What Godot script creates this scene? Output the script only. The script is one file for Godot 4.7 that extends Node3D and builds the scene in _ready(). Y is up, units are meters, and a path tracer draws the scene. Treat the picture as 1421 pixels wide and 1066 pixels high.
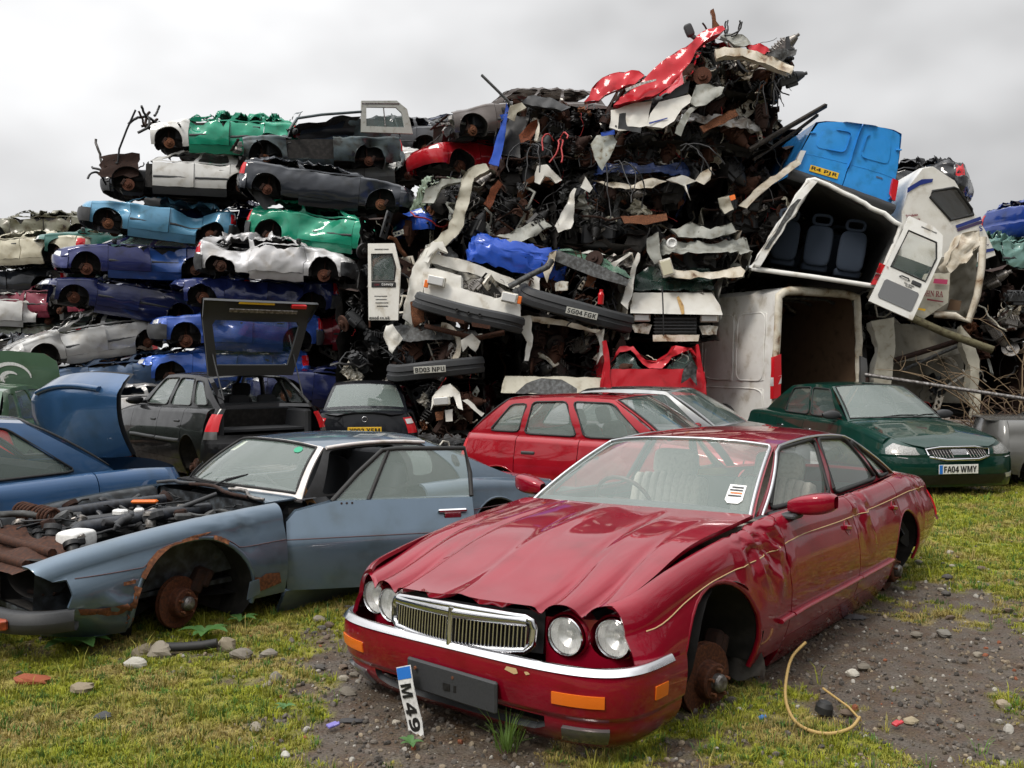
extends Node3D
# A scrapyard: a red saloon and a grey-blue coupe in front of a wall of stacked, crushed vehicles.

const TAUF := 6.2831853

# ------------------------------------------------------------------ mesh builder
class MB:
	# points from a flat list of numbers
	static func q(a: Array) -> PackedVector2Array:
		var r := PackedVector2Array()
		for i in range(0, a.size(), 2):
			r.append(Vector2(a[i], a[i + 1]))
		return r
	static func p(a: Array) -> PackedVector3Array:
		var r := PackedVector3Array()
		for i in range(0, a.size(), 3):
			r.append(Vector3(a[i], a[i + 1], a[i + 2]))
		return r
	var v := PackedVector3Array()
	var n := PackedVector3Array()
	var ix := PackedInt32Array()
	var c := PackedColorArray()
	var col := Color.WHITE
	var colored := false
	func vert(p: Vector3) -> int:
		v.append(p)
		n.append(Vector3.ZERO)
		c.append(col)
		return v.size() - 1
	func tri(a: int, b: int, d: int) -> void:
		var pa := v[a]
		var fn := (v[d] - pa).cross(v[b] - pa)
		n[a] += fn
		n[b] += fn
		n[d] += fn
		ix.append(a)
		ix.append(b)
		ix.append(d)
	func quadp(a: Vector3, b: Vector3, d: Vector3, e: Vector3) -> void:
		var i := vert(a)
		vert(b)
		vert(d)
		vert(e)
		tri(i, i + 1, i + 2)
		tri(i, i + 2, i + 3)
	func trip(a: Vector3, b: Vector3, d: Vector3) -> void:
		var i := vert(a)
		vert(b)
		vert(d)
		tri(i, i + 1, i + 2)
	# rows: Array of PackedVector3Array of equal length
	func grid(rows: Array, close := false) -> void:
		var m: int = rows[0].size()
		var base := v.size()
		for r in rows:
			for p in r:
				vert(p)
		for i in rows.size() - 1:
			for j in (m if close else m - 1):
				var j2 := (j + 1) % m
				var a := base + i * m + j
				var b := base + i * m + j2
				tri(a, b, b + m)
				tri(a, b + m, a + m)
	func box(ctr: Vector3, s: Vector3, b := Basis.IDENTITY, bev := 0.0) -> void:
		var h := s * 0.5
		var bv: float = min(bev, min(h.x, min(h.y, h.z)) * 0.9)
		if bv <= 0.0:
			for ax in 3:
				for sg: float in [-1.0,1.0]:
					var nn := Vector3.ZERO
					var u := Vector3.ZERO
					var w := Vector3.ZERO
					nn[ax] = h[ax] * sg
					u[(ax + 1) % 3] = h[(ax + 1) % 3]
					w[(ax + 2) % 3] = h[(ax + 2) % 3] * sg
					quadp(ctr + b * (nn - u - w), ctr + b * (nn - u + w), ctr + b * (nn + u + w), ctr + b * (nn + u - w))
			return
		var i := h - Vector3(bv, bv, bv)
		for ax in 3:
			for sg: float in [-1.0,1.0]:
				var nn := Vector3.ZERO
				var u := Vector3.ZERO
				var w := Vector3.ZERO
				nn[ax] = h[ax] * sg
				u[(ax + 1) % 3] = i[(ax + 1) % 3]
				w[(ax + 2) % 3] = i[(ax + 2) % 3] * sg
				quadp(ctr + b * (nn - u - w), ctr + b * (nn - u + w), ctr + b * (nn + u + w), ctr + b * (nn + u - w))
		for ax in 3:
			var a1 := (ax + 1) % 3
			var a2 := (ax + 2) % 3
			for s1: float in [-1.0,1.0]:
				for s2: float in [-1.0,1.0]:
					var p := Vector3.ZERO
					var q := Vector3.ZERO
					p[a1] = h[a1] * s1
					p[a2] = i[a2] * s2
					q[a1] = i[a1] * s1
					q[a2] = h[a2] * s2
					var e := Vector3.ZERO
					e[ax] = i[ax] * s1 * s2
					quadp(ctr + b * (p - e), ctr + b * (q - e), ctr + b * (q + e), ctr + b * (p + e))
		for sx: float in [-1.0,1.0]:
			for sy: float in [-1.0,1.0]:
				for sz: float in [-1.0,1.0]:
					var p1 := Vector3(h.x * sx, i.y * sy, i.z * sz)
					var p2 := Vector3(i.x * sx, h.y * sy, i.z * sz)
					var p3 := Vector3(i.x * sx, i.y * sy, h.z * sz)
					if sx * sy * sz > 0:
						trip(ctr + b * p1, ctr + b * p3, ctr + b * p2)
					else:
						trip(ctr + b * p1, ctr + b * p2, ctr + b * p3)
	func tube(pts: PackedVector3Array, r, sides := 6, closed := false, squash := 1.0) -> void:
		var k := pts.size()
		if k < 2:
			return
		var rows: Array = []
		var up := Vector3.UP
		for i in k:
			var a: Vector3 = pts[max(i - 1,0)]
			var b: Vector3 = pts[min(i + 1, k - 1)]
			if closed:
				a = pts[(i - 1 + k) % k]
				b = pts[(i + 1) % k]
			var t := (b - a).normalized()
			if t.length() < 0.5:
				t = Vector3.RIGHT
			if i == 0:
				up = Vector3.UP if absf(t.y) < 0.9 else Vector3.RIGHT
			var sd := t.cross(up).normalized()
			up = sd.cross(t).normalized()
			var rr: float = r[i] if r is Array else r
			var row := PackedVector3Array()
			for j in sides:
				var an := TAU * j / sides
				row.append(pts[i] + sd * cos(an) * rr + up * sin(an) * rr * squash)
			rows.append(row)
		if closed:
			rows.append(rows[0])
		grid(rows, true)
		if not closed:
			for e in [0, k - 1]:
				var row: PackedVector3Array = rows[e]
				var ce := vert(pts[e])
				var st := v.size()
				for p in row:
					vert(p)
				for j in sides:
					if e == 0:
						tri(ce, st + (j + 1) % sides, st + j)
					else:
						tri(ce, st + j, st + (j + 1) % sides)
	# profile: points (radius, along); axis frame
	func lathe(o: Vector3, axis: Vector3, prof: PackedVector2Array, sides := 20) -> void:
		axis = axis.normalized()
		var u := axis.cross(Vector3.UP if absf(axis.y) < 0.9 else Vector3.RIGHT).normalized()
		var w := axis.cross(u)
		for k in prof.size() - 1:
			var rows: Array = []
			for q in [prof[k], prof[k + 1]]:
				var row := PackedVector3Array()
				for j in sides:
					var an := TAU * j / sides
					row.append(o + axis * q.y + (u * cos(an) + w * sin(an)) * q.x)
				rows.append(row)
			grid(rows, true)
	# every triangle its own corners: crisp facets
	func flat() -> void:
		var v2 := PackedVector3Array()
		var n2 := PackedVector3Array()
		var c2 := PackedColorArray()
		var i2 := PackedInt32Array()
		for k in range(0, ix.size(), 3):
			var fn := (v[ix[k + 2]] - v[ix[k]]).cross(v[ix[k + 1]] - v[ix[k]])
			for q in 3:
				v2.append(v[ix[k + q]])
				n2.append(fn)
				c2.append(c[ix[k + q]])
				i2.append(k + q)
		v = v2
		n = n2
		c = c2
		ix = i2
	func commit(nm: String, mat: Material, parent: Node, origin := Vector3.ZERO) -> MeshInstance3D:
		if origin != Vector3.ZERO:
			for i in v.size():
				v[i] -= origin
		var mi := MeshInstance3D.new()
		mi.name = nm
		if v.size() > 2 and ix.size() > 2:
			for i in n.size():
				n[i] = n[i].normalized() if n[i].length_squared() > 0.0 else Vector3.UP
			var arr := []
			arr.resize(Mesh.ARRAY_MAX)
			arr[Mesh.ARRAY_VERTEX] = v
			arr[Mesh.ARRAY_NORMAL] = n
			if colored:
				arr[Mesh.ARRAY_COLOR] = c
			arr[Mesh.ARRAY_INDEX] = ix
			var me := ArrayMesh.new()
			me.add_surface_from_arrays(Mesh.PRIMITIVE_TRIANGLES, arr)
			me.surface_set_material(0, mat)
			mi.mesh = me
		parent.add_child(mi, true)
		return mi
	# polygon in parameter space, cut by a grid, carried to space by f; rim > 0 folds the edge inwards
	func panel(poly: PackedVector2Array, f: Callable, du: float, dv: float, rim := 0.0, holes: Array = [], rims := true) -> void:
		var lo := poly[0]
		var hi := poly[0]
		for p in poly:
			lo = lo.min(p)
			hi = hi.max(p)
		var nu: int = max(1, int(ceil((hi.x - lo.x) / du)))
		var nv: int = max(1, int(ceil((hi.y - lo.y) / dv)))
		var su := (hi.x - lo.x) / nu
		var sv := (hi.y - lo.y) / nv
		var ids := {}
		var polys: Array = [poly]
		for h in holes:
			var nx: Array = []
			for q in polys:
				for r in Geometry2D.clip_polygons(q, h):
					if not Geometry2D.is_polygon_clockwise(r):
						nx.append(r)
			polys = nx
		for pl: PackedVector2Array in polys:
			for i in nu:
				var x0 := lo.x + su * i
				var x1 := x0 + su
				var strip := MB.q([x0, lo.y - 1, x1, lo.y - 1, x1, hi.y + 1, x0, hi.y + 1])
				for sp: PackedVector2Array in Geometry2D.intersect_polygons(pl, strip):
					var y0 := sp[0].y
					var y1 := y0
					for p in sp:
						y0 = minf(y0, p.y)
						y1 = maxf(y1, p.y)
					var j0: int = max(0, int(floor((y0 - lo.y) / sv - 1e-6)))
					var j1: int = min(nv - 1, int(floor((y1 - lo.y) / sv + 1e-6)))
					for j in range(j0, j1 + 1):
						var b0 := lo.y + sv * j
						var b1 := b0 + sv
						for cell: PackedVector2Array in Geometry2D.intersect_polygons(sp, MB.q([x0, b0, x1, b0, x1, b1, x0, b1])):
							var k := cell.size()
							var li := PackedInt32Array()
							for p in cell:
								var key := Vector2i(roundi(p.x * 8000.0), roundi(p.y * 8000.0))
								if not ids.has(key):
									ids[key] = vert(f.call(p.x, p.y))
								li.append(ids[key])
							if k == 4 or k == 3:
								tri(li[0], li[1], li[2])
								if k == 4:
									tri(li[0], li[2], li[3])
							elif k > 4:
								var t := Geometry2D.triangulate_polygon(cell)
								for q in range(0, t.size(), 3):
									tri(li[t[q]], li[t[q + 1]], li[t[q + 2]])
			if rim > 0.0:
				edge(pl, f, su, rim)
	func edge(pl: PackedVector2Array, f: Callable, step: float, rim: float) -> void:
		var pts: Array = []
		for i in pl.size():
			var a := pl[i]
			var b := pl[(i + 1) % pl.size()]
			var k: int = clampi(int(ceil(a.distance_to(b) / step)), 1,24)
			for j in k:
				pts.append(a.lerp(b, float(j) / k))
		var rows: Array = [PackedVector3Array(), PackedVector3Array()]
		var e := 0.004
		for p in pts:
			var q: Vector3 = f.call(p.x, p.y)
			var qu: Vector3 = f.call(p.x + e, p.y) - q
			var qv: Vector3 = f.call(p.x, p.y + e) - q
			var nn := qu.cross(qv).normalized()
			if nn.dot(Vector3(0, q.y - 0.55, q.z) + nn * 0.0) < 0.0:
				nn = -nn
			rows[0].append(q)
			rows[1].append(q - nn * rim)
		rows[0].append(rows[0][0])
		rows[1].append(rows[1][0])
		grid(rows)

# ------------------------------------------------------------------ naming
var taken := {}
func numbered(nm: String) -> String:
	var k: int = taken.get(nm, 0)
	taken[nm] = k + 1
	return nm if k == 0 else "%s_%03d" % [nm, k]
func meta(o: Node, label: String, cat: String, grp := "", kind := "") -> void:
	if label:
		o.set_meta("label", label)
	if cat:
		o.set_meta("category", cat)
	if grp:
		o.set_meta("group", grp)
	if kind:
		o.set_meta("kind", kind)
func thing(nm: String, label: String, cat: String, pos := Vector3.ZERO, rot := Vector3.ZERO, grp := "") -> Node3D:
	var o := Node3D.new()
	o.name = numbered(nm)
	add_child(o)
	o.position = pos
	o.rotation = rot
	meta(o, label, cat, grp)
	return o

# ------------------------------------------------------------------ materials
var M := {}
func lin(r: float, g: float, b: float) -> Color:
	return Color(r, g, b).linear_to_srgb()
func noise_tex(sz: int, freq: float, seed_: int, stops: Array, type := FastNoiseLite.TYPE_SIMPLEX_SMOOTH, oct := 5, normal := 0.0, warp := 0.0) -> NoiseTexture2D:
	var nz := FastNoiseLite.new()
	nz.noise_type = type
	nz.seed = seed_
	nz.frequency = freq
	nz.fractal_octaves = oct
	if warp > 0.0:
		nz.domain_warp_enabled = true
		nz.domain_warp_amplitude = warp
		nz.domain_warp_frequency = freq * 1.5
	var t := NoiseTexture2D.new()
	t.width = sz
	t.height = sz
	t.seamless = true
	t.seamless_blend_skirt = 0.15
	t.noise = nz
	if normal > 0.0:
		t.as_normal_map = true
		t.bump_strength = normal
	elif stops.size():
		var g := Gradient.new()
		var off := PackedFloat32Array()
		var cols := PackedColorArray()
		for s in stops:
			off.append(s[0])
			cols.append(s[1])
		g.offsets = off
		g.colors = cols
		t.color_ramp = g
	return t
func mat(col: Color, rough: float, metal := 0.0, tex: Texture2D = null, scale := 1.0) -> StandardMaterial3D:
	var m := StandardMaterial3D.new()
	m.albedo_color = col
	m.roughness = rough
	m.metallic = metal
	m.cull_mode = BaseMaterial3D.CULL_DISABLED
	if tex:
		m.albedo_texture = tex
		m.uv1_triplanar = true
		m.uv1_scale = Vector3(scale, scale, scale)
	return m
var paints := {}
func paint(r: float, g: float, b: float, dirt := 1, metal := 0.25, coat := 1.0) -> StandardMaterial3D:
	var key := "%.3f %.3f %.3f %d %.2f %.2f" % [r, g, b, dirt, metal, coat]
	if paints.has(key):
		return paints[key]
	var m := mat(lin(r, g, b), 0.42, metal, T["grime%d" % dirt], [0.5,0.33,0.42][dirt])
	m.clearcoat_enabled = true
	m.metallic_specular = 0.15
	m.clearcoat = coat
	m.clearcoat_roughness = [0.04,0.1,0.25][dirt]
	m.roughness_texture = T.rough
	m.roughness = 0.75 if dirt > 0 else 0.6
	paints[key] = m
	return m
var T := {}
func make_materials() -> void:
	var W := Color.WHITE
	T.rough = noise_tex(512,0.012,5, [[0.0, Color(0.45,0.45,0.45)], [0.5, Color(0.62,0.62,0.62)], [1.0, Color(1,1,1)]])
	T.grime0 = noise_tex(1024,0.006,11, [[0.0, Color(0.86,0.84,0.8)], [0.35, Color(0.97,0.97,0.96)], [0.6, W], [0.9, W], [1.0, Color(0.8,0.77,0.72)]])
	T.grime1 = noise_tex(1024,0.005,12, [[0.0, Color(0.7,0.66,0.6)], [0.2, Color(0.86,0.84,0.81)], [0.36, Color(0.96,0.955,0.95)], [0.7, W], [0.88, Color(0.95,0.945,0.93)], [1.0, Color(0.74,0.7,0.64)]], FastNoiseLite.TYPE_SIMPLEX_SMOOTH, 6,0.0,60.0)
	T.grime2 = noise_tex(1024,0.006,13, [[0.0, Color(0.22,0.12,0.07)], [0.18, Color(0.38,0.24,0.15)], [0.24, Color(0.66,0.57,0.48)], [0.36, Color(0.84,0.81,0.76)], [0.55, Color(0.96,0.95,0.93)], [0.75, W], [0.86, Color(0.84,0.8,0.74)], [0.93, Color(0.55,0.36,0.22)], [1.0, Color(0.3,0.16,0.09)]], FastNoiseLite.TYPE_SIMPLEX_SMOOTH, 6,0.0,70.0)
	T.rust = noise_tex(1024,0.022,14, [[0.0, Color(0.22,0.14,0.1)], [0.3, Color(0.31,0.19,0.125)], [0.5, Color(0.39,0.235,0.145)], [0.7, Color(0.47,0.285,0.17)], [0.88, Color(0.56,0.37,0.23)], [1.0, Color(0.5,0.42,0.35)]], FastNoiseLite.TYPE_SIMPLEX_SMOOTH, 6,0.0,40.0)
	T.oil = noise_tex(512,0.02,15, [[0.0, Color(0.35,0.33,0.3)], [0.5, Color(0.75,0.72,0.7)], [0.75, W], [1.0, Color(1.0,0.82,0.66)]])
	T.fine = noise_tex(512,0.06,16, [[0.0, Color(0.8,0.8,0.8)], [0.5, Color(0.95,0.95,0.95)], [1.0, W]])
	M.rust = mat(Color(1,1,1), 0.9,0.0, T.rust, 1.6)
	M.disc = mat(Color(0.8,0.72,0.68), 0.8,0.15, T.rust, 2.2)
	M.darkrust = mat(Color(0.45,0.42,0.42), 0.85,0.1, T.rust, 1.2)
	M.black = mat(lin(0.012,0.012,0.013), 0.5,0.0, T.oil, 1.5)
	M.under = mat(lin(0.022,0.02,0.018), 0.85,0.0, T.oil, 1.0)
	M.rubber = mat(lin(0.015,0.015,0.015), 0.65)
	M.plastic = mat(lin(0.035,0.037,0.04), 0.6,0.0, T.fine, 2.0)
	M.greyplastic = mat(lin(0.1,0.11,0.115), 0.7,0.0, T.oil, 1.3)
	M.alloy = mat(lin(0.42,0.42,0.41), 0.45,0.7, T.oil, 3.0)
	M.chrome = mat(lin(0.62,0.62,0.63), 0.14,1.0)
	M.steel = mat(lin(0.36,0.36,0.36), 0.5,0.8, T.oil, 2.0)
	M.cream = mat(lin(0.5,0.47,0.4), 0.75,0.0, T.fine, 1.0)
	M.darkcloth = mat(lin(0.03,0.032,0.036), 0.95,0.0, T.fine, 3.0)
	M.bluecloth = mat(lin(0.022,0.034,0.055), 0.9,0.0, T.fine, 3.0)
	M.wood = mat(lin(0.28,0.1,0.03), 0.35,0.0, T.rust, 2.0)
	M.whitejunk = mat(lin(0.66,0.65,0.6), 0.6,0.0, T.grime2,1.3)
	M.cable = mat(lin(0.012,0.012,0.013), 0.55)
	M.redcable = mat(lin(0.35,0.02,0.02), 0.5)
	M.whitepaint = mat(lin(0.78,0.78,0.76), 0.5,0.0, T.fine, 1.0)
	M.yellowplate = mat(lin(0.75,0.45,0.02), 0.45)
	M.letter = mat(lin(0.01,0.01,0.01), 0.5)
	M.platebLue = mat(lin(0.02,0.16,0.55), 0.45)
	M.amber = mat(lin(0.75,0.16,0.015), 0.18)
	M.redlamp = mat(lin(0.5,0.012,0.018), 0.15)
	M.dimreflector = mat(lin(0.42,0.43,0.42), 0.25,0.6, T.oil, 5.0)
	M.lampdark = mat(lin(0.16,0.16,0.16), 0.15,0.5)
	M.reflector = mat(lin(0.82,0.82,0.8), 0.3,0.45, T.fine, 4.0)
	M.lens = mat(Color(0.95,0.97,0.96,0.1), 0.04)
	M.lens.transparency = BaseMaterial3D.TRANSPARENCY_ALPHA
	M.glass = mat(Color(0.6,0.7,0.67,0.14), 0.03)
	M.glass.transparency = BaseMaterial3D.TRANSPARENCY_ALPHA
	M.skyhazeglass = mat(Color(0.66,0.73,0.7,0.24), 0.05)  # pale tint put into the colour for sky mirrored on the panes
	M.skyhazeglass.transparency = BaseMaterial3D.TRANSPARENCY_ALPHA
	M.darkglass = mat(Color(0.05,0.08,0.08,0.55), 0.03)
	M.darkglass.transparency = BaseMaterial3D.TRANSPARENCY_ALPHA
	M.crazed = mat(Color(0.5,0.62,0.55,0.75), 0.35,0.0, noise_tex(512,0.06,21, [[0.0, Color(0.3,0.4,0.36)], [0.5, Color(0.7,0.8,0.75)], [1.0, Color(1,1,1)]], FastNoiseLite.TYPE_CELLULAR, 2), 2.5)
	M.crazed.transparency = BaseMaterial3D.TRANSPARENCY_ALPHA

# lettering laid on a flat plate: centre, right and up directions, letter height
func letters(text: String, parent: Node, ctr: Vector3, right: Vector3, up: Vector3, h: float, w: float, m: Material, nm := "lettering", fname := "Droid Sans", bold := 700) -> MeshInstance3D:
	var tm := TextMesh.new()
	tm.text = text
	var sf := SystemFont.new()
	sf.font_names = PackedStringArray([fname])
	sf.font_weight = bold
	tm.font = sf
	tm.font_size = 32
	tm.pixel_size = 0.01
	tm.depth = 0.004
	tm.curve_step = 1.0
	tm.material = m
	var bb := tm.get_aabb()
	var mi := MeshInstance3D.new()
	mi.name = nm
	mi.mesh = tm
	right = right.normalized()
	up = (up - right * up.dot(right)).normalized()
	var sx := w / maxf(bb.size.x, 0.01)
	var sy := h / maxf(bb.size.y, 0.01)
	mi.basis = Basis(right * sx, up * sy, right.cross(up))
	mi.position = ctr - mi.basis * (bb.position + bb.size * 0.5) + right.cross(up) * 0.002
	parent.add_child(mi, true)
	return mi
# a number plate: board, blue band when asked, letters. Right/up span its face
func plate(parent: Node, ctr: Vector3, right: Vector3, up: Vector3, text: String, board: Material, blue := false, w := 0.52, h := 0.111) -> Node3D:
	right = right.normalized()
	up = (up - right * up.dot(right)).normalized()
	var b := Basis(right, up, right.cross(up))
	var mb := MB.new()
	mb.box(ctr, Vector3(w, h, 0.008), b, 0.003)
	var p := mb.commit("number_plate", board, parent)
	var off := 0.0
	if blue:
		var mb2 := MB.new()
		mb2.box(ctr + b * Vector3(-w * 0.5 + 0.026,0,0.004), Vector3(0.042, h * 0.94,0.006), b)
		mb2.commit("blue_band", M.platebLue, p)
		off = 0.02
	letters(text, p, ctr + b * Vector3(off, 0,0.004), right, up, h * 0.66, (w - 0.05 - off * 2.0), M.letter, "lettering", "Droid Sans")
	return p

# ------------------------------------------------------------------ a car as a set of sheets over one body surface
# local axes: x forwards (0 = front axle), y up, z to the car's right
class Car:
	var host
	var node: Node3D
	var st: Array
	var x0 := 0.0
	var dx := 0.1
	const N := 120
	var tb: Array = []
	var nose := 0.85
	var tail := -3.2
	var xsf := 0.55
	var xsr := -2.9
	var nexp := 2.6
	var sr := 0.09
	var deckp := 2.4
	var a0 := Vector2(-0.5,0.95)
	var a1 := Vector2(-1.2,1.32)
	var c1 := Vector2(-2.6,1.3)
	var c0 := Vector2(-3.0,0.98)
	var wr := 0.55
	var arch := 0.03
	var crown := 0.035
	var bow0 := 0.16
	var bow1 := 0.1
	var bowr := 0.08
	var bowrb := 0.1
	var gin := 0.015
	var wb := 2.5
	var ra := 0.33
	var axy := 0.29
	var doors: Array = []     # x of seams from front to rear
	var wins: Array = []      # (s0,s1) spans of side windows at mid height
	var ybot := 0.22
	var ybt := 0.52
	var proud := 0.03
	var drop := 0.0
	var roll := 0.0
	var crush := 1.0
	var cky := 0.8
	var cA := 0.0
	var cB := 0.0
	var cf := 1.6
	var sag := 0.0
	var sheary := 0.0
	var dents: Array = []
	var nz := FastNoiseLite.new()
	var nc := FastNoiseLite.new()
	var res := 0.075
	var extra = null

	func _init(h, spec: Dictionary) -> void:
		host = h
		st = spec.get("st", st)
		nose = spec.get("nose", nose)
		tail = spec.get("tail", tail)
		xsf = spec.get("xsf", xsf)
		xsr = spec.get("xsr", xsr)
		nexp = spec.get("nexp", nexp)
		sr = spec.get("sr", sr)
		deckp = spec.get("deckp", deckp)
		a0 = spec.get("a0", a0)
		a1 = spec.get("a1", a1)
		c1 = spec.get("c1", c1)
		c0 = spec.get("c0", c0)
		wr = spec.get("wr", wr)
		arch = spec.get("arch", arch)
		crown = spec.get("crown", crown)
		bow0 = spec.get("bow0", bow0)
		bow1 = spec.get("bow1", bow1)
		bowr = spec.get("bowr", bowr)
		bowrb = spec.get("bowrb", bowrb)
		gin = spec.get("gin", gin)
		wb = spec.get("wb", wb)
		ra = spec.get("ra", ra)
		axy = spec.get("axy", axy)
		doors = spec.get("doors", doors)
		wins = spec.get("wins", wins)
		ybot = spec.get("ybot", ybot)
		ybt = spec.get("ybt", ybt)
		proud = spec.get("proud", proud)
		drop = spec.get("drop", drop)
		roll = spec.get("roll", roll)
		crush = spec.get("crush", crush)
		cky = spec.get("cky", cky)
		cA = spec.get("cA", cA)
		cB = spec.get("cB", cB)
		cf = spec.get("cf", cf)
		sag = spec.get("sag", sag)
		dents = spec.get("dents", dents)
		res = spec.get("res", res)
		nz.seed = int(spec.get("seed", 1))
		nz.frequency = 1.0
		nz.fractal_octaves = 3
		nc.seed = int(spec.get("seed", 1)) + 7
		nc.noise_type = FastNoiseLite.TYPE_CELLULAR
		nc.cellular_return_type = FastNoiseLite.RETURN_DISTANCE
		nc.frequency = 1.0
		nc.fractal_type = FastNoiseLite.FRACTAL_NONE
		prep()
	func prep() -> void:
		x0 = tail
		dx = (nose - tail) / (N - 1)
		tb = []
		for k in 5:
			var arr := PackedFloat32Array()
			for i in N:
				arr.append(key(x0 + dx * i, k + 1))
			tb.append(arr)
		for i in N:
			var x := x0 + dx * i
			var e := 0.0
			if x > xsf:
				e = (x - xsf) / (nose - xsf)
			elif x < xsr:
				e = (xsr - x) / (xsr - tail)
			if e > 0.0:
				var m := pow(maxf(0.0,1.0 - pow(minf(e, 1.0), nexp)), 1.0 / nexp)
				tb[3][i] *= m
				tb[4][i] *= m
	func key(x: float, k: int) -> float:
		var n := st.size()
		for i in n - 1:
			if x <= st[i][0] and x >= st[i + 1][0]:
				var p = st[max(i - 1,0)]
				var a = st[i]
				var b = st[i + 1]
				var q = st[min(i + 2, n - 1)]
				if i == 0:
					p = [a[0] + 0.5, a[1], a[2], a[3], a[4], a[5]]
				if i + 2 > n - 1:
					q = [b[0] - 0.5, b[1], b[2], b[3], b[4], b[5]]
				var w: float = (a[0] - x) / (a[0] - b[0])
				return cubic_interpolate_in_time(a[k], b[k], p[k], q[k], w, a[0] - b[0], a[0] - p[0], a[0] - q[0])
		return st[0][k] if x > st[0][0] else st[n - 1][k]
	func at(k: int, x: float) -> float:
		var f := clampf((x - x0) / dx, 0.0, N - 1.001)
		var i := int(f)
		return lerpf(tb[k][i], tb[k][i + 1], f - i)
	func ysh(x: float) -> float:
		return at(1, x) - sr
	# y to the parameter t on the side
	func ty(x: float, y: float) -> float:
		var b := at(0, x)
		return (y - b) / (at(1, x) - sr - b)
	func P(x: float, y: float) -> Vector2:
		return Vector2(x, ty(x, y))
	func D(p: Vector3) -> Vector3:
		for d in dents:
			var r: float = p.distance_to(d[0]) / d[1]
			if r < 1.0:
				var w := 1.0 - r * r
				p += d[2] * w * w
		if extra != null:
			p = extra.call(p)
		if crush < 1.0 and p.y > cky:
			p.y = cky + (p.y - cky) * crush
		if cA > 0.0 or cB > 0.0:
			var am := cA + cB * smoothstep(cky - 0.06, cky + 0.14, p.y)
			var q := p * cf
			var n1 := nz.get_noise_3d(q.x, q.y * 1.3, q.z)
			var n2 := nz.get_noise_3d(q.x * 1.6 + 31.0, q.y * 1.6, q.z * 1.6 + 9.0)
			var n3 := nz.get_noise_3d(q.x * 3.4 - 12.0, q.y * 3.4, q.z * 3.4)
			var f1 := absf(n1) * 2.0
			var f2 := absf(n2) * 2.0
			var f3 := absf(n3) * 1.2
			p.x += n2 * am * 0.6
			p.z += (0.35 - f1 * 0.8 - f2 * 0.5 - f3 * 0.25) * am * (1.0 if p.z > 0.0 else -1.0) * 0.8
			p.y += (0.25 - f2 * 0.6 - f1 * 0.5 - f3 * 0.18) * am
		p.y -= drop + p.z * roll
		if sag != 0.0:
			p.y += sag * (p.x + wb * 0.5) * (p.x + wb * 0.5)
		return p
	func side(x: float, t: float, sg: float) -> Vector3:
		var w := at(3, x)
		var wt := at(4, x)
		var yb := at(1, x)
		var ys := at(0, x)
		var yq := yb - sr
		var wl := lerpf(w, wt, 0.35)
		var y: float
		var z: float
		if t <= 1.0:
			y = lerpf(ys, yq, t)
			var b := t - 0.5
			z = w - 0.055 * pow(maxf(0.0,-b) * 2.0,2.2) - (w - wl) * pow(maxf(0.0, b) * 2.0,2.0)
		elif t <= 2.0:
			var an := (t - 1.0) * PI * 0.5
			y = yq + sr * sin(an)
			z = wt + (wl - wt) * cos(an)
		else:
			var q := 3.0 - t
			z = wt * q
			y = yb + (at(2, x) - yb) * (1.0 - pow(q, deckp))
		return D(Vector3(x, y, z * sg))
	func deck_y(x: float, z: float) -> float:
		var wt := maxf(at(4, x), 0.01)
		var yb := at(1, x)
		return yb + (at(2, x) - yb) * (1.0 - pow(minf(absf(z) / wt, 1.0), deckp))
	func deck(x: float, q: float, off := 0.0) -> Vector3:
		var z := at(4, x) * q
		return D(Vector3(x, deck_y(x, z) + off, z))
	func roof_y(s: float) -> float:
		return lerpf(a1.y, c1.y, s) + arch * 4.0 * s * (1.0 - s)
	func wbase(x: float) -> float:
		return at(4, x) - gin
	func gside(s: float, v: float, sg: float, off := 0.0) -> Vector3:
		var xb := lerpf(a0.x, c0.x, s)
		var x := lerpf(lerpf(a0.x, a1.x, v), lerpf(c0.x, c1.x, v), s)
		var y := lerpf(at(1, xb) - 0.012, roof_y(s), v)
		var z := lerpf(wbase(xb), wr, v) + 0.1 * v * (1.0 - v) + off
		return D(Vector3(x, y, z * sg))
	func roof(s: float, q: float, off := 0.0) -> Vector3:
		var e := 1.0 - q * q
		var x := lerpf(a1.x + bow1 * e, c1.x - bowr * e, s)
		var y := roof_y(s) + crown * (1.0 - pow(absf(q), 2.6)) + off
		return D(Vector3(x, y, q * wr))
	func front(q: float, v: float, off := 0.0) -> Vector3:
		var e := 1.0 - q * q
		var xb := a0.x + bow0 * e
		var zb := q * wbase(a0.x)
		var x := lerpf(xb, a1.x + bow1 * e, v)
		var y := lerpf(deck_y(xb, zb) - 0.01, roof_y(0.0) + crown * (1.0 - pow(absf(q), 2.6)), v)
		var bul := 0.12 * v * (1.0 - v)
		return D(Vector3(x + bul * 0.5 + off * 0.6, y + bul * 0.5 + off, q * (lerpf(wbase(a0.x), wr, v))))
	func rear(q: float, v: float, off := 0.0) -> Vector3:
		var e := 1.0 - q * q
		var xb := c0.x - bowrb * e
		var zb := q * wbase(c0.x)
		var x := lerpf(xb, c1.x - bowr * e, v)
		var y := lerpf(deck_y(xb, zb) - 0.01, roof_y(1.0) + crown * (1.0 - pow(absf(q), 2.6)), v)
		var bul := 0.12 * v * (1.0 - v)
		return D(Vector3(x - bul * 0.5 - off * 0.6, y + bul * 0.5 + off, q * (lerpf(wbase(c0.x), wr, v))))
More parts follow.
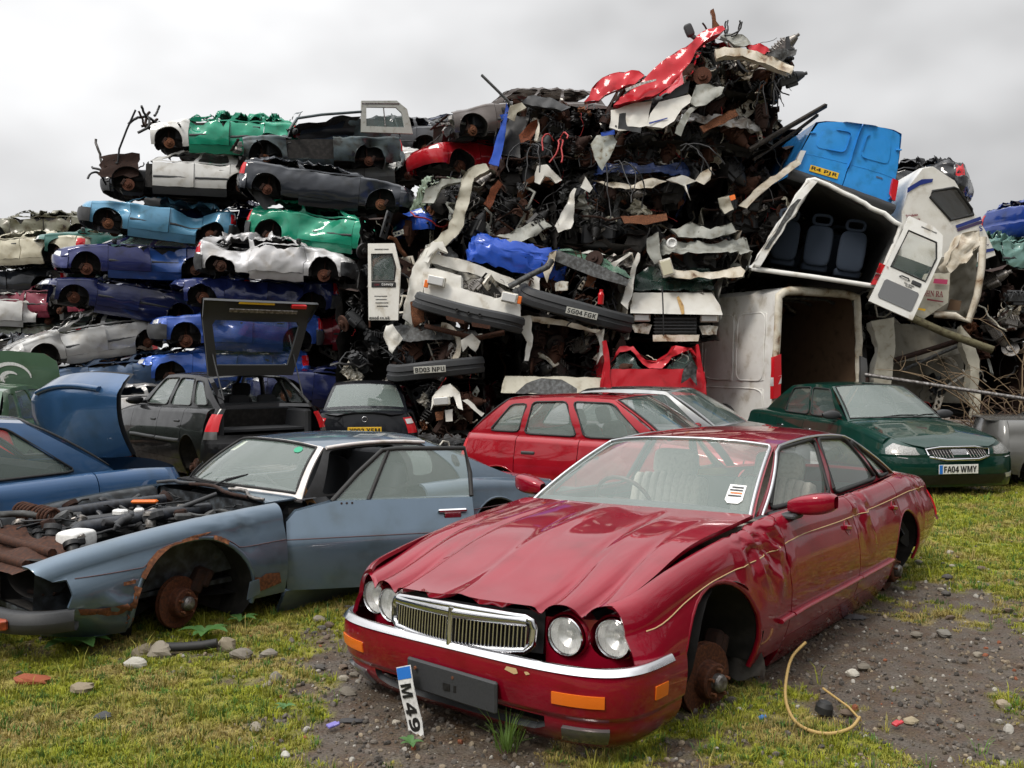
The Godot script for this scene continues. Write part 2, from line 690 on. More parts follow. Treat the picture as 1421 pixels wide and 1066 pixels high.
	# nose (e = 1) and tail (e = -1): a across from -1 to 1, v 0..1 bumper, 1..2 panel up to the deck
	func endp(a: float, v: float, e: float, off := 0.0) -> Vector3:
		var an := clampf(a, -1.0,1.0) * PI * 0.5
		var ca := pow(maxf(cos(an), 0.0), 2.0 / nexp)
		var sa := pow(absf(sin(an)), 2.0 / nexp) * signf(a)
		var xs := xsf if e > 0.0 else xsr
		var xe := nose if e > 0.0 else tail
		var w := at(3, xs)
		var x: float
		var y: float
		var z: float
		if v <= 1.0:
			var pr := proud * pow(sin(PI * clampf(v * 0.86 + 0.07,0.0,1.0)), 0.5) + off
			x = xs + (xe - xs + e * pr) * ca
			z = (w + minf(pr, 0.03)) * sa
			y = lerpf(ybot, ybt, v)
			x -= e * 0.05 * pow(1.0 - v, 3.0) * ca
		else:
			var q := v - 1.0
			var wt := lerpf(w, at(4, xs), q * q)
			x = xs + (xe - xs - e * 0.02 + e * off) * ca - e * 0.07 * q * q * ca
			z = (wt + off) * sa
			y = lerpf(ybt, deck_y(x, z), q)
		return D(Vector3(x, y, z))
	func circle(cx: float, cy: float, r: float, lowcut := true) -> PackedVector2Array:
		var pts := PackedVector2Array()
		for i in 23:
			var an := PI * (i / 22.0) * 1.16 - PI * 0.08
			pts.append(P(cx + cos(an) * r, cy + sin(an) * r))
		if lowcut:
			pts.append(Vector2(cx - r * 0.96,-0.6))
			pts.append(Vector2(cx + r * 0.96,-0.6))
		if Geometry2D.is_polygon_clockwise(pts):
			pts.reverse()
		return pts
	func rect(xa: float, xb: float, t0: float, t1: float) -> PackedVector2Array:
		return MB.q([xb, t0, xa, t0, xa, t1, xb, t1])
	func lip(mb: MB, cx: float, cy: float, r: float, sg: float, th := 0.012) -> void:
		var pts := PackedVector3Array()
		for i in 21:
			var an := PI * (i / 20.0) * 1.1 - PI * 0.05
			var p := P(cx + cos(an) * r, cy + sin(an) * r)
			var q := side(p.x, p.y, sg)
			pts.append(q - Vector3(0,0, sg * th * 0.7))
		mb.tube(pts, th, 5)
	# dark wheel well behind the arch
	func well(mb: MB, cx: float, cy: float, r: float, sg: float, span := 1.3) -> void:
		var rows: Array = []
		for k in 3:
			var row := PackedVector3Array()
			for i in 15:
				var an := PI * (i / 14.0) * span - PI * (span - 1.0) * 0.5
				var rr := r + 0.02
				var w: float = at(3, cx) - [0.035,0.22,0.4][k]
				if k == 0:
					var pp := P(cx + cos(an) * rr, cy + sin(an) * rr)
					row.append(side(pp.x, clampf(pp.y, -0.3,1.6), sg) - Vector3(0,0,0.03 * sg))
					continue
				row.append(D(Vector3(cx + cos(an) * rr, cy + sin(an) * rr * (1.0 - 0.03 * k), w * sg)))
			rows.append(row)
		mb.grid(rows)
		var ctr := mb.vert(D(Vector3(cx, cy, (at(3, cx) - 0.4) * sg)))
		var base := mb.v.size()
		for p in rows[2]:
			mb.vert(p)
		for i in 14:
			mb.tri(ctr, base + i, base + i + 1)
	func disc(cx: float, cy: float, sg: float, r := 0.135, m: Material = null, turn := 0.0) -> void:
		var z := (at(3, cx) - 0.13) * sg
		var o := D(Vector3(cx, maxf(cy, 0.14), z))
		var ax := Vector3(sin(turn) * sg, 0.0, sg * cos(turn))
		var mb := MB.new()
		mb.lathe(o, ax, MB.q([0.0,-0.03, r, -0.03, r, -0.004, r * 0.99,0.0,0.075,0.0,0.072,0.035,0.066,0.042,0.034,0.042,0.032,0.075,0.024,0.082,0.0,0.082]), 20)
		for i in 5:
			var an := TAU * i / 5.0
			var u := ax.cross(Vector3.UP).normalized()
			var c := o + (u * cos(an) + Vector3.UP * sin(an)) * 0.052 + ax * 0.042
			mb.tube(PackedVector3Array([c, c + ax * 0.026]), 0.007,5)
		var dm := mb.commit("brake_disc", m if m else host.M.disc, node)
		var mb2 := MB.new()
		mb2.box(o + Vector3(0.1 * (1.0 if cx > -1 else -1.0), 0.05,-0.015 * sg), Vector3(0.07,0.15,0.09), Basis(Vector3.FORWARD, 0.5 * sg), 0.015)
		mb2.tube(PackedVector3Array([o - ax * 0.03, o - ax * 0.4 + Vector3(0,0.02,0)]), 0.035,7)
		mb2.tube(PackedVector3Array([o - ax * 0.12, o - ax * 0.2 + Vector3(0,0.34,0)]), 0.025,6)
		mb2.commit("caliper", host.M.darkrust, dm)
	func window_poly(i: int, ins := 0.0) -> PackedVector2Array:
		var w = wins[i]
		var q := MB.q([w[0] + ins, w[4], w[1] - ins, w[4], w[3] - ins, w[5], w[2] + ins, w[5]])
		var r := PackedVector2Array()
		for k in 4:
			var p := q[k]
			var pa := q[(k + 3) % 4]
			var pb := q[(k + 1) % 4]
			var da: float = min(0.5,0.14 / maxf(0.05, Vector2((pa.x - p.x) * 2.2, pa.y - p.y).length()) * 0.5)
			var db: float = min(0.5,0.14 / maxf(0.05, Vector2((pb.x - p.x) * 2.2, pb.y - p.y).length()) * 0.5)
			r.append(p.lerp(pa, da))
			r.append(p.lerp(p.lerp(pa, da) + p.lerp(pb, db) - p, 0.28))
			r.append(p.lerp(pb, db))
		if Geometry2D.is_polygon_clockwise(r):
			r.reverse()
		return r
	func frame(mb: MB, sg: float) -> void:
		var cuts: Array = [0.0]
		for w in wins:
			cuts.append((w[0] + w[1] + w[2] + w[3]) * 0.25)
		cuts.append(1.0)
		var hs: Array = []
		for i in wins.size():
			hs.append(window_poly(i))
		for i in cuts.size() - 1:
			var pl := MB.q([cuts[i], 0, cuts[i + 1], 0, cuts[i + 1], 1, cuts[i], 1])
			mb.panel(pl, gside.bind(sg), 0.04,0.14,0.0, hs)
		for h in hs:
			mb.edge(h, gside.bind(sg), 0.05,0.02)
	func mirror_part(m: Material, sg: float, x: float) -> void:
		var mb := MB.new()
		var p := gside((x - a0.x) / (c0.x - a0.x), 0.12, sg)
		var c := p + Vector3(0.0,0.02,0.15 * sg)
		var rows: Array = []
		for i in 7:
			var f := i / 6.0
			var r := pow(sin(PI * clampf(f * 0.86 + 0.1,0.02,1.0)), 0.55)
			var row := PackedVector3Array()
			for j in 10:
				var an := TAU * j / 10.0
				var cx := signf(cos(an)) * pow(absf(cos(an)), 0.7)
				var cy := signf(sin(an)) * pow(absf(sin(an)), 0.7)
				row.append(c + Vector3(cx * 0.055 * r + 0.01, cy * 0.062 * r, (f - 0.5) * 0.24 * sg))
			rows.append(row)
		mb.grid(rows, true)
		mb.tube(PackedVector3Array([p, p + Vector3(0,0,0.06 * sg)]), 0.03,6)
		mb.commit("door_mirror", m, node)

	# everything at once, for the cars of the stacks and the parked cars
	# o: paint, skip (array of part names), glass (material or null), lamps, plates
	func build(o: Dictionary) -> void:
		var pm: Material = o.paint
		var skip: Array = o.get("skip", [])
		var pcol: Dictionary = o.get("panel_paint", {})
		var sides: Array = o.get("sides", [-1.0,1.0])
		var near: float = o.get("near", 0.0)
		var trim: Material = o.get("trim", host.M.plastic)
		var ax := [0.0,-wb]
		for sg: float in sides:
			var tag := "l" if sg < 0 else "r"
			var arF := circle(0.0, axy, ra)
			var arR := circle(-wb, axy, ra)
			var seams: Array = doors
			if not ("front_wing" in skip or ("front_wing_" + tag) in skip):
				var mb := MB.new()
				mb.panel(rect(seams[0] + 0.004, xsf, 0.0,2.0), side.bind(sg), res, 0.13,0.018, [arF])
				lip(mb, 0.0, axy, ra, sg)
				mb.commit("front_wing", pcol.get("front_wing", pm), node)
			for i in seams.size() - 1:
				var nm := "front_door" if i == 0 else "rear_door"
				if nm in skip or (nm + "_" + tag) in skip:
					continue
				var dmb := MB.new()
				var dpl := rect(seams[i + 1] + 0.004, seams[i] - 0.004,0.07,2.0)
				if o.has("torn_tops"):
					dpl = MB.q([seams[i] - 0.004,0.07, seams[i + 1] + 0.004,0.07])
					dpl.reverse()
					for k in 7:
						var f := k / 6.0
						dpl.append(Vector2(lerpf(seams[i] - 0.004, seams[i + 1] + 0.004, f), 1.62 - o.torn_tops * (0.5 + absf(nz.get_noise_2d(f * 6.0 + sg * 4.0, i * 9.0)) * 1.6) * (0.35 if k == 0 or k == 6 else 1.0)))
				dmb.panel(dpl, side.bind(sg), res, 0.13,0.018, [arR])
				var ajar: float = o.get("loose", 0.0) * (1.0 if i == 0 else 0.5)
				if ajar > 0.0:
					for k in dmb.v.size():
						dmb.v[k].z += sg * (seams[i] - dmb.v[k].x) * ajar
				var d := dmb.commit(nm, pcol.get(nm, pm), node)
				if o.get("handles", true):
					var hx: float = seams[i + 1] + 0.17
					var hm := MB.new()
					var hp := side(hx, 0.86, sg)
					hm.box(hp, Vector3(0.17,0.035,0.03), Basis.IDENTITY, 0.01)
					hm.commit("door_handle", o.get("handle", trim), d)
				if o.get("rub", false):
					var rm := MB.new()
					var rp := PackedVector3Array()
					for k in 7:
						rp.append(side(lerpf(seams[i] - 0.02, seams[i + 1] + 0.02, k / 6.0), o.get("rubt", 0.46), sg))
					rm.tube(rp, 0.022,6, false, 1.3)
					rm.commit("rubbing_strip", trim, d)
			if not ("rear_quarter" in skip or ("rear_quarter_" + tag) in skip):
				var mb := MB.new()
				mb.panel(rect(xsr, seams[-1] - 0.004,0.0,2.0), side.bind(sg), res, 0.13,0.018, [arR])
				lip(mb, -wb, axy, ra, sg)
				mb.commit("rear_quarter", pcol.get("rear_quarter", pm), node)
			var sm := MB.new()
			sm.panel(rect(seams[-1], seams[0], -0.25,0.065), side.bind(sg), 0.2,0.1,0.03, [arR])
			sm.commit("sill", pcol.get("sill", pm), node)
			if not "frame" in skip and not ("frame_" + tag) in skip:
				var fm := MB.new()
				frame(fm, sg)
				fm.commit("window_frame", pcol.get("frame", pm), node)
			if o.get("glass") != null and not ("side_glass" in skip) and not (("side_glass_" + tag) in skip):
				for i in wins.size():
					var gm := MB.new()
					gm.panel(window_poly(i, -0.006), gside.bind(sg, -0.012), 0.2,0.5)
					gm.commit("side_window", o.glass, node)
			var wm := MB.new()
			well(wm, 0.0, axy, ra, sg)
			wm.commit("wheel_well", host.M.under, node)
			wm = MB.new()
			well(wm, -wb, axy, ra, sg)
			wm.commit("wheel_well", host.M.under, node)
			if o.get("discs", true):
				var dv: int = o.get("discvar", 0)
				disc(0.0, o.get("discy", axy - 0.02) + 0.03 * (dv - 1.5), sg, [0.135,0.12,0.145,0.13][dv], [host.M.disc, host.M.rust, host.M.brownrust, host.M.disc][dv], [0.0,0.3,-0.2,0.15][dv])
				disc(-wb, o.get("discy", axy - 0.02) - 0.02 * (dv - 1.5), sg, [0.12,0.11,0.125,0.1][dv], [host.M.brownrust, host.M.disc, host.M.darkrust, host.M.disc][dv], 0.0)
			if o.get("mirrors", false):
				mirror_part(o.get("mirror", pm), sg, a0.x - 0.12)
		if not "bonnet" in skip:
			var mb := MB.new()
			mb.panel(rect(a0.x + bow0 * 0.2, nose - 0.06,-0.99,0.99), deck, res, 0.11,0.02)
			mb.commit("bonnet", pcol.get("bonnet", pm), node)
		elif not o.get("nobay", false):
			bay(o.get("junk", 1.0), int(nz.seed))
		var cm := MB.new()
		cm.panel(rect(a0.x - 0.1, a0.x + bow0 * 0.2 - 0.01,-0.99,0.99), deck.bind(-0.012), 0.1,0.2)
		cm.commit("scuttle", host.M.plastic, node)
		if not "boot_lid" in skip and c0.x - bowrb - xsr > 0.12:
			var mb := MB.new()
			mb.panel(rect(tail + 0.05, c0.x - bowrb * 0.6,-0.985,0.985), deck, res, 0.11,0.02)
			mb.commit("boot_lid", pcol.get("boot_lid", pm), node)
		if not "roof" in skip:
			var mb := MB.new()
			mb.panel(MB.q([0,-1,1,-1,1,1,0,1]), roof, 0.06,0.11)
			mb.commit("roof", pcol.get("roof", pm), node)
		if not "windscreen" in skip and o.get("glass") != null:
			var mb := MB.new()
			mb.panel(MB.q([-0.955,0.05,0.955,0.05,0.94,0.97,-0.94,0.97]), front.bind(0.004), 0.2,0.25)
			mb.commit("windscreen", o.get("screen", o.glass), node)
		if not "rear_window" in skip and o.get("glass") != null:
			var mb := MB.new()
			mb.panel(MB.q([-0.93,0.08,0.93,0.08,0.9,0.95,-0.9,0.95]), rear.bind(0.004), 0.2,0.25)
			mb.commit("rear_window", o.glass, node)
		if not "screen_frame" in skip:
			for fr in 2:
				var f: Callable = front if fr == 0 else rear
				var mb := MB.new()
				for q: float in [-1.0,1.0]:
					var lo := q * (0.95 if fr == 0 else 0.92)
					var hi := q * (0.935 if fr == 0 else 0.9)
					mb.panel(MB.q([minf(q, lo), 0, maxf(q, lo), 0, maxf(q, hi), 1, minf(q, hi), 1]), f, 0.1,0.12,0.015)
				mb.panel(MB.q([-0.955,0.95,0.955,0.95,0.955,1,-0.955,1]), f, 0.15,0.1)
				if fr == 1:
					mb.panel(MB.q([-0.94,0.0,0.94,0.0,0.94,0.09,-0.94,0.09]), f, 0.15,0.1)
				else:
					mb.panel(MB.q([-0.96,0.0,0.96,0.0,0.96,0.06,-0.96,0.06]), f, 0.15,0.1)
				mb.commit("windscreen_surround" if fr == 0 else "rear_window_surround", pcol.get("frame", pm), node)
		for e: float in [1.0,-1.0]:
			var nm := "front_bumper" if e > 0 else "rear_bumper"
			var pn := "front_panel" if e > 0 else "tail_panel"
			if not nm in skip:
				var mb := MB.new()
				mb.panel(MB.q([-1,0,1,0,1,1,-1,1]), endp.bind(e), 0.06,0.12,0.03)
				mb.commit(nm, pcol.get(nm, o.get("bumper", pm)), node)
			if not pn in skip:
				var mb := MB.new()
				mb.panel(MB.q([-1,1,1,1,1,2,-1,2]), endp.bind(e), 0.06,0.12)
				mb.commit(pn, pcol.get(pn, pm), node)
			if o.get("lamps", true) and not pn in skip:
				var key_ := "headlamp" if e > 0 else "tail_lamp"
				if key_ in skip:
					continue
				var spans: Array = o.get(key_ + "s", [0.36,0.72,1.15,1.8] if e > 0 else [0.5,0.93,1.1,1.85])
				for sg: float in [-1.0,1.0]:
					var mb := MB.new()
					var u0: float = spans[0] * sg
					var u1: float = spans[1] * sg
					mb.panel(MB.q([minf(u0, u1), spans[2], maxf(u0, u1), spans[2], maxf(u0, u1), spans[3], minf(u0, u1), spans[3]]), endp.bind(e, 0.006), 0.1,0.2,0.02)
					mb.commit(key_, host.M.reflector if e > 0 else host.M.redlamp, node)
		floor_pan(o)
	func floor_pan(o: Dictionary) -> void:
		var mb := MB.new()
		var rows: Array = []
		var xs: Array = [xsf, 0.3,-0.05, a0.x + 0.1, a0.x - 0.6, a0.x - 1.3,-wb + 0.5,-wb, xsr]
		for x in xs:
			var row := PackedVector3Array()
			var w := at(3, x) - 0.11
			var ys := at(0, x) + 0.03
			if absf(x) < 0.4 or absf(x + wb) < 0.4:
				w -= 0.24
			for z: float in [-1.0,-0.25,0.0,0.25,1.0]:
				row.append(D(Vector3(x, ys + (0.12 if z == 0.0 else 0.0), z * w)))
			rows.append(row)
		mb.grid(rows)
		for sg: float in [-1.0,1.0]:  # inner side walls added to block light inside the body
			if not o.get("inner", true):
				break
			var r2: Array = [PackedVector3Array(), PackedVector3Array()]
			for x in [a0.x + 0.1, a0.x - 0.4, a0.x - 0.9, a0.x - 1.4,-wb + 0.4]:
				r2[0].append(D(Vector3(x, at(0, x), sg * (at(3, x) - 0.1))))
				r2[1].append(D(Vector3(x, at(1, x) - 0.06, sg * (at(4, x) - 0.05))))
			mb.grid(r2)
		for x: float in [a0.x + 0.12,-wb + 0.25]:
			var r3: Array = []
			for k in 3:
				var row := PackedVector3Array()
				for z: float in [-1.0,-0.5,0.0,0.5,1.0]:
					row.append(D(Vector3(x - 0.1 * k, lerpf(at(0, x), at(1, x) - 0.04, k * 0.5), z * (at(3, x) - 0.14))))
				r3.append(row)
			mb.grid(r3)
		var fp := mb.commit("floor_pan", host.M.under, node)
		if o.get("seats", true):
			var sm: Material = o.get("seat", host.M.darkcloth)
			for z: float in [-0.36,0.36]:
				seat(Vector3(a0.x - 0.78, at(0, a0.x) + 0.16, z), sm, o.get("seath", 0.62))
			if o.get("rear_seats", true):
				var mb2 := MB.new()
				mb2.box(D(Vector3(-wb + 0.62, at(0,-wb) + 0.28,0)), Vector3(0.5,0.18, at(3,-1.5) * 1.5), Basis.IDENTITY, 0.06)
				mb2.box(D(Vector3(-wb + 0.32, at(0,-wb) + 0.5,0)), Vector3(0.16,0.55, at(3,-1.5) * 1.5), Basis(Vector3.BACK, 0.35), 0.06)
				mb2.commit("rear_seat", sm, node)
		if o.get("dash", true):
			var mb3 := MB.new()
			mb3.box(D(Vector3(a0.x - 0.12, at(1, a0.x) - 0.14,0)), Vector3(0.42,0.2, at(4, a0.x) * 1.75), Basis(Vector3.BACK, -0.1), 0.05)
			mb3.commit("dashboard", o.get("dashm", host.M.plastic), node)
			if o.get("steering", true):
				var c := D(Vector3(a0.x - 0.48, at(1, a0.x) - 0.13,0.36))
				wheel(c, Vector3(-0.85,0.5,0), 0.19, host.M.plastic)
	func wheel(c: Vector3, ax: Vector3, r: float, m: Material) -> void:
		var mb := MB.new()
		ax = ax.normalized()
		var u := ax.cross(Vector3.UP).normalized()
		var w := u.cross(ax)
		var pts := PackedVector3Array()
		for i in 22:
			var an := TAU * i / 22.0
			pts.append(c + (u * cos(an) + w * sin(an)) * r)
		mb.tube(pts, 0.014,6, true)
		mb.box(c - ax * 0.03, Vector3(0.05,0.12,0.14), Basis(ax, w, u).orthonormalized(), 0.02)
		for an: float in [0.15, PI - 0.15,-PI * 0.5]:
			mb.tube(PackedVector3Array([c - ax * 0.02, c + (u * cos(an) + w * sin(an)) * r]), 0.014,5)
		mb.tube(PackedVector3Array([c - ax * 0.03, c - ax * 0.35]), 0.03,6)
		mb.commit("steering_wheel", m, node)
	func seat(p: Vector3, m: Material, h: float) -> void:
		var mb := MB.new()
		soft(mb, D(p + Vector3(0.1,0.08,0)), Vector3(0.54,0.17,0.5), Basis(Vector3.BACK, 0.15))
		var b := Basis(Vector3.BACK, 0.3)
		soft(mb, D(p + Vector3(-0.2,0.12 + h * 0.45,0)), Vector3(0.16, h, 0.48), b)
		soft(mb, D(p + Vector3(-0.2 - 0.17 * h * 1.9,0.12 + h * 1.04,0)), Vector3(0.1,0.2,0.28), b)
		mb.commit("seat", m, node)
	# a cushion: rounded box
	func soft(mb: MB, c: Vector3, s: Vector3, b: Basis) -> void:
		var rows: Array = []
		for i in 9:
			var la := PI * (i / 8.0) - PI * 0.5
			var row := PackedVector3Array()
			for j in 16:
				var lo := TAU * j / 16.0
				var q := Vector3(cos(la) * cos(lo), sin(la), cos(la) * sin(lo))
				var o := Vector3(signf(q.x) * pow(absf(q.x), 0.45), signf(q.y) * pow(absf(q.y), 0.45), signf(q.z) * pow(absf(q.z), 0.45))
				row.append(c + b * (o * s * 0.5))
			rows.append(row)
		mb.grid(rows, true)
	# what an open engine bay shows: slam panel, block, hoses
	func bay(am: float, seed_: int) -> void:
		var rng := RandomNumberGenerator.new()
		rng.seed = seed_ * 77 + 5
		var mb := MB.new()
		var yt := at(1,0.3) - 0.06
		mb.box(D(Vector3(0.05, yt - 0.28,0.1)), Vector3(0.5,0.4,0.6), Basis(Vector3.UP, 0.1), 0.05)
		mb.box(D(Vector3(0.1, yt - 0.05,0.1)), Vector3(0.42,0.09,0.3), Basis(Vector3.UP, 0.1), 0.03)
		mb.box(D(Vector3(-0.2, yt - 0.15,-0.4)), Vector3(0.3,0.25,0.25), Basis(Vector3.UP, 0.3), 0.03)
		mb.commit("engine", host.M.plastic, node)
		for i in int(9 * am):
			var m2 := MB.new()
			var a := Vector3(rng.randf_range(-0.45, xsf), yt - rng.randf_range(0.0,0.25), rng.randf_range(-0.6,0.6))
			m2.tube(host.wander(rng, D(a), 0.5,7), rng.randf_range(0.008,0.025), 5)
			m2.commit("hose", host.M.cable, node)
		for i in int(5 * am):
			var m3 := MB.new()
			var a := D(Vector3(rng.randf_range(-0.4, xsf), yt - rng.randf_range(0.0,0.2), rng.randf_range(-0.55,0.55)))
			m3.box(a, Vector3(rng.randf_range(0.05,0.2), rng.randf_range(0.04,0.14), rng.randf_range(0.05,0.2)), Basis.from_euler(Vector3(rng.randf(), rng.randf() * 3.0, rng.randf())), 0.01)
			m3.commit("engine_fitting", host.M.alloy, node)
		var m4 := MB.new()
		var pts := PackedVector3Array()
		for k in 9:
			pts.append(D(Vector3(xsf + 0.08, yt - 0.02, lerpf(-0.68,0.68, k / 8.0))))
		m4.tube(pts, 0.035,6, false, 0.6)
		m4.commit("slam_panel", host.M.darkrust, node)

func wander(rng: RandomNumberGenerator, a: Vector3, ln: float, k: int, droop := 0.0) -> PackedVector3Array:
	var pts := PackedVector3Array()
	var d := Vector3(rng.randf_range(-1,1), rng.randf_range(-0.5,0.5), rng.randf_range(-1,1)).normalized()
	var p := a
	for i in k:
		pts.append(p)
		p += d * (ln / k)
		d = (d + Vector3(rng.randf_range(-1,1), rng.randf_range(-0.8,0.8) - droop, rng.randf_range(-1,1)) * 0.55).normalized()
	return pts

# ------------------------------------------------------------------ the red saloon in front
func lamp_brow(z: float) -> float:
	var a := absf(z)
	var y := 0.668
	if a < 0.405:
		y = 0.722 + 0.012 * (1.0 - a / 0.405)
	elif a < 0.43:
		y = lerpf(0.722,0.668, (a - 0.405) / 0.025)
	for zl: float in [0.505,0.69]:
		var d := absf(a - zl)
		if d < 0.108:
			y = maxf(y, 0.628 + sqrt(0.108 * 0.108 - d * d))
	return y
func nose_x(z: float) -> float:
	return 0.935 - 0.16 * z * z - 0.12 * pow(absf(z) / 0.8,6.0)
func bonnet_at(c: Car, x: float, q: float) -> Vector3:
	var z := q * (0.742 - 0.02 * smoothstep(0.5,0.95, x))
	var xf := nose_x(z)
	var f := clampf((x - c.a0.x) / (0.92 - c.a0.x), 0.0,1.0)
	var xx := lerpf(c.a0.x + 0.17 * (1.0 - q * q), xf, f)
	var y := c.deck_y(xx, z)
	var k := smoothstep(0.12,1.0, f)
	var e := lamp_brow(z)
	# section of the nose carried back along the bonnet, fading
	var yl := lerpf(y, e + (1.0 - f) * 0.34 * (1.0 - f * 0.35), pow(k, 3.2))
	# crisp flutes beside the power bulge and along the centre
	var a := absf(z)
	var gr := 0.012 * exp(-pow((a - lerpf(0.33,0.415, f)) / 0.022,2.0)) * smoothstep(0.02,0.3, f)
	gr += 0.008 * exp(-pow((a - lerpf(0.56,0.6, f)) / 0.02,2.0)) * smoothstep(0.15,0.5, f)
	var ri := 0.01 * exp(-pow(z / 0.05,2.0)) * smoothstep(0.0,0.2, f)
	yl += ri - gr
	# it does not shut: lifted at its front and on its left
	yl += 0.016 + 0.02 * smoothstep(0.2,-0.75, z) * smoothstep(0.0,0.6, f)
	return c.D(Vector3(xx, yl, z))
func bumper_at(c: Car, a: float, v: float, off := 0.0) -> Vector3:
	var an := a * PI * 0.5
	var n := 4.6
	var ca := pow(maxf(cos(an), 0.0), 2.0 / n)
	var sa := pow(absf(sin(an)), 2.0 / n) * signf(a)
	var y := lerpf(0.195,0.55, v)
	var pr := 0.0
	if v < 0.44:
		pr = -0.008 - 0.13 * pow(1.0 - v / 0.44,2.0)
	elif v < 0.47:
		pr = lerpf(-0.005,-0.02, (v - 0.44) / 0.03) if v < 0.455 else lerpf(-0.02,0.008, (v - 0.455) / 0.015)
	else:
		pr = 0.008 + 0.018 * sin((v - 0.47) / 0.53 * PI * 0.8)
	pr += off
	var x := 0.46 + (0.535 + pr) * ca
	var z := (0.885 + pr * 0.8) * sa
	return c.D(Vector3(x - z * 0.07, y, z))
# the same by distance from the centre line
func bumper_z(c: Car, z: float, v: float, off := 0.0) -> Vector3:
	var a := asin(pow(minf(absf(z) / 0.885,1.0), 2.3)) * 2.0 / PI * signf(z)
	return bumper_at(c, a, v, off)
func crease(p: Vector3, c: Vector3, r: float, am: float, nz: FastNoiseLite) -> Vector3:
	var d := p.distance_to(c) / r
	if d >= 1.0:
		return p
	var w := (1.0 - d * d)
	w *= w
	var n1 := nz.get_noise_3d(p.x * 5.0, p.y * 6.0, p.z * 2.0)
	var n2 := nz.get_noise_3d(p.x * 9.0 + 8.0, p.y * 8.0, p.z * 2.0)
	p.z += (0.5 - absf(n1) * 2.2 + n2 * 0.4) * am * w * (-1.0 if p.z > 0 else 1.0)
	p.y -= absf(n2) * am * w * 0.6
	return p
func red_saloon() -> void:
	var nz := FastNoiseLite.new()
	nz.seed = 3
	nz.frequency = 1.0
	nz.fractal_octaves = 2
	var c := Car.new(self, {
		"st": [[0.95,0.4,0.74,0.75,0.87,0.72], [0.7,0.36,0.8,0.82,0.88,0.735], [0.3,0.31,0.872,0.91,0.89,0.745], [-0.2,0.3,0.925,0.97,0.897,0.755], [-0.64,0.3,0.962,1.0,0.9,0.765], [-1.6,0.3,0.945,0.97,0.9,0.77], [-2.6,0.3,0.945,0.97,0.895,0.755], [-3.1,0.32,0.95,0.985,0.885,0.73], [-3.6,0.38,0.905,0.955,0.86,0.7], [-4.05,0.45,0.84,0.9,0.82,0.64]],
		"nose": 0.95, "tail": -4.05, "xsf": 0.6, "xsr": -3.72, "nexp": 3.0, "sr": 0.13, "a0": Vector2(-0.6,0.965), "a1": Vector2(-1.26,1.275), "c1": Vector2(-2.5,1.262), "c0": Vector2(-3.28,0.955),
		"wr": 0.555, "arch": 0.035, "crown": 0.045, "bow0": 0.17, "bow1": 0.13, "wb": 2.87, "ra": 0.345, "axy": 0.385, "doors": [-0.66,-1.77,-2.72],
		"wins": [[0.06,0.415,0.03,0.47,0.06,0.94], [0.45,0.8,0.52,0.9,0.06,0.94], [0.83,0.945,0.93,0.965,0.06,0.86]],
		"ybot": 0.2, "ybt": 0.55, "drop": 0.174, "roll": 0.022, "res": 0.035, "gin": 0.05})
	var hit := Vector3(-0.42,0.86,-0.85)
	c.extra = func(p: Vector3) -> Vector3:
		if p.z < -0.6 and p.y < 0.95:
			p = crease(p, hit, 0.42,0.05, nz)
			p = crease(p, Vector3(-1.95,0.82,-0.88), 0.3,0.028, nz)
			p = crease(p, Vector3(-3.35,0.8,-0.86), 0.3,0.03, nz)
		return p
	var pm := paint(0.255,0.004,0.018,0,0.25)
	var root := thing("red_saloon", "metallic dark red saloon with chrome grille and four round headlamps, wheels missing", "car", Vector3(0.331,0,-4.997), Vector3(0,-2.22,0.0))
	c.node = root
	c.build({"paint": pm, "skip": ["rear_bumper", "bonnet", "front_wing", "front_bumper", "front_panel", "windscreen", "headlamp", "screen_frame", "frame", "side_glass", "scuttle"], "discs": false, "glass": M.skyhazeglass, "nobay": true, "handles": false, "seat": M.cream, "seath": 0.62, "dashm": M.cream, "steering": false, "res": 0.04, "seats": false})
	# wings, the left one creased, with the rusted wheel arch
	for sg: float in [-1.0,1.0]:
		var mb := MB.new()
		mb.panel(c.rect(c.doors[0] + 0.005,0.8,0.3,2.0), c.side.bind(sg), 0.035,0.09,0.02, [c.circle(0.12,0.335,0.425)])
		mb.panel(MB.q([c.doors[0] + 0.005,-0.05,-0.32,-0.05,-0.32,0.305, c.doors[0] + 0.005,0.305]), c.side.bind(sg), 0.05,0.1)
		c.lip(mb, 0.12,0.335,0.425, sg, 0.016)
		mb.commit("front_wing", pm, root)
		mb = MB.new()
		c.well(mb, 0.12,0.335,0.41, sg, 1.06)
		mb.commit("wheel_arch_lining", M.under, root)
	# bonnet
	var hb := MB.new()
	hb.panel(MB.q([-0.55,-0.985,0.92,-0.985,0.92,0.985,-0.55,0.985]), func(x: float, q: float) -> Vector3: return bonnet_at(c, x, q), 0.04,0.022,0.022)
	hb.commit("bonnet", pm, root)
	# front panel behind the lamps
	var fp := MB.new()
	fp.panel(MB.q([-0.8,0.5,0.8,0.5,0.8,0.66,-0.8,0.66]), func(z: float, y: float) -> Vector3: return c.D(Vector3(nose_x(z) - 0.17, y, z)), 0.05,0.05)
	for sg: float in [-1.0,1.0]:
		for zl: float in [0.505,0.69]:
			var o := c.D(Vector3(nose_x(zl) - 0.06,0.628, zl * sg))
			fp.lathe(o, Vector3(1,-0.03, sg * 0.06), MB.q([0.098,-0.1,0.098,0.0,0.093,0.01,0.087,0.0,0.086,-0.05]), 28)
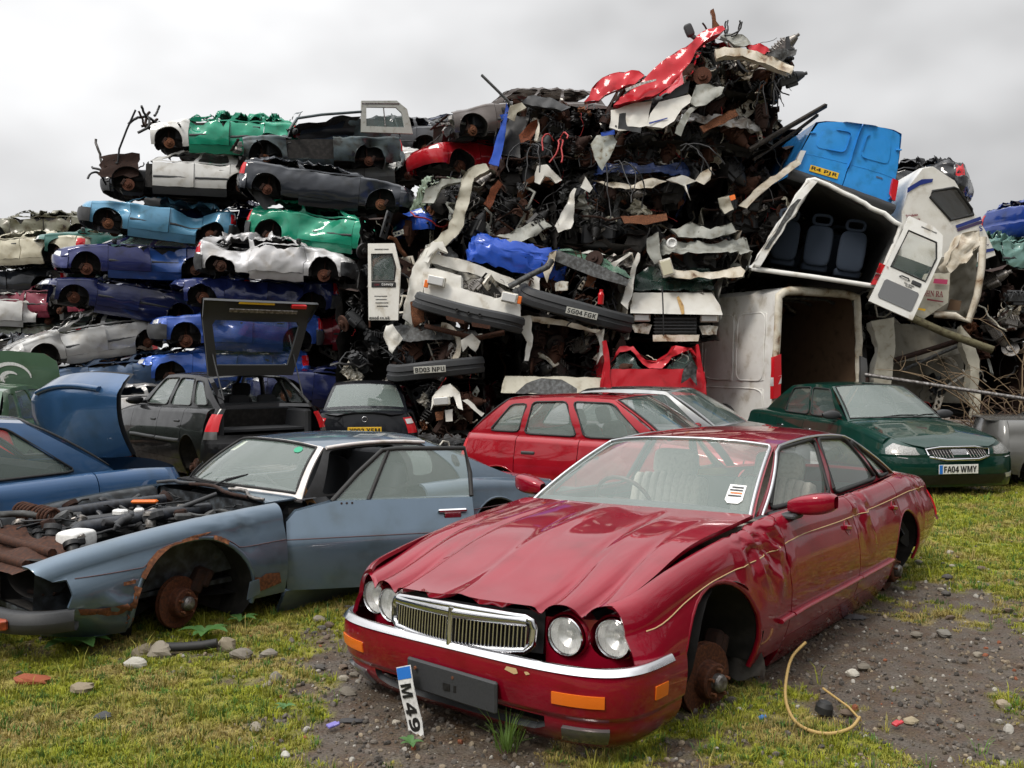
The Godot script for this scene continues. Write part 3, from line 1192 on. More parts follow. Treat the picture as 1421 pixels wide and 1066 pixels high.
	for sg: float in [-1.0,1.0]:
		var hs: Array = []
		for zl: float in [0.505,0.69]:
			var cp := PackedVector2Array()
			for k in 20:
				cp.append(Vector2(zl + cos(TAU * k / 20.0) * 0.093,0.628 + sin(TAU * k / 20.0) * 0.093))
			hs.append(cp)
		for zz in [[0.41,0.505], [0.505,0.69], [0.69,0.8]]:
			fp.panel(MB.q([zz[0], 0.5, zz[1], 0.5, zz[1], 0.7, zz[0], 0.7]), func(z: float, y: float) -> Vector3: return c.D(Vector3(nose_x(z) - 0.055, y, z * sg)), 0.05,0.05,0.0, hs)
	fp.commit("headlamp_panel", pm, root)
	for sg: float in [-1.0,1.0]:
		for zl: float in [0.505,0.69]:
			var o := c.D(Vector3(nose_x(zl) - 0.05,0.628, zl * sg))
			var ax := Vector3(1,-0.03, sg * 0.06)
			var mb := MB.new()
			mb.lathe(o, ax, MB.q([0.083,-0.03,0.084,0.012,0.08,0.016,0.076,0.01]), 28)
			var lamp := mb.commit("headlamp", M.chrome, root)
			var m2 := MB.new()
			m2.lathe(o, ax, MB.q([0.077,0.0,0.06,-0.03,0.03,-0.055,0.012,-0.06,0.012,-0.03,0.0,-0.028]), 24)
			m2.commit("reflector", M.reflector, lamp)
			var m3 := MB.new()
			var prof := PackedVector2Array()
			for i in 7:
				var f := i / 6.0
				prof.append(Vector2(0.0775 * sin(f * PI * 0.5), 0.008 + 0.024 * cos(f * PI * 0.5)))
			m3.lathe(o, ax, prof, 24)
			for i in range(-2,3):
				var zz := i * 0.028
				var hh := sqrt(0.076 * 0.076 - zz * zz)
				var yy := 0.03 - 0.02 * (zz * zz) / (0.08 * 0.08)
				var u := ax.cross(Vector3.UP).normalized()
				m3.tube(PackedVector3Array([o + ax * (yy - 0.018) + u * zz + Vector3(0, hh, 0), o + ax * yy + u * zz, o + ax * (yy - 0.018) + u * zz - Vector3(0, hh, 0)]), 0.0012,4)
			m3.commit("lens", M.lens, lamp)
	# grille: surround, centre bar, slats
	var gx := func(z: float, y: float, off: float) -> Vector3:
		return c.D(Vector3(nose_x(z) + 0.045 - absf(z) * 0.07 + off + (y - 0.63) * -0.1, y, z))
	var ring := MB.q([-0.4,0.66,-0.395,0.595,-0.365,0.565,-0.2,0.552,0,0.545,0.2,0.552,0.365,0.565,0.395,0.595,0.4,0.66,0.39,0.69,0.36,0.702,0.2,0.708,0,0.714,-0.2,0.708,-0.36,0.702,-0.39,0.69])
	var gm := MB.new()
	var rp := PackedVector3Array()
	for i in ring.size():
		for k in 3:
			var p := ring[i].lerp(ring[(i + 1) % ring.size()], k / 3.0)
			rp.append(gx.call(p.x, p.y, 0.0))
	gm.tube(rp, 0.017,8, true)
	# broad top bar
	var rows: Array = []
	for k in 5:
		var row := PackedVector3Array()
		for i in 25:
			var z := lerpf(-0.375,0.375, i / 24.0)
			row.append(gx.call(z, lerpf(0.668,0.712, k / 4.0), 0.012 * sin(k / 4.0 * PI) + 0.012))
		rows.append(row)
	gm.grid(rows)
	var grille := gm.commit("grille", M.chrome, root)
	for i in range(-19,20):
		if absi(i) < 1 or i == 1:
			continue
		var z := i * 0.0192
		var sm := MB.new()
		var top := 0.67
		var bot := 0.556 + 0.012 * absf(z) / 0.38
		var a: Vector3 = gx.call(z, bot, -0.008)
		var b: Vector3 = gx.call(z, top, -0.008)
		sm.box((a + b) * 0.5, Vector3(0.022, a.distance_to(b), 0.0065), Basis(Vector3.BACK, atan2(-(b.x - a.x), b.y - a.y)), 0.002)
		sm.commit("slat", M.chrome, grille)
	var cb := MB.new()
	cb.tube(PackedVector3Array([gx.call(0,0.71,0.012), gx.call(0,0.63,0.014), gx.call(0,0.548,0.012)]), 0.014,7)
	cb.commit("centre_bar", M.chrome, grille)
	var bk := MB.new()
	bk.panel(MB.q([-0.41,0.545,0.41,0.545,0.41,0.72,-0.41,0.72]), func(z: float, y: float) -> Vector3: return gx.call(z, y, -0.06), 0.1,0.1)
	bk.commit("grille_backing", M.black, grille)
	# bumper: body-coloured, an opening in the valance, chrome blade on top
	var bm := MB.new()
	var bf := func(a: float, v: float) -> Vector3: return bumper_at(c, a, v)
	var bz := func(z: float, v: float) -> Vector3: return bumper_z(c, z, v)
	var hole := PackedVector2Array()
	for p: Vector2 in [Vector2(-0.46,0.2), Vector2(-0.3,0.17), Vector2(0.3,0.17), Vector2(0.46,0.2), Vector2(0.52,0.28), Vector2(0.52,0.42), Vector2(-0.52,0.42), Vector2(-0.52,0.28)]:
		hole.append(Vector2(asin(pow(absf(p.x) / 0.885,2.3)) * 2.0 / PI * signf(p.x), p.y))
	var foggy: Array = []
	for sg: float in [-1.0,1.0]:
		var x0 := minf(0.0, sg)
		bm.panel(MB.q([x0,0, x0 + 1.0,0, x0 + 1.0,1, x0,1]), bf, 0.03,0.035,0.0, [hole])
	var bump := bm.commit("front_bumper", pm, root)
	bm = MB.new()
	bm.edge(hole, bf, 0.05,0.03)
	bm.panel(MB.q([-0.4,0.2,0.4,0.2,0.4,0.5,-0.4,0.5]), func(a: float, v: float) -> Vector3: return bumper_at(c, a, v, -0.09), 0.1,0.1)
	bm.panel(MB.q([-0.9,-0.16,0.9,-0.16,0.9,0.03,-0.9,0.03]), func(a: float, v: float) -> Vector3: return bumper_at(c, a, v, -0.1 + 0.02 * sin(a * 9.0)), 0.06,0.1)
	bm.commit("under_tray", M.plastic, bump)
	bm = MB.new()
	var br: Array = []
	for k in 7:
		var f := k / 6.0
		var row := PackedVector3Array()
		for i in 61:
			var a := lerpf(-0.985,0.985, i / 60.0)
			row.append(bumper_at(c, a, 0.975 + 0.03 * sin(f * PI), lerpf(0.008,-0.055, f)) + Vector3(0,0.012 * sin(f * PI) + 0.004 * f, 0))
		br.append(row)
	bm.grid(br)
	bm.commit("chrome_blade", M.chrome, bump)
	for d in [["indicator", M.amber, 0.56,0.77,0.62,0.76], ["side_marker", M.amber, 0.879,0.8842,0.62,0.78], ["fog_lamp", M.lampdark, 0.6,0.79,0.14,0.34]]:
		for sg: float in [-1.0,1.0]:
			var mb := MB.new()
			var u0: float = minf(d[2] * sg, d[3] * sg)
			var u1: float = maxf(d[2] * sg, d[3] * sg)
			mb.panel(MB.q([u0, d[4], u1, d[4], u1, d[5], u0, d[5]]), func(a: float, v: float) -> Vector3: return bumper_z(c, a, v, 0.006 + (0.012 if d[0] == "fog_lamp" else 0.0)), 0.05 if d[0] != "side_marker" else 0.002,0.05,0.02)
			mb.commit(d[0], d[1], bump)
	# the empty plate plinth
	var pl := MB.new()
	var pc := bumper_z(c, -0.04,0.56,0.024)
	var pb := Basis(Vector3.UP, -0.07)
	pl.box(pc, Vector3(0.022,0.135,0.54), pb, 0.008)
	var plinth := pl.commit("plate_plinth", M.plastic, bump)
	for zz: float in [-0.045,0.015]:
		var sm := MB.new()
		sm.box(pc + Vector3(0.011,-0.012, zz), Vector3(0.006,0.03,0.04))
		sm.commit("slot", M.black, plinth)
	for zz: float in [-0.19,-0.02,0.2]:
		var sm := MB.new()
		sm.lathe(pc + Vector3(0.009,0.035, zz), Vector3.RIGHT, MB.q([0.009,0,0.007,0.006,0,0.006]), 8)
		sm.commit("screw", M.rust, plinth)
	for d in [[-0.4,-0.33,0.86,0.93], [-0.46,-0.43,0.88,0.92]]:
		var sm := MB.new()
		sm.panel(MB.q([d[0], d[2] + 0.02, d[0] + 0.02, d[2], d[1], d[2] + 0.03, d[1] - 0.01, d[3], d[0] + 0.01, d[3]]), func(a: float, v: float) -> Vector3: return bumper_z(c, a, v, 0.003), 0.04,0.03)
		sm.commit("bare_patch", M.gold, bump)
	# windscreen with black band and bright surround
	var wm := MB.new()
	wm.panel(MB.q([-0.965,0.02,0.965,0.02,0.955,0.98,-0.955,0.98]), c.front.bind(0.0), 0.1,0.12)
	var ws := wm.commit("windscreen", M.skyhazeglass, root)
	wm = MB.new()
	wm.panel(MB.q([-0.965,0.015,0.965,0.015,0.965,0.1,-0.965,0.075]), c.front.bind(-0.008), 0.1,0.1)
	wm.commit("black_band", M.black, ws)
	wm = MB.new()
	var sp := PackedVector3Array()
	for e in [[Vector2(-0.975,0.0), Vector2(-0.972,0.95)], [Vector2(-0.955,0.985), Vector2(0.955,0.985)], [Vector2(0.972,0.95), Vector2(0.975,0.0)]]:
		for i in 13:
			var p: Vector2 = e[0].lerp(e[1], i / 12.0)
			sp.append(c.front(p.x, p.y, 0.006))
	wm.tube(sp, 0.011,6)
	wm.commit("screen_trim", M.chrome, root)
	# paper sticker low in the corner
	wm = MB.new()
	wm.panel(MB.q([-0.9,0.17,-0.875,0.13,-0.8,0.13,-0.775,0.17,-0.775,0.36,-0.9,0.36]), c.front.bind(0.004), 0.05,0.1)
	var stk := wm.commit("windscreen_sticker", M.whitepaint, ws)
	for k in 4:
		wm = MB.new()
		wm.panel(MB.q([-0.885,0.21 + k * 0.035,-0.79 - 0.01 * (k % 2), 0.21 + k * 0.035,-0.79 - 0.01 * (k % 2), 0.226 + k * 0.035,-0.885,0.226 + k * 0.035]), c.front.bind(0.0065), 0.05,0.1)
		wm.commit("printed_line", [M.greyplastic, M.amber, M.greyplastic, M.plastic][k], stk)
	wm = MB.new()
	for q: float in [-1.0,1.0]:
		var ra_ := [Vector2(q * 1.0,0), Vector2(q * 0.97,0), Vector2(q * 0.965,1), Vector2(q, 1)]
		if q > 0:
			ra_.reverse()
		wm.panel(PackedVector2Array(ra_), c.front, 0.05,0.1)
		wm.panel(MB.q([minf(q, q * 0.9), 0, maxf(q, q * 0.9), 0, maxf(q, q * 0.88), 1, minf(q, q * 0.88), 1]), c.rear, 0.1,0.12)
	wm.panel(MB.q([-0.97,0.975,0.97,0.975,0.97,1,-0.97,1]), c.front, 0.1,0.1)
	wm.panel(MB.q([-0.9,0.92,0.9,0.92,0.9,1,-0.9,1]), c.rear, 0.1,0.1)
	wm.commit("screen_surround", pm, root)
	for sg: float in [-1.0,1.0]:
		var fm := MB.new()
		c.frame(fm, sg)
		fm.commit("window_frame", pm, root)
		for i in 3:
			var gm2 := MB.new()
			gm2.panel(c.window_poly(i, -0.004), c.gside.bind(sg, -0.01), 0.1,0.2)
			gm2.commit("side_window", M.skyhazeglass, root)
		for i in 3:
			var dm := MB.new()
			var pts := PackedVector3Array()
			for p in c.window_poly(i):
				pts.append(c.gside(p.x, p.y, sg, 0.004))
			dm.tube(pts, 0.014,5, true)
			dm.commit("window_seal", M.rubber, root)
		var tm := MB.new()
		var tp := PackedVector3Array()
		for e in [[Vector2(0.03,0.0), Vector2(0.01,0.9)], [Vector2(0.04,0.985), Vector2(0.95,0.985)], [Vector2(0.985,0.9), Vector2(0.985,0.08)]]:
			for i in 13:
				var p: Vector2 = e[0].lerp(e[1], i / 12.0)
				tp.append(c.gside(p.x, p.y, sg, 0.008))
		tm.tube(tp, 0.011,6)
		tm.commit("window_trim", M.chrome, root)
		for hx: float in [-1.62,-2.6]:
			var hm := MB.new()
			var hp := c.side(hx, 0.93, sg)
			hm.lathe(hp + Vector3(0,0,-0.004 * sg), Vector3(0,0.25, sg), MB.q([0.052,0.002,0.047,0.008,0.04,0.004,0.03,-0.008,0.0,-0.01]), 20)
			hm.box(hp + Vector3(0.01,0.0,0.01 * sg), Vector3(0.1,0.03,0.016), Basis(Vector3.BACK, 0.15), 0.007)
			hm.commit("door_handle", pm, root)
		var lm := MB.new()
		var l1 := PackedVector3Array()
		for i in 90:
			var x := lerpf(0.72,-3.55, i / 89.0)
			var yl := lerpf(0.665,0.785, smoothstep(0.75,0.1, x)) + 0.05 * smoothstep(0.1,-1.0, x) + 0.03 * smoothstep(-1.0,-3.0, x)
			l1.append(c.side(x, c.ty(x, yl), sg) + Vector3(0,0,0.0015 * sg))
		lm.tube(l1,0.0032,4)
		lm.commit("coachline", M.gold, root)
		for d in [[-0.5,-0.655], [-0.67,-1.765], [-1.775,-2.44]]:
			var sm := MB.new()
			var s1 := PackedVector3Array()
			for i in 8:
				var x := lerpf(d[0], d[1], i / 7.0)
				s1.append(c.side(x, 0.3, sg) + Vector3(0,0,0.004 * sg))
			sm.tube(s1,0.026,8, false, 0.5)
			sm.commit("rubbing_strip", pm, root)
	# seats: pale leather with pleats
	for z: float in [-0.37,0.37]:
		var sm := MB.new()
		var base := c.D(Vector3(-1.5,0.47, z))
		c.soft(sm, base + Vector3(0.12,0.0,0), Vector3(0.56,0.2,0.54), Basis(Vector3.BACK, 0.15))
		for k in 9:
			var zz := (k - 4) * 0.056
			var side_ := absf(zz) / 0.25
			var b := Basis(Vector3.BACK, 0.3)
			c.soft(sm, base + Vector3(-0.2 + side_ * side_ * 0.05,0.27, zz), Vector3(0.17,0.64 - 0.05 * side_, 0.066), b)
		c.soft(sm, base + Vector3(-0.31,0.63,0), Vector3(0.12,0.19,0.32), Basis(Vector3.BACK, 0.25))
		sm.commit("seat", M.cream, root)
	var db := MB.new()
	db.panel(MB.q([-1.02,-0.92,-0.5,-0.92,-0.5,0.92,-1.02,0.92]), func(x: float, q: float) -> Vector3:
		return c.D(Vector3(x + 0.1 * (1.0 - q * q), 0.93 - 0.1 * pow(clampf((-0.7 - x) / 0.3,0.0,1.0), 2.0) + 0.02 * sin(q * 3.0), q * 0.74)), 0.08,0.12,0.1)
	db.commit("dash_top", M.cream, root)
	c.wheel(c.D(Vector3(-1.12,0.9,0.37)), Vector3(-0.85,0.45,0), 0.195, M.wood)
	# rear bench and parcel shelf
	# door mirrors
	for sg: float in [-1.0,1.0]:
		var mm := MB.new()
		var p := c.D(Vector3(-0.83,0.995,0.8 * sg))
		var rows2: Array = []
		for i in 13:
			var f := i / 12.0
			var r := pow(sin(PI * clampf(f * 0.9 + 0.07,0.03,0.985)), 0.3) * (0.72 + 0.28 * f)
			var row := PackedVector3Array()
			for j in 18:
				var an := TAU * j / 18.0
				var cx := signf(cos(an)) * pow(absf(cos(an)), 0.5)
				var cy := signf(sin(an)) * pow(absf(sin(an)), 0.55)
				if cx < 0.0:
					cx *= 0.35
				row.append(p + Vector3(cx * 0.1 * r - 0.03 - f * 0.05, cy * 0.066 * r + f * 0.03, (0.01 + f * 0.235) * sg))
			rows2.append(row)
		mm.grid(rows2, true)
		var mir := mm.commit("door_mirror", pm, root)
		mm = MB.new()
		mm.box(p + Vector3(0.0,-0.05,-0.02 * sg), Vector3(0.14,0.03,0.18), Basis(Vector3.RIGHT, 0.0), 0.01)
		mm.commit("mirror_foot", M.plastic, mir)
	# axle ends; the left front disc stands clear of its arch
	for sg: float in [-1.0,1.0]:
		var o := c.D(Vector3(0.05,0.285 - c.roll * sg * 0.0, sg * 0.76))
		var ax := Vector3(0.22 * -sg, 0.0, sg)
		hub(root, o, ax, 0.17, M.disc)
		hub(root, c.D(Vector3(-2.87,0.3, sg * 0.74)), Vector3(0,0, sg), 0.15, M.disc)
	# torn splash liner hanging in the left arch
	var sl := MB.new()
	sl.panel(MB.q([0,0,1,0,1,1,0,1]), func(u: float, v: float) -> Vector3:
		var an := lerpf(PI * 0.55, PI * 1.12, v)
		return c.D(Vector3(0.1 + cos(an) * (0.42 - 0.03 * sin(u * 7.0 + v * 5.0)) - 0.02,0.35 + sin(an) * 0.4 + 0.015 * sin(u * 9.0), -0.6 - 0.24 * u - 0.05 * sin(v * 8.0))), 0.1,0.06)
	sl.commit("splash_liner", M.linermuck, root)
	# torn black piece hanging from the rear arch
	sl = MB.new()
	sl.panel(MB.q([0,0,0.5,-0.35,0.62,-0.3,0.55,0.0,1,0.2,0.8,0.6,0.1,0.5]), func(u: float, v: float) -> Vector3:
		return c.D(Vector3(-3.1 - u * 0.28,0.52 + v * 0.35,-0.8 + 0.05 * sin(u * 8.0 + v * 3.0))), 0.1,0.1,0.01)
	sl.commit("torn_liner", M.plastic, root)
	# snapped plate hanging from the plinth by one corner
	var pn := thing("broken_number_plate", "snapped white number plate hanging from the red saloon's bumper", "number plate", Vector3.ZERO)
	pn.transform = root.transform
	var top := pc + Vector3(0.03,0.045,0.235)
	var dir := Vector3(0.05,-1.0,-0.34).normalized()
	var rt := Vector3(0.15,0.33,-1.0)
	rt = (rt - dir * rt.dot(dir)).normalized()
	var nrm := dir.cross(rt)
	var pmb := MB.new()
	var bend := func(u: float, v: float) -> Vector3:
		return top + rt * (u - 0.5) * 0.105 + dir * v * 0.42 + Vector3(1,0.05,0) * (0.02 + 0.16 * pow(maxf(0.0, v - 0.55), 1.6) + 0.006 * sin(v * 6.0)) + rt * -0.1 * pow(maxf(0.0, v - 0.75) * 4.0,2.0)
	pmb.panel(MB.q([0,0,1,0,1,0.78,0.55,0.86,0.9,1.0,0.25,1.0,0,0.8]), bend, 0.2,0.06,0.003)
	var pbo := pmb.commit("plate_board", M.whitepaint, pn)
	pmb = MB.new()
	pmb.panel(MB.q([0.03,0.01,0.97,0.01,0.97,0.13,0.03,0.13]), func(u: float, v: float) -> Vector3: return bend.call(u, v) + nrm * -0.002 * signf(nrm.x) * -1.0,0.2,0.06,0.002)
	pmb.commit("blue_band", M.platebLue, pbo)
	var k := 0
	for ch in ["M", "4", "9"]:
		var vv := [0.25,0.44,0.6][k] as float
		var cpt: Vector3 = bend.call(0.5, vv)
		var dn: Vector3 = (bend.call(0.5, vv + 0.05) - bend.call(0.5, vv - 0.05)).normalized()
		var up_ := rt
		if dn.cross(up_).x < 0.0:
			up_ = -rt
		letters(ch, pbo, cpt, dn, up_, 0.074,0.058, M.letter)
		k += 1
# rusted disc and hub
func hub(root: Node, o: Vector3, ax: Vector3, r: float, m: Material) -> void:
	var mb := MB.new()
	mb.lathe(o, ax, MB.q([0.0,-0.032, r, -0.032, r, -0.02, r - 0.012,-0.018, r - 0.012,-0.01, r, -0.008, r, 0.002, r - 0.004,0.004,0.092,0.004,0.088,0.012,0.085,0.055,0.078,0.062,0.042,0.062]), 32)
	var d := mb.commit("brake_disc", m, root)
	mb = MB.new()
	mb.lathe(o, ax, MB.q([0.044,0.05,0.042,0.085,0.034,0.098,0.018,0.104,0.0,0.105]), 18)
	mb.commit("hub_cap", M.steel, d)
	mb = MB.new()
	var u := ax.cross(Vector3.UP).normalized()
	var w := u.cross(ax).normalized()
	for i in 5:
		var an := TAU * i / 5.0 + 0.4
		var c := o + (u * cos(an) + w * sin(an)) * 0.06 + ax.normalized() * 0.06
		mb.tube(PackedVector3Array([c, c + ax.normalized() * 0.03]), 0.008,6)
	mb.commit("wheel_studs", M.rust, d)
	mb = MB.new()
	var cs := Vector3(-0.05,0.11,0) if ax.z < 0 else Vector3(-0.05,0.11,0)
	mb.box(o + Vector3(-0.165,0.1,0) - ax * 0.05, Vector3(0.08,0.17,0.1), Basis(Vector3.BACK, 0.5), 0.02)
	mb.box(o + Vector3(-0.2,0.11,0) - ax * 0.01, Vector3(0.05,0.11,0.04), Basis(Vector3.BACK, 0.5), 0.012)
	mb.tube(PackedVector3Array([o - ax * 0.03, o - ax * 0.12, o - ax * 0.45 + Vector3(0,0.03,0)]), [0.07,0.05,0.03], 8)
	mb.tube(PackedVector3Array([o - ax * 0.08, o - ax * 0.2 + Vector3(0.02,0.35,0)]), 0.03,7)
	mb.commit("caliper", M.darkrust, d)

# ------------------------------------------------------------------ ground
var gnz := FastNoiseLite.new()
func blob(x: float, z: float, cx: float, cz: float, rx: float, rz: float) -> float:
	var a := (x - cx) / rx
	var b := (z - cz) / rz
	return exp(-(a * a + b * b))
# how mossy the yard is at a place
func moss(x: float, z: float) -> float:
	var m := 0.54
	m += 0.75 * blob(x, z, -2.2,-4.3,1.4,1.0)
	m += 0.8 * blob(x, z, -1.9,-6.3,1.5,0.6)
	m -= 0.75 * blob(x, z, -0.75,-5.3,0.5,0.8)
	m -= 0.75 * blob(x, z, -0.3,-4.3,0.5,0.5)
	m -= 0.3 * blob(x, z, -3.0,-5.3,0.5,0.22)
	m -= 0.62 * blob(x, z, 1.9,-4.9,0.7,0.8)
	m -= 0.42 * blob(x, z, 2.8,-5.4,0.7,0.6)
	m -= 0.55 * blob(x, z, 1.9,-6.3,0.45,0.7)
	m += 0.25 * blob(x, z, 1.2,-4.3,0.35,0.5)
	m += 0.75 * blob(x, z, 4.7,-10.3,2.0,1.6)
	m += 0.35 * blob(x, z, 3.5,-8.2,1.0,1.0)
	m -= 0.45 * smoothstep(-12.5,-15.0, z)
	m += 0.4 * gnz.get_noise_2d(x * 1.3, z * 1.3) + 0.42 * gnz.get_noise_2d(x * 5.0 + 40.0, z * 5.0)
	return clampf(m, 0.0,1.0)
func ground_y(x: float, z: float) -> float:
	return 0.025 * gnz.get_noise_2d(x * 0.9, z * 0.9) + 0.012 * gnz.get_noise_2d(x * 5.0, z * 5.0) - 0.01
func make_ground() -> void:
	gnz.seed = 9
	gnz.frequency = 0.6
	gnz.fractal_octaves = 3
	var xs: Array = []
	var zs: Array = []
	var z := 3.0
	while z > -60.0:
		zs.append(z)
		var d := absf(z + 4.6)
		z -= 0.035 + 0.01 * maxf(0.0, d - 1.2) if z < -2.8 else 0.5
	for e in [-90.0,-160.0,-400.0]:
		zs.append(e)
	var x := 0.0
	while x < 60.0:
		xs.append(x)
		x += 0.04 + 0.012 * maxf(0.0, absf(x) - 2.5)
	for e in [90.0,160.0,400.0]:
		xs.append(e)
	var ax: Array = []
	for i in range(xs.size() - 1,0,-1):
		ax.append(-xs[i])
	ax.append_array(xs)
	var mb := MB.new()
	mb.colored = true
	var w := ax.size()
	var earth := Color(0.076,0.049,0.029)
	var grit := Color(0.092,0.076,0.06)
	var green := Color(0.235,0.235,0.018)
	var straw := Color(0.27,0.21,0.065)
	for zz: float in zs:
		for xx: float in ax:
			var m := moss(xx, zz)
			var g := gnz.get_noise_2d(xx * 9.0 + 7.0, zz * 9.0)
			var g2 := gnz.get_noise_2d(xx * 2.2 - 17.0, zz * 2.2)
			var c := earth.lerp(grit, clampf(0.5 + g * 1.3,0.0,1.0))
			var gc := green.lerp(straw, clampf(0.32 + g2 * 1.5 + g * 0.7,0.0,1.0))
			c = c.lerp(gc, smoothstep(0.38,0.72, m + g * 0.18))
			mb.col = c
			mb.vert(Vector3(xx, ground_y(xx, zz), zz))
	for i in zs.size() - 1:
		for j in w - 1:
			var a := i * w + j
			mb.tri(a, a + w, a + w + 1)
			mb.tri(a, a + w + 1, a + 1)
	var gm := mat(Color(1,1,1), 0.95,0.0, noise_tex(1024,0.05,31, [[0.0, Color(0.45,0.43,0.4)], [0.4, Color(0.85,0.84,0.82)], [0.6, Color(1,1,1)], [1.0, Color(1,1,0.96)]]), 1.1)
	gm.vertex_color_use_as_albedo = true
	gm.uv1_world_triplanar = true
	gm.normal_enabled = true
	gm.normal_texture = noise_tex(1024,0.035,32, [], FastNoiseLite.TYPE_SIMPLEX_SMOOTH, 5,6.0)
	gm.normal_scale = 1.0
	gm.roughness_texture = noise_tex(512,0.01,33, [[0.0, Color(0.3,0.3,0.3)], [0.4, Color(0.62,0.62,0.62)], [0.65, Color(0.95,0.95,0.95)], [1.0, Color(1,1,1)]])
	var gr := mb.commit("ground", gm, self)
	meta(gr, "", "", "", "structure")
func multi(nm: String, label: String, cat: String, me: Mesh, xf: Array, cols: PackedColorArray) -> void:
	var mm := MultiMesh.new()
	mm.transform_format = MultiMesh.TRANSFORM_3D
	mm.use_colors = true
	mm.mesh = me
	mm.instance_count = xf.size()
	for i in xf.size():
		mm.set_instance_transform(i, xf[i])
		mm.set_instance_color(i, cols[i])
	var o := MultiMeshInstance3D.new()
	o.name = numbered(nm)
	o.multimesh = mm
	add_child(o)
	meta(o, label, cat, "", "stuff")
func stone_mesh(seed_: int, flat := 0.7) -> ArrayMesh:
	# a broken stone: a ball cut by random planes
	var rng := RandomNumberGenerator.new()
	rng.seed = seed_ * 13 + 1
	var pn: Array = []
	for k in 13:
		var d := Vector3(rng.randf_range(-1,1), rng.randf_range(-1,1), rng.randf_range(-1,1)).normalized()
		pn.append([d, rng.randf_range(0.3,0.46)])
	var mb := MB.new()
	var rows: Array = []
	for i in 8:
		var la := PI * i / 7.0 - PI * 0.5
		var row := PackedVector3Array()
		for j in 11:
			var lo := TAU * j / 11.0
			var q := Vector3(cos(la) * cos(lo), sin(la), cos(la) * sin(lo))
			var r := 0.55
			for p in pn:
				var c: float = q.dot(p[0])
				if c > 0.05:
					r = minf(r, p[1] / c)
			row.append(Vector3(q.x, q.y * flat, q.z * 0.85) * r)
		rows.append(row)
	mb.grid(rows, true)
	mb.flat()
	var tmp := Node3D.new()
	var mi := mb.commit("s", M.stone, tmp)
	var me: ArrayMesh = mi.mesh
	tmp.free()
	return me
func clump_mesh(seed_: int, blades: int, h: float, spread: float, wd: float) -> ArrayMesh:
	var rng := RandomNumberGenerator.new()
	rng.seed = seed_
	var mb := MB.new()
	for i in blades:
		var an := rng.randf() * TAU
		var o := Vector3(cos(an), 0, sin(an)) * rng.randf() * spread
		var d := Vector3(cos(an + rng.randf_range(-0.7,0.7)), 0, sin(an)) * rng.randf_range(0.2,0.9)
		var hh := h * rng.randf_range(0.45,1.0)
		var s := Vector3(-d.z, 0, d.x).normalized() * wd
		var m := o + d * hh * 0.35 + Vector3(0, hh * 0.62,0)
		var t := o + d * hh * 0.95 + Vector3(0, hh * rng.randf_range(0.75,1.0), 0)
		mb.quadp(o - s, o + s, m + s * 0.7, m - s * 0.7)
		mb.trip(m - s * 0.7, m + s * 0.7, t)
	var tmp := Node3D.new()
	var mi := mb.commit("s", M.blade, tmp)
	var me: ArrayMesh = mi.mesh
	tmp.free()
	return me
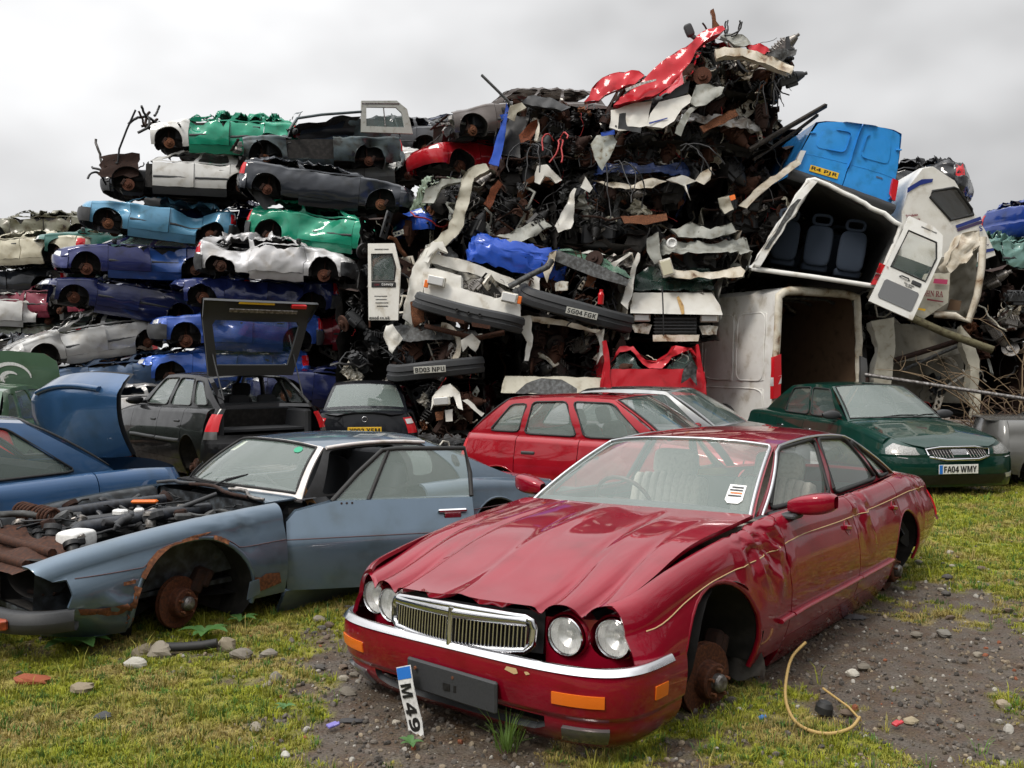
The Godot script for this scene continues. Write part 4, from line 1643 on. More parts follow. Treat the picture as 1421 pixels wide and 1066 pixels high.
func scatter() -> void:
	M.stone = mat(Color(1,1,1), 0.85,0.0, T.fine, 6.0)
	M.stone.vertex_color_use_as_albedo = true
	M.blade = mat(Color(1,1,1), 0.8)
	M.blade.vertex_color_use_as_albedo = true
	M.blade.backlight_enabled = true
	M.blade.backlight = Color(0.3,0.35,0.1)
	var rng := RandomNumberGenerator.new()
	rng.seed = 41
	# gravel
	for k in 3:
		var xf: Array = []
		var cols := PackedColorArray()
		var tries := 0
		while xf.size() < 12000 and tries < 110000:
			tries += 1
			var z := -2.6 - pow(rng.randf(), 1.7) * 11.0
			var x := rng.randf_range(-0.92,0.92) * -z
			var m := moss(x, z)
			if rng.randf() < m * 1.15 - 0.08:
				continue
			var s := 0.006 + 0.03 * pow(rng.randf(), 3.5)
			if rng.randf() < 0.03:
				s *= 1.7
			s *= 1.0 + maxf(0.0,-z - 6.0) * 0.06
			var b := Basis.from_euler(Vector3(rng.randf() * 6.0, rng.randf() * 6.0, rng.randf() * 6.0)).scaled(Vector3(s, s, s))
			xf.append(Transform3D(b, Vector3(x, ground_y(x, z) + s * 0.12, z)))
			var t := rng.randf()
			var g := rng.randf_range(0.035,0.15)
			var c := Color(g * 1.1, g * 0.95, g * 0.8)
			if t > 0.62:
				c = Color(g * 2.0, g * 1.6, g * 1.1)
			if t > 0.93:
				c = Color(0.36,0.34,0.3)
			if t > 0.985:
				c = Color(0.22,0.07,0.03)
			cols.append(c)
		multi("gravel", ["loose grey and brown gravel strewn over the yard", "dark gravel chips pressed into the mud", "small pale stones among the moss"][k], "gravel", stone_mesh(60 + k), xf, cols)
	# moss and short grass
	for k in 4:
		var me := clump_mesh(80 + k, [16,14,12,9][k], [0.018,0.03,0.05,0.1][k], [0.03,0.03,0.025,0.02][k], [0.0022,0.002,0.0018,0.0018][k])
		var xf: Array = []
		var cols := PackedColorArray()
		var want: int = [40000,25000,9500,1100][k]
		var tries := 0
		while xf.size() < want and tries < want * 6:
			tries += 1
			var z := -2.6 - pow(rng.randf(), 1.5) * 12.0
			var x := rng.randf_range(-0.92,0.92) * -z
			var m := moss(x, z)
			if rng.randf() > smoothstep(0.3,0.75, m):
				continue
			var s := rng.randf_range(0.7,1.4) * (1.0 + maxf(0.0,-z - 5.0) * 0.09)
			xf.append(Transform3D(Basis(Vector3.UP, rng.randf() * 6.28).scaled(Vector3(s, s * rng.randf_range(0.7,1.2), s)), Vector3(x, ground_y(x, z) - 0.002, z)))
			var g2 := gnz.get_noise_2d(x * 2.2 - 17.0, z * 2.2)
			var dry := clampf(0.28 + g2 * 1.5 + rng.randf_range(-0.3,0.3), 0.0,1.0)
			var c := Color(0.26,0.28,0.014).lerp(Color(0.34,0.26,0.085), dry)
			if rng.randf() < 0.2:
				c = Color(0.08,0.17,0.02)
			cols.append(c * rng.randf_range(0.5,1.2))
		multi("short_grass" if k > 1 else "moss", ["yellow green moss covering the yard", "tufted moss between the stones", "short dry grass in the moss", "taller green grass blades beside the wrecks"][k], "grass" if k > 1 else "moss", me, xf, cols)

# ------------------------------------------------------------------ body shapes shared by the ordinary cars
func shape(kind: String, o: Dictionary = {}) -> Dictionary:
	var s := {}
	match kind:
		"hatch":
			s = {"st": [[0.78,0.34,0.66,0.67,0.82,0.62], [0.6,0.28,0.74,0.76,0.835,0.66], [0.2,0.24,0.84,0.88,0.845,0.68], [-0.35,0.22,0.92,0.97,0.85,0.7], [-1.2,0.22,0.93,0.96,0.85,0.7], [-2.2,0.22,0.95,0.98,0.845,0.69], [-2.8,0.26,0.96,0.99,0.835,0.67], [-3.18,0.34,0.95,0.98,0.8,0.64]],
				"nose": 0.78, "tail": -3.18, "xsf": 0.42, "xsr": -2.92, "a0": Vector2(-0.42,0.93), "a1": Vector2(-1.12,1.36), "c1": Vector2(-2.5,1.33), "c0": Vector2(-2.98,0.97), "wr": 0.54, "wb": 2.48, "ra": 0.32, "axy": 0.29, "doors": [-0.48,-1.45,-2.26], "wins": [[0.09,0.385,0.05,0.38,0.07,0.9], [0.425,0.7,0.44,0.73,0.07,0.9], [0.735,0.9,0.775,0.91,0.1,0.86]]}
		"hatch3":
			s = shape("hatch")
			s.doors = [-0.48,-1.78]
			s.wins = [[0.09,0.5,0.05,0.5,0.07,0.9], [0.545,0.89,0.56,0.9,0.07,0.88]]
		"saloon":
			s = {"st": [[0.83,0.36,0.66,0.67,0.82,0.62], [0.62,0.29,0.735,0.76,0.84,0.67], [0.2,0.25,0.83,0.87,0.85,0.69], [-0.45,0.23,0.92,0.97,0.852,0.71], [-1.3,0.23,0.93,0.96,0.852,0.71], [-2.3,0.23,0.945,0.985,0.85,0.7], [-2.95,0.25,0.96,1.0,0.845,0.69], [-3.4,0.3,0.94,0.985,0.825,0.67], [-3.68,0.38,0.9,0.95,0.79,0.63]],
				"nose": 0.83, "tail": -3.68, "xsf": 0.46, "xsr": -3.36, "a0": Vector2(-0.5,0.93), "a1": Vector2(-1.2,1.355), "c1": Vector2(-2.36,1.34), "c0": Vector2(-2.98,0.98), "wr": 0.54, "wb": 2.62, "ra": 0.325, "axy": 0.3, "doors": [-0.56,-1.52,-2.36], "wins": [[0.08,0.4,0.05,0.42,0.07,0.9], [0.435,0.74,0.46,0.86,0.07,0.9]]}
		"estate":
			s = shape("saloon")
			s.c1 = Vector2(-3.2,1.35)
			s.c0 = Vector2(-3.5,0.98)
			s.wins = [[0.08,0.32,0.05,0.31,0.07,0.9], [0.345,0.58,0.335,0.6,0.07,0.9], [0.62,0.92,0.63,0.93,0.07,0.88]]
		"offroad":
			s = {"st": [[0.7,0.42,0.86,0.88,0.84,0.7], [0.3,0.4,0.93,0.96,0.85,0.74], [-0.4,0.38,0.98,1.02,0.855,0.76], [-1.4,0.38,1.0,1.02,0.855,0.77], [-2.9,0.38,1.0,1.02,0.85,0.77], [-3.4,0.42,1.0,1.02,0.84,0.76]],
				"nose": 0.7, "tail": -3.4, "xsf": 0.5, "xsr": -3.25, "nexp": 4.0, "a0": Vector2(-0.55,1.0), "a1": Vector2(-0.95,1.62), "c1": Vector2(-3.15,1.64), "c0": Vector2(-3.32,1.0), "wr": 0.66, "wb": 2.5, "ra": 0.37, "axy": 0.36, "doors": [-0.5,-1.6], "wins": [[0.08,0.36,0.05,0.34,0.08,0.88], [0.42,0.93,0.42,0.94,0.08,0.86]]}
	var sx: float = o.get("sx", 1.0)
	var sy: float = o.get("sy", 1.0)
	var sz: float = o.get("sz", 1.0)
	if sx != 1.0 or sy != 1.0 or sz != 1.0:
		for r in s.st:
			r[0] *= sx
			r[1] *= sy
			r[2] *= sy
			r[3] *= sy
			r[4] *= sz
			r[5] *= sz
		for k in ["nose", "tail", "xsf", "xsr", "wb"]:
			s[k] *= sx
		for k in ["a0", "a1", "c0", "c1"]:
			s[k] = Vector2(s[k].x * sx, s[k].y * sy)
		s.wr *= sz
		var d: Array = []
		for x in s.doors:
			d.append(x * sx)
		s.doors = d
	for k in o:
		s[k] = o[k]
	return s
func wiper(node: Node, a: Vector3, b: Vector3) -> void:
	var mb := MB.new()
	mb.tube(PackedVector3Array([a, a.lerp(b, 0.5) + Vector3(0,0.012,0), b]), 0.008,5)
	mb.tube(PackedVector3Array([b + (a - b).cross(Vector3.UP).normalized() * 0.0 + (b - a) * 0.12, a.lerp(b, 0.45)]), 0.006,5)
	mb.commit("wiper", M.cable, node)
func parked() -> void:
	# --- red hatchback
	var c := Car.new(self, shape("hatch", {"sx": 0.95, "drop": 0.16, "res": 0.07, "seed": 5}))
	c.node = thing("red_hatchback", "bright red five-door hatchback with dark door handles, parked behind the red saloon", "car", Vector3(2.3,0,-10.45), Vector3(0,-0.5,0))
	c.build({"paint": paint(0.29,0.006,0.014,0,0.15), "glass": M.skyhazeglass, "rub": true, "rubt": 0.3, "discs": false, "screen": M.glass, "bumper": M.greyplastic, "mirrors": true})
	sunroof(c)
	seals(c)
	# --- grey saloon behind it
	c = Car.new(self, shape("saloon", {"drop": 0.12, "seed": 6}))
	c.node = thing("grey_saloon", "dark grey saloon with silver windscreen pillars, behind the red hatchback", "car", Vector3(3.27,0,-12.2), Vector3(0,-0.5,0))
	c.build({"paint": paint(0.055,0.058,0.062,0,0.3), "glass": M.glass, "discs": false, "panel_paint": {"frame": paint(0.25,0.26,0.27,0,0.4)}})
	# --- green saloon with its front to the camera
	c = Car.new(self, shape("saloon", {"drop": 0.085, "ybot": 0.2, "ybt": 0.56, "proud": 0.05, "seed": 7, "bow0": 0.22, "res": 0.06}))
	c.node = thing("green_saloon", "dark green saloon with a white FA04 WMY number plate, facing the camera", "car", Vector3(5.196,0,-12.373), Vector3(0,-1.384,0))
	c.build({"paint": paint(0.004,0.034,0.025,0,0.15,0.9), "glass": M.glass, "screen": M.skyhazeglass, "discs": false, "mirrors": true, "mirror": M.plastic, "lamps": false, "skip": ["headlamp"], "handle": M.chrome, "seat": M.darkcloth})
	seals(c)
	for sg: float in [-1.0,1.0]:
		var mb := MB.new()
		var pl := MB.q([0.33,1.3,0.48,0.96,0.8,1.06,0.88,1.5,0.82,1.85,0.42,1.8])
		if sg < 0:
			for i in pl.size():
				pl[i].x = -pl[i].x
			pl.reverse()
		mb.panel(pl, c.endp.bind(1.0,0.008), 0.06,0.15,0.03)
		var hl := mb.commit("headlamp", M.dimreflector, c.node)
		mb = MB.new()
		mb.panel(pl, c.endp.bind(1.0,0.016), 0.06,0.15)
		mb.commit("lens", M.lens, hl)
		mb = MB.new()
		pl = MB.q([0.5,0.28,0.78,0.3,0.78,0.46,0.47,0.42])
		if sg < 0:
			for i in pl.size():
				pl[i].x = -pl[i].x
			pl.reverse()
		mb.panel(pl, c.endp.bind(1.0,0.006), 0.06,0.15,0.02)
		mb.commit("fog_lamp", M.reflector, c.node)
	# grille: bright ring, slats, shield
	var gm := MB.new()
	var rp := PackedVector3Array()
	var ro := [Vector2(-0.29,1.75), Vector2(-0.23,1.05), Vector2(-0.1,0.93), Vector2(0.1,0.93), Vector2(0.23,1.05), Vector2(0.29,1.75), Vector2(0.14,1.9), Vector2(-0.14,1.9)]
	for p: Vector2 in ro:
		rp.append(c.endp(p.x, p.y, 1.0,0.03))
	gm.tube(rp, 0.017,6, true)
	var gr := gm.commit("grille", M.chrome, c.node)
	gm = MB.new()
	gm.panel(MB.q([-0.26,1.66,-0.2,0.98,0.2,0.98,0.26,1.66,0.13,1.76,-0.13,1.76]), c.endp.bind(1.0,0.012), 0.1,0.2)
	gm.commit("grille_backing", M.black, gr)
	for i in range(-8,9):
		if absi(i) < 2:
			continue
		var u := i * 0.0275
		var sm := MB.new()
		sm.tube(PackedVector3Array([c.endp(u * 0.88,1.0,1.0,0.03), c.endp(u, 1.7,1.0,0.02)]), 0.005,4)
		sm.commit("slat", M.steel, gr)
	gm = MB.new()
	gm.panel(MB.q([-0.045,1.76,-0.04,1.3,0,1.05,0.04,1.3,0.045,1.76]), c.endp.bind(1.0,0.03), 0.1,0.2,0.01)
	gm.commit("shield", M.chrome, gr)
	gm = MB.new()
	gm.panel(MB.q([-0.42,0.1,0.42,0.1,0.5,0.42,-0.5,0.42]), c.endp.bind(1.0,0.006), 0.06,0.2)
	gm.commit("lower_intake", M.black, c.node)
	plate(c.node, c.endp(0.02,0.62,1.0,0.02), c.endp(-0.3,0.62,1.0) - c.endp(0.3,0.62,1.0), Vector3.UP, "FA04 WMY", M.whitepaint, true)
	wiper(c.node, c.front(0.4,0.05,0.01), c.front(-0.25,0.09,0.012))
	wiper(c.node, c.front(-0.2,0.05,0.01), c.front(-0.8,0.12,0.012))
	# --- black liftback, tailgate up
	c = Car.new(self, shape("hatch", {"sx": 1.12, "sz": 1.04, "drop": -0.06, "seed": 8, "c1": Vector2(-2.72,1.34), "c0": Vector2(-3.38,0.99), "res": 0.07}))
	var bk := thing("black_liftback", "black five-door liftback with its tailgate wide open", "car", Vector3(-5.3,0,-15.3), Vector3(0,2.25,0))
	c.node = bk
	var bp := paint(0.008,0.008,0.009,0,0.0,0.55)
	c.build({"paint": bp, "glass": M.skyhazeglass, "discs": true, "skip": ["rear_window", "boot_lid", "tail_lamp", "tail_panel"], "rub": true, "discy": 0.14, "mirrors": true, "seat": M.darkcloth})
	seals(c)
	var mb2 := MB.new()
	for q: float in [-1.0,1.0]:
		mb2.panel(MB.q([minf(q, q * 0.62), 1.0, maxf(q, q * 0.62), 1.0, maxf(q, q * 0.62), 2.0, minf(q, q * 0.62), 2.0]), c.endp.bind(-1.0), 0.06,0.2)
	mb2.panel(MB.q([-0.62,1.0,0.62,1.0,0.62,1.25,-0.62,1.25]), c.endp.bind(-1.0), 0.06,0.2)
	mb2.commit("tail_panel", bp, bk)
	for sg: float in [-1.0,1.0]:
		for d in [[1.35,1.85, M.redlamp], [1.12,1.35, M.lampdark]]:
			var mb := MB.new()
			mb.panel(MB.q([minf(0.6 * sg, 0.94 * sg), d[0], maxf(0.6 * sg, 0.94 * sg), d[0], maxf(0.62 * sg, 0.94 * sg), d[1], minf(0.62 * sg, 0.94 * sg), d[1]]), c.endp.bind(-1.0,0.01), 0.06,0.2,0.03)
			mb.commit("tail_lamp", d[2], bk)
	# load bay
	var lb := MB.new()
	lb.box(Vector3(-2.9,0.72,0.0), Vector3(0.7,0.03,1.2))
	lb.box(Vector3(-2.45,0.72,0.0), Vector3(0.1,0.5,1.25), Basis(Vector3.BACK, 0.2), 0.03)
	for z: float in [-0.4,0.0,0.4]:
		c.soft(lb, Vector3(-2.42,1.07, z), Vector3(0.1,0.17,0.27), Basis.IDENTITY)
	for sg: float in [-1.0,1.0]:
		lb.box(Vector3(-2.9,0.8,0.62 * sg), Vector3(0.8,0.35,0.1), Basis.IDENTITY, 0.03)
	lb.commit("load_bay", M.darkcloth, bk)
	# tailgate standing up from the rear edge of the roof
	var hinge := c.roof(1.0,0.0)
	var tg := Node3D.new()
	tg.name = "tailgate"
	bk.add_child(tg)
	tg.position = hinge
	tg.rotation = Vector3(0,0,0.16)
	var gp := func(u: float, v: float, off: float) -> Vector3:
		var w := lerpf(0.6,0.8, v)
		return Vector3(-0.1 * sin(v * PI * 0.6) * (1.0 - u * u * 0.4) - off - 0.14 * maxf(0.0, v - 0.78) * 4.0, v * 1.04, u * w)
	for d in [[0.0, "tailgate_skin", bp], [0.05, "tailgate_trim", M.plastic]]:
		var mb := MB.new()
		var ou := MB.q([-1,0.0,1,0.0,1,1.0,-1,1.0])
		var ho := MB.q([-0.8,0.14,0.8,0.14,0.84,0.66,0.78,0.72,-0.78,0.72,-0.84,0.66])
		for sg: float in [-1.0,1.0]:
			var x0 := minf(0.0, sg)
			mb.panel(MB.q([x0,0.0, x0 + 1.0,0.0, x0 + 1.0,1.0, x0,1.0]), func(u: float, v: float) -> Vector3: return gp.call(u, v, d[0]), 0.12,0.08,0.0, [ho])
		if d[0] > 0.0:
			mb.edge(ho, func(u: float, v: float) -> Vector3: return gp.call(u, v, d[0]), 0.1,0.04)
			mb.edge(ou, func(u: float, v: float) -> Vector3: return gp.call(u, v, d[0]), 0.1,0.05)
		mb.commit(d[1], d[2], tg)
	var gm3 := MB.new()
	gm3.panel(MB.q([-0.83,0.12,0.83,0.12,0.83,0.73,-0.83,0.73]), func(u: float, v: float) -> Vector3: return gp.call(u, v, 0.02), 0.3,0.2)
	gm3.commit("rear_window", M.tintglass, tg)
	gm3 = MB.new()
	gm3.box(Vector3(-0.3,0.9,0.0), Vector3(0.02,0.05,0.95), Basis(Vector3.BACK, 0.3), 0.005)
	gm3.commit("trim_strip", M.steel, tg)
	gm3 = MB.new()
	gm3.box(Vector3(-0.29,1.0,-0.1), Vector3(0.02,0.03,0.5), Basis(Vector3.BACK, 0.3), 0.005)
	gm3.commit("number_plate_edge", M.yellowplate, tg)
	gm3 = MB.new()
	gm3.box(Vector3(-0.29,0.98,0.5), Vector3(0.05,0.06,0.22), Basis(Vector3.BACK, 0.3), 0.01)
	gm3.commit("reversing_lamp", M.redlamp, tg)
	for sg: float in [-1.0,1.0]:
		var mb := MB.new()
		mb.tube(PackedVector3Array([c.rear(0.9 * sg, 0.25) , hinge + Vector3(0.02,0.55,0.58 * sg)]), 0.011,6)
		mb.commit("gas_strut", M.plastic, bk)
	# --- dark saloon with the yellow plate
	c = Car.new(self, shape("saloon", {"drop": 0.12, "seed": 9}))
	c.node = thing("black_saloon", "black saloon seen from behind with a yellow number plate", "car", Vector3(-2.75,0,-18.6), Vector3(0,1.7,0))
	c.build({"paint": paint(0.009,0.01,0.013,0,0.0,0.6), "glass": M.skyhazeglass, "discs": false, "tail_lamps": [0.56,0.9,1.25,1.85]})
	var yp := plate(c.node, c.endp(0.0,1.35,-1.0,0.03), c.endp(0.3,1.35,-1.0) - c.endp(-0.3,1.35,-1.0), Vector3.UP, "Y002 XFM", M.yellowplate)
	var em := MB.new()
	var ep := PackedVector3Array()
	for i in 16:
		ep.append(c.endp(0.0,1.75,-1.0,0.03) + Vector3(0, sin(TAU * i / 16.0) * 0.04, cos(TAU * i / 16.0) * 0.04))
	em.tube(ep, 0.006,5, true)
	em.commit("round_badge", M.chrome, c.node)
	for sg: float in [-1.0,1.0]:
		em = MB.new()
		em.panel(MB.q([minf(0.58 * sg, 0.82 * sg), 1.62, maxf(0.58 * sg, 0.82 * sg), 1.62, maxf(0.58 * sg, 0.82 * sg), 1.8, minf(0.58 * sg, 0.82 * sg), 1.8]), c.endp.bind(-1.0,0.016), 0.06,0.2)
		em.commit("clear_lens", M.reflector, c.node)
	# --- blue saloon at the left edge, boot lid up
	c = Car.new(self, shape("saloon", {"sx": 1.08, "sy": 0.96, "sz": 1.04, "drop": 0.13, "seed": 10, "sr": 0.16, "res": 0.06, "wb": 3.05, "c0": Vector2(-3.22,0.94), "c1": Vector2(-2.6,1.3), "doors": [-0.6,-1.8,-3.02], "wins": [[0.08,0.44,0.05,0.46,0.07,0.9], [0.47,0.9,0.5,0.86,0.07,0.9]]}))
	c.node = thing("blue_saloon", "blue saloon at the left edge with its boot lid standing open", "car", Vector3(-5.5,0,-5.18), Vector3(0,-2.214,0))
	var blp := paint(0.03,0.085,0.19,0,0.4)
	c.build({"paint": blp, "glass": M.skyhazeglass, "discs": false, "skip": ["boot_lid", "tail_lamp"], "handle": blp})
	seals(c)
	var bb := MB.new()
	bb.box(Vector3(-3.55,0.55,0), Vector3(0.7,0.02,1.1))
	bb.commit("boot_floor", M.darkcloth, c.node)
	var lid := Node3D.new()
	lid.name = "boot_lid"
	c.node.add_child(lid)
	lid.position = Vector3(c.c0.x - 0.2,0.8,0)
	lid.rotation = Vector3(0.05,0.0,-0.2)
	var lp := func(u: float, v: float, off: float) -> Vector3:
		return Vector3(0.12 * (1.0 - u * u) * (1.0 - v * 0.4) + 0.06 * sin(v * PI) - off - 0.16 * pow(maxf(0.0, v - 0.82) / 0.18,2.0), v * 0.72 - 0.05 * u * u * (1.0 - v) * -1.0 - 0.07 * u * u * v, u * lerpf(0.62,0.66, v))
	for d in [[0.0, "lid_skin", blp], [0.04, "lid_lining", M.darkcloth]]:
		var mb := MB.new()
		mb.panel(MB.q([-1,0,-0.5,0.07,0,0.09,0.5,0.07,1,0,1,0.9,0.9,1,-0.9,1,-1,0.9]), func(u: float, v: float) -> Vector3: return lp.call(u, v, d[0]), 0.1,0.06,0.0)
		mb.commit(d[1], d[2], lid)
	var sp := MB.new()
	var spp := PackedVector3Array()
	for i in 15:
		var u := lerpf(-0.72,0.72, i / 14.0)
		spp.append(lp.call(u, 0.9 - 0.05 * u * u, -0.012))
	sp.tube(spp, 0.028,7, false, 0.8)
	sp.commit("lip_spoiler", blp, lid)
	# --- green car behind it, seen from the rear, bonnet up with a white swirl on it
	c = Car.new(self, shape("hatch", {"drop": 0.08, "seed": 12}))
	c.node = thing("green_hatchback", "pale green hatchback at the left edge, raised bonnet with a white swirl", "car", Vector3(-7.25,0,-14.3), Vector3(0,1.75,0))
	var gp2 := paint(0.085,0.15,0.095,0,0.1)
	c.build({"paint": gp2, "glass": M.skyhazeglass, "discs": false, "skip": ["bonnet"], "junk": 0.5})
	var bon := Node3D.new()
	bon.name = "bonnet"
	c.node.add_child(bon)
	bon.position = Vector3(c.a0.x + 0.05,0.86,0)
	bon.rotation = Vector3(0,0,0.18)
	var bf := func(u: float, v: float, off: float) -> Vector3:
		return Vector3(-0.05 * (1.0 - u * u) - 0.05 * sin(v * PI) - off, v * 0.92, u * (0.7 - 0.12 * pow(v, 4.0)))
	var bm := MB.new()
	bm.panel(MB.q([-1,0,1,0,1,0.85,0.8,0.97,0,1.02,-0.8,0.97,-1,0.85]), func(u: float, v: float) -> Vector3: return bf.call(u, v, 0.0), 0.12,0.1,0.03)
	bm.commit("bonnet_skin", gp2, bon)
	for d in [[0.4,0.0,5.6,0.045], [0.16,0.6,3.4,0.04]]:
		bm = MB.new()
		var rows: Array = [PackedVector3Array(), PackedVector3Array()]
		for i in 25:
			var an: float = d[1] + d[2] * i / 24.0
			var wd: float = d[3] * (0.25 + sin(PI * i / 24.0))
			for k in 2:
				var r: float = d[0] + (wd if k == 0 else -wd)
				rows[k].append(bf.call(0.05 + r * cos(an), 0.6 + r * 0.55 * sin(an), 0.006))
		bm.grid(rows)
		bm.commit("white_swirl", M.whitepaint, bon)
	# --- grey open car at the right edge
	c = Car.new(self, shape("hatch3", {"drop": 0.1, "seed": 14, "sr": 0.2, "sx": 1.0, "a1": Vector2(-1.0,1.22), "c1": Vector2(-2.0,1.2), "c0": Vector2(-2.5,0.97)}))
	c.node = thing("grey_roadster", "dull grey two-door car cut by the right edge, beside the green saloon", "car", Vector3(9.4,0,-12.45), Vector3(0,-0.25,0))
	c.build({"paint": paint(0.11,0.11,0.105,1,0.3), "glass": M.darkglass, "discs": false, "handle": M.chrome, "skip": ["tail_lamp"], "panel_paint": {"roof": M.black, "frame": M.black}, "mirrors": true, "mirror": M.steel})
func sunroof(c: Car) -> void:
	var mb := MB.new()
	mb.panel(MB.q([0.12,-0.55,0.42,-0.55,0.42,0.55,0.12,0.55]), c.roof.bind(0.008), 0.1,0.3,0.01)
	mb.commit("sunroof", M.darkglass, c.node)
func seals(c: Car) -> void:
	for sg: float in [-1.0,1.0]:
		for i in c.wins.size():
			var dm := MB.new()
			var pts := PackedVector3Array()
			for p in c.window_poly(i):
				pts.append(c.gside(p.x, p.y, sg, 0.003))
			dm.tube(pts, 0.011,4, true)
			dm.commit("window_seal", M.rubber, c.node)
	for f in [0,1]:
		var pts := PackedVector3Array()
		for e in [[Vector2(-0.955,0.05), Vector2(0.955,0.05)], [Vector2(0.955,0.06), Vector2(0.94,0.97)], [Vector2(0.93,0.97), Vector2(-0.93,0.97)], [Vector2(-0.94,0.96), Vector2(-0.955,0.06)]]:
			for k in 6:
				var p: Vector2 = e[0].lerp(e[1], k / 6.0)
				pts.append(c.front(p.x, p.y, 0.004) if f == 0 else c.rear(p.x * 0.96, p.y * 0.96 + 0.02,0.004))
		if f == 1 and c.node.name.begins_with("black_lift"):
			continue
		var dm := MB.new()
		dm.tube(pts, 0.012,4, true)
		dm.commit("screen_seal", M.rubber, c.node)

# ------------------------------------------------------------------ the grey-blue coupe without its bonnet
func coupe() -> void:
	var nz := FastNoiseLite.new()
	nz.seed = 21
	nz.frequency = 1.0
	var c := Car.new(self, {
		"st": [[1.0,0.4,0.655,0.67,0.85,0.7], [0.85,0.38,0.7,0.72,0.865,0.715], [0.5,0.32,0.765,0.79,0.885,0.735], [0.0,0.28,0.825,0.87,0.897,0.745], [-0.6,0.27,0.862,0.915,0.9,0.755], [-1.6,0.27,0.865,0.9,0.9,0.755], [-2.4,0.27,0.865,0.9,0.895,0.74], [-3.0,0.32,0.81,0.855,0.87,0.7], [-3.4,0.4,0.765,0.79,0.83,0.66], [-3.7,0.45,0.72,0.73,0.78,0.6]],
		"nose": 1.0, "tail": -3.7, "xsf": 0.86, "xsr": -3.45, "nexp": 3.0, "sr": 0.11, "a0": Vector2(-0.84,0.87), "a1": Vector2(-1.17,1.165), "c1": Vector2(-2.15,1.145), "c0": Vector2(-2.95,0.85), "wr": 0.52, "arch": 0.025, "crown": 0.05, "bow0": 0.24, "bow1": 0.12, "wb": 2.59, "ra": 0.365, "axy": 0.335, "doors": [-0.61,-1.86], "wins": [[0.07,0.45,0.05,0.6,0.04,0.93], [0.5,0.6,0.66,0.84,0.2,0.9]],
		"ybot": 0.24, "ybt": 0.46, "drop": 0.163, "roll": 0.0, "res": 0.045, "gin": 0.03, "bowr": 0.08, "bowrb": 0.14})
	c.extra = func(p: Vector3) -> Vector3:
		if p.z < -0.6:
			p = crease(p, Vector3(-0.25,0.74,-0.86), 0.35,0.02, nz)
			p = crease(p, Vector3(0.48,0.36,-0.85), 0.25,0.05, nz)
		return p
	var pm := paint(0.105,0.15,0.2,0,0.45)
	var root := thing("blue_grey_coupe", "grey-blue two-door coupe with its bonnet gone, engine bare and door open", "car", Vector3(-2.499,0,-6.313), Vector3(0,-2.309,0))
	c.node = root
	c.build({"paint": pm, "skip": ["bonnet", "front_wing", "front_bumper", "front_panel", "windscreen", "headlamp", "screen_frame", "side_glass", "front_door_l", "frame"], "nobay": true, "discs": false, "glass": M.skyhazeglass, "handles": false, "seat": M.darkcloth, "seath": 0.5, "dash": true})
	for sg: float in [-1.0,1.0]:
		var mb := MB.new()
		var ar := c.circle(0.02,0.335,0.4)
		mb.panel(PackedVector2Array([c.P(-0.602,0.3), c.P(-0.602,0.62), Vector2(-0.602,1.0), Vector2(-0.602,2.0), Vector2(0.93,2.0), Vector2(0.9,1.4), Vector2(0.83,1.0), c.P(0.76,0.6), c.P(0.745,0.52), c.P(0.77,0.45), c.P(0.72,0.4), c.P(0.5,0.36), c.P(0.3,0.3)]), c.side.bind(sg), 0.045,0.1,0.02, [ar])
		c.lip(mb, 0.02,0.335,0.4, sg, 0.018)
		mb.commit("front_wing", pm, root)
		var vb := MB.new()
		vb.panel(PackedVector2Array([c.P(0.28,0.25), c.P(0.34,0.385), c.P(0.6,0.4), c.P(0.8,0.44), c.P(0.82,0.27)]), c.side.bind(sg), 0.06,0.15,0.02, [c.circle(0.02,0.335,0.4)])
		vb.commit("front_valance", pm, root)
		var lb := MB.new()
		var o := c.D(Vector3(0.74,0.57,0.52 * sg))
		var rows: Array = []
		for k in 4:
			var row := PackedVector3Array()
			for j in 20:
				var an := TAU * j / 20.0
				var q := 1.0 - 0.18 * k * k * 0.35
				row.append(o + Vector3(0.1 - 0.13 * k + 0.03 * cos(an) * -sg * sg - 0.1 * maxf(0.0, cos(an) * 0.9), sin(an) * 0.105 * q, cos(an) * 0.215 * q * sg))
			rows.append(row)
		lb.grid(rows, true)
		lb.box(o + Vector3(-0.3,0,0), Vector3(0.02,0.18,0.36))
		lb.commit("lamp_bucket", M.under, root)
		lb = MB.new()
		lb.lathe(o + Vector3(-0.2,0.0,0.08 * sg), Vector3.RIGHT, MB.q([0.05,0,0.045,0.05,0.02,0.06,0.015,0.1,0,0.1]), 12)
		lb.box(o + Vector3(-0.05,-0.085,-0.02 * sg), Vector3(0.2,0.02,0.2), Basis(Vector3.UP, 0.4), 0.004)
		lb.tube(PackedVector3Array([o + Vector3(-0.1,-0.07,-0.1 * sg), o + Vector3(0.03,-0.05,0.0), o + Vector3(0.06,-0.08,0.1 * sg)]), 0.008,5)
		lb.commit("lamp_bracket", M.darkrust, root)
	# torn rusty edges of the near wheel arch, the hole behind it, the bottom of the wing
	var rng := RandomNumberGenerator.new()
	rng.seed = 5
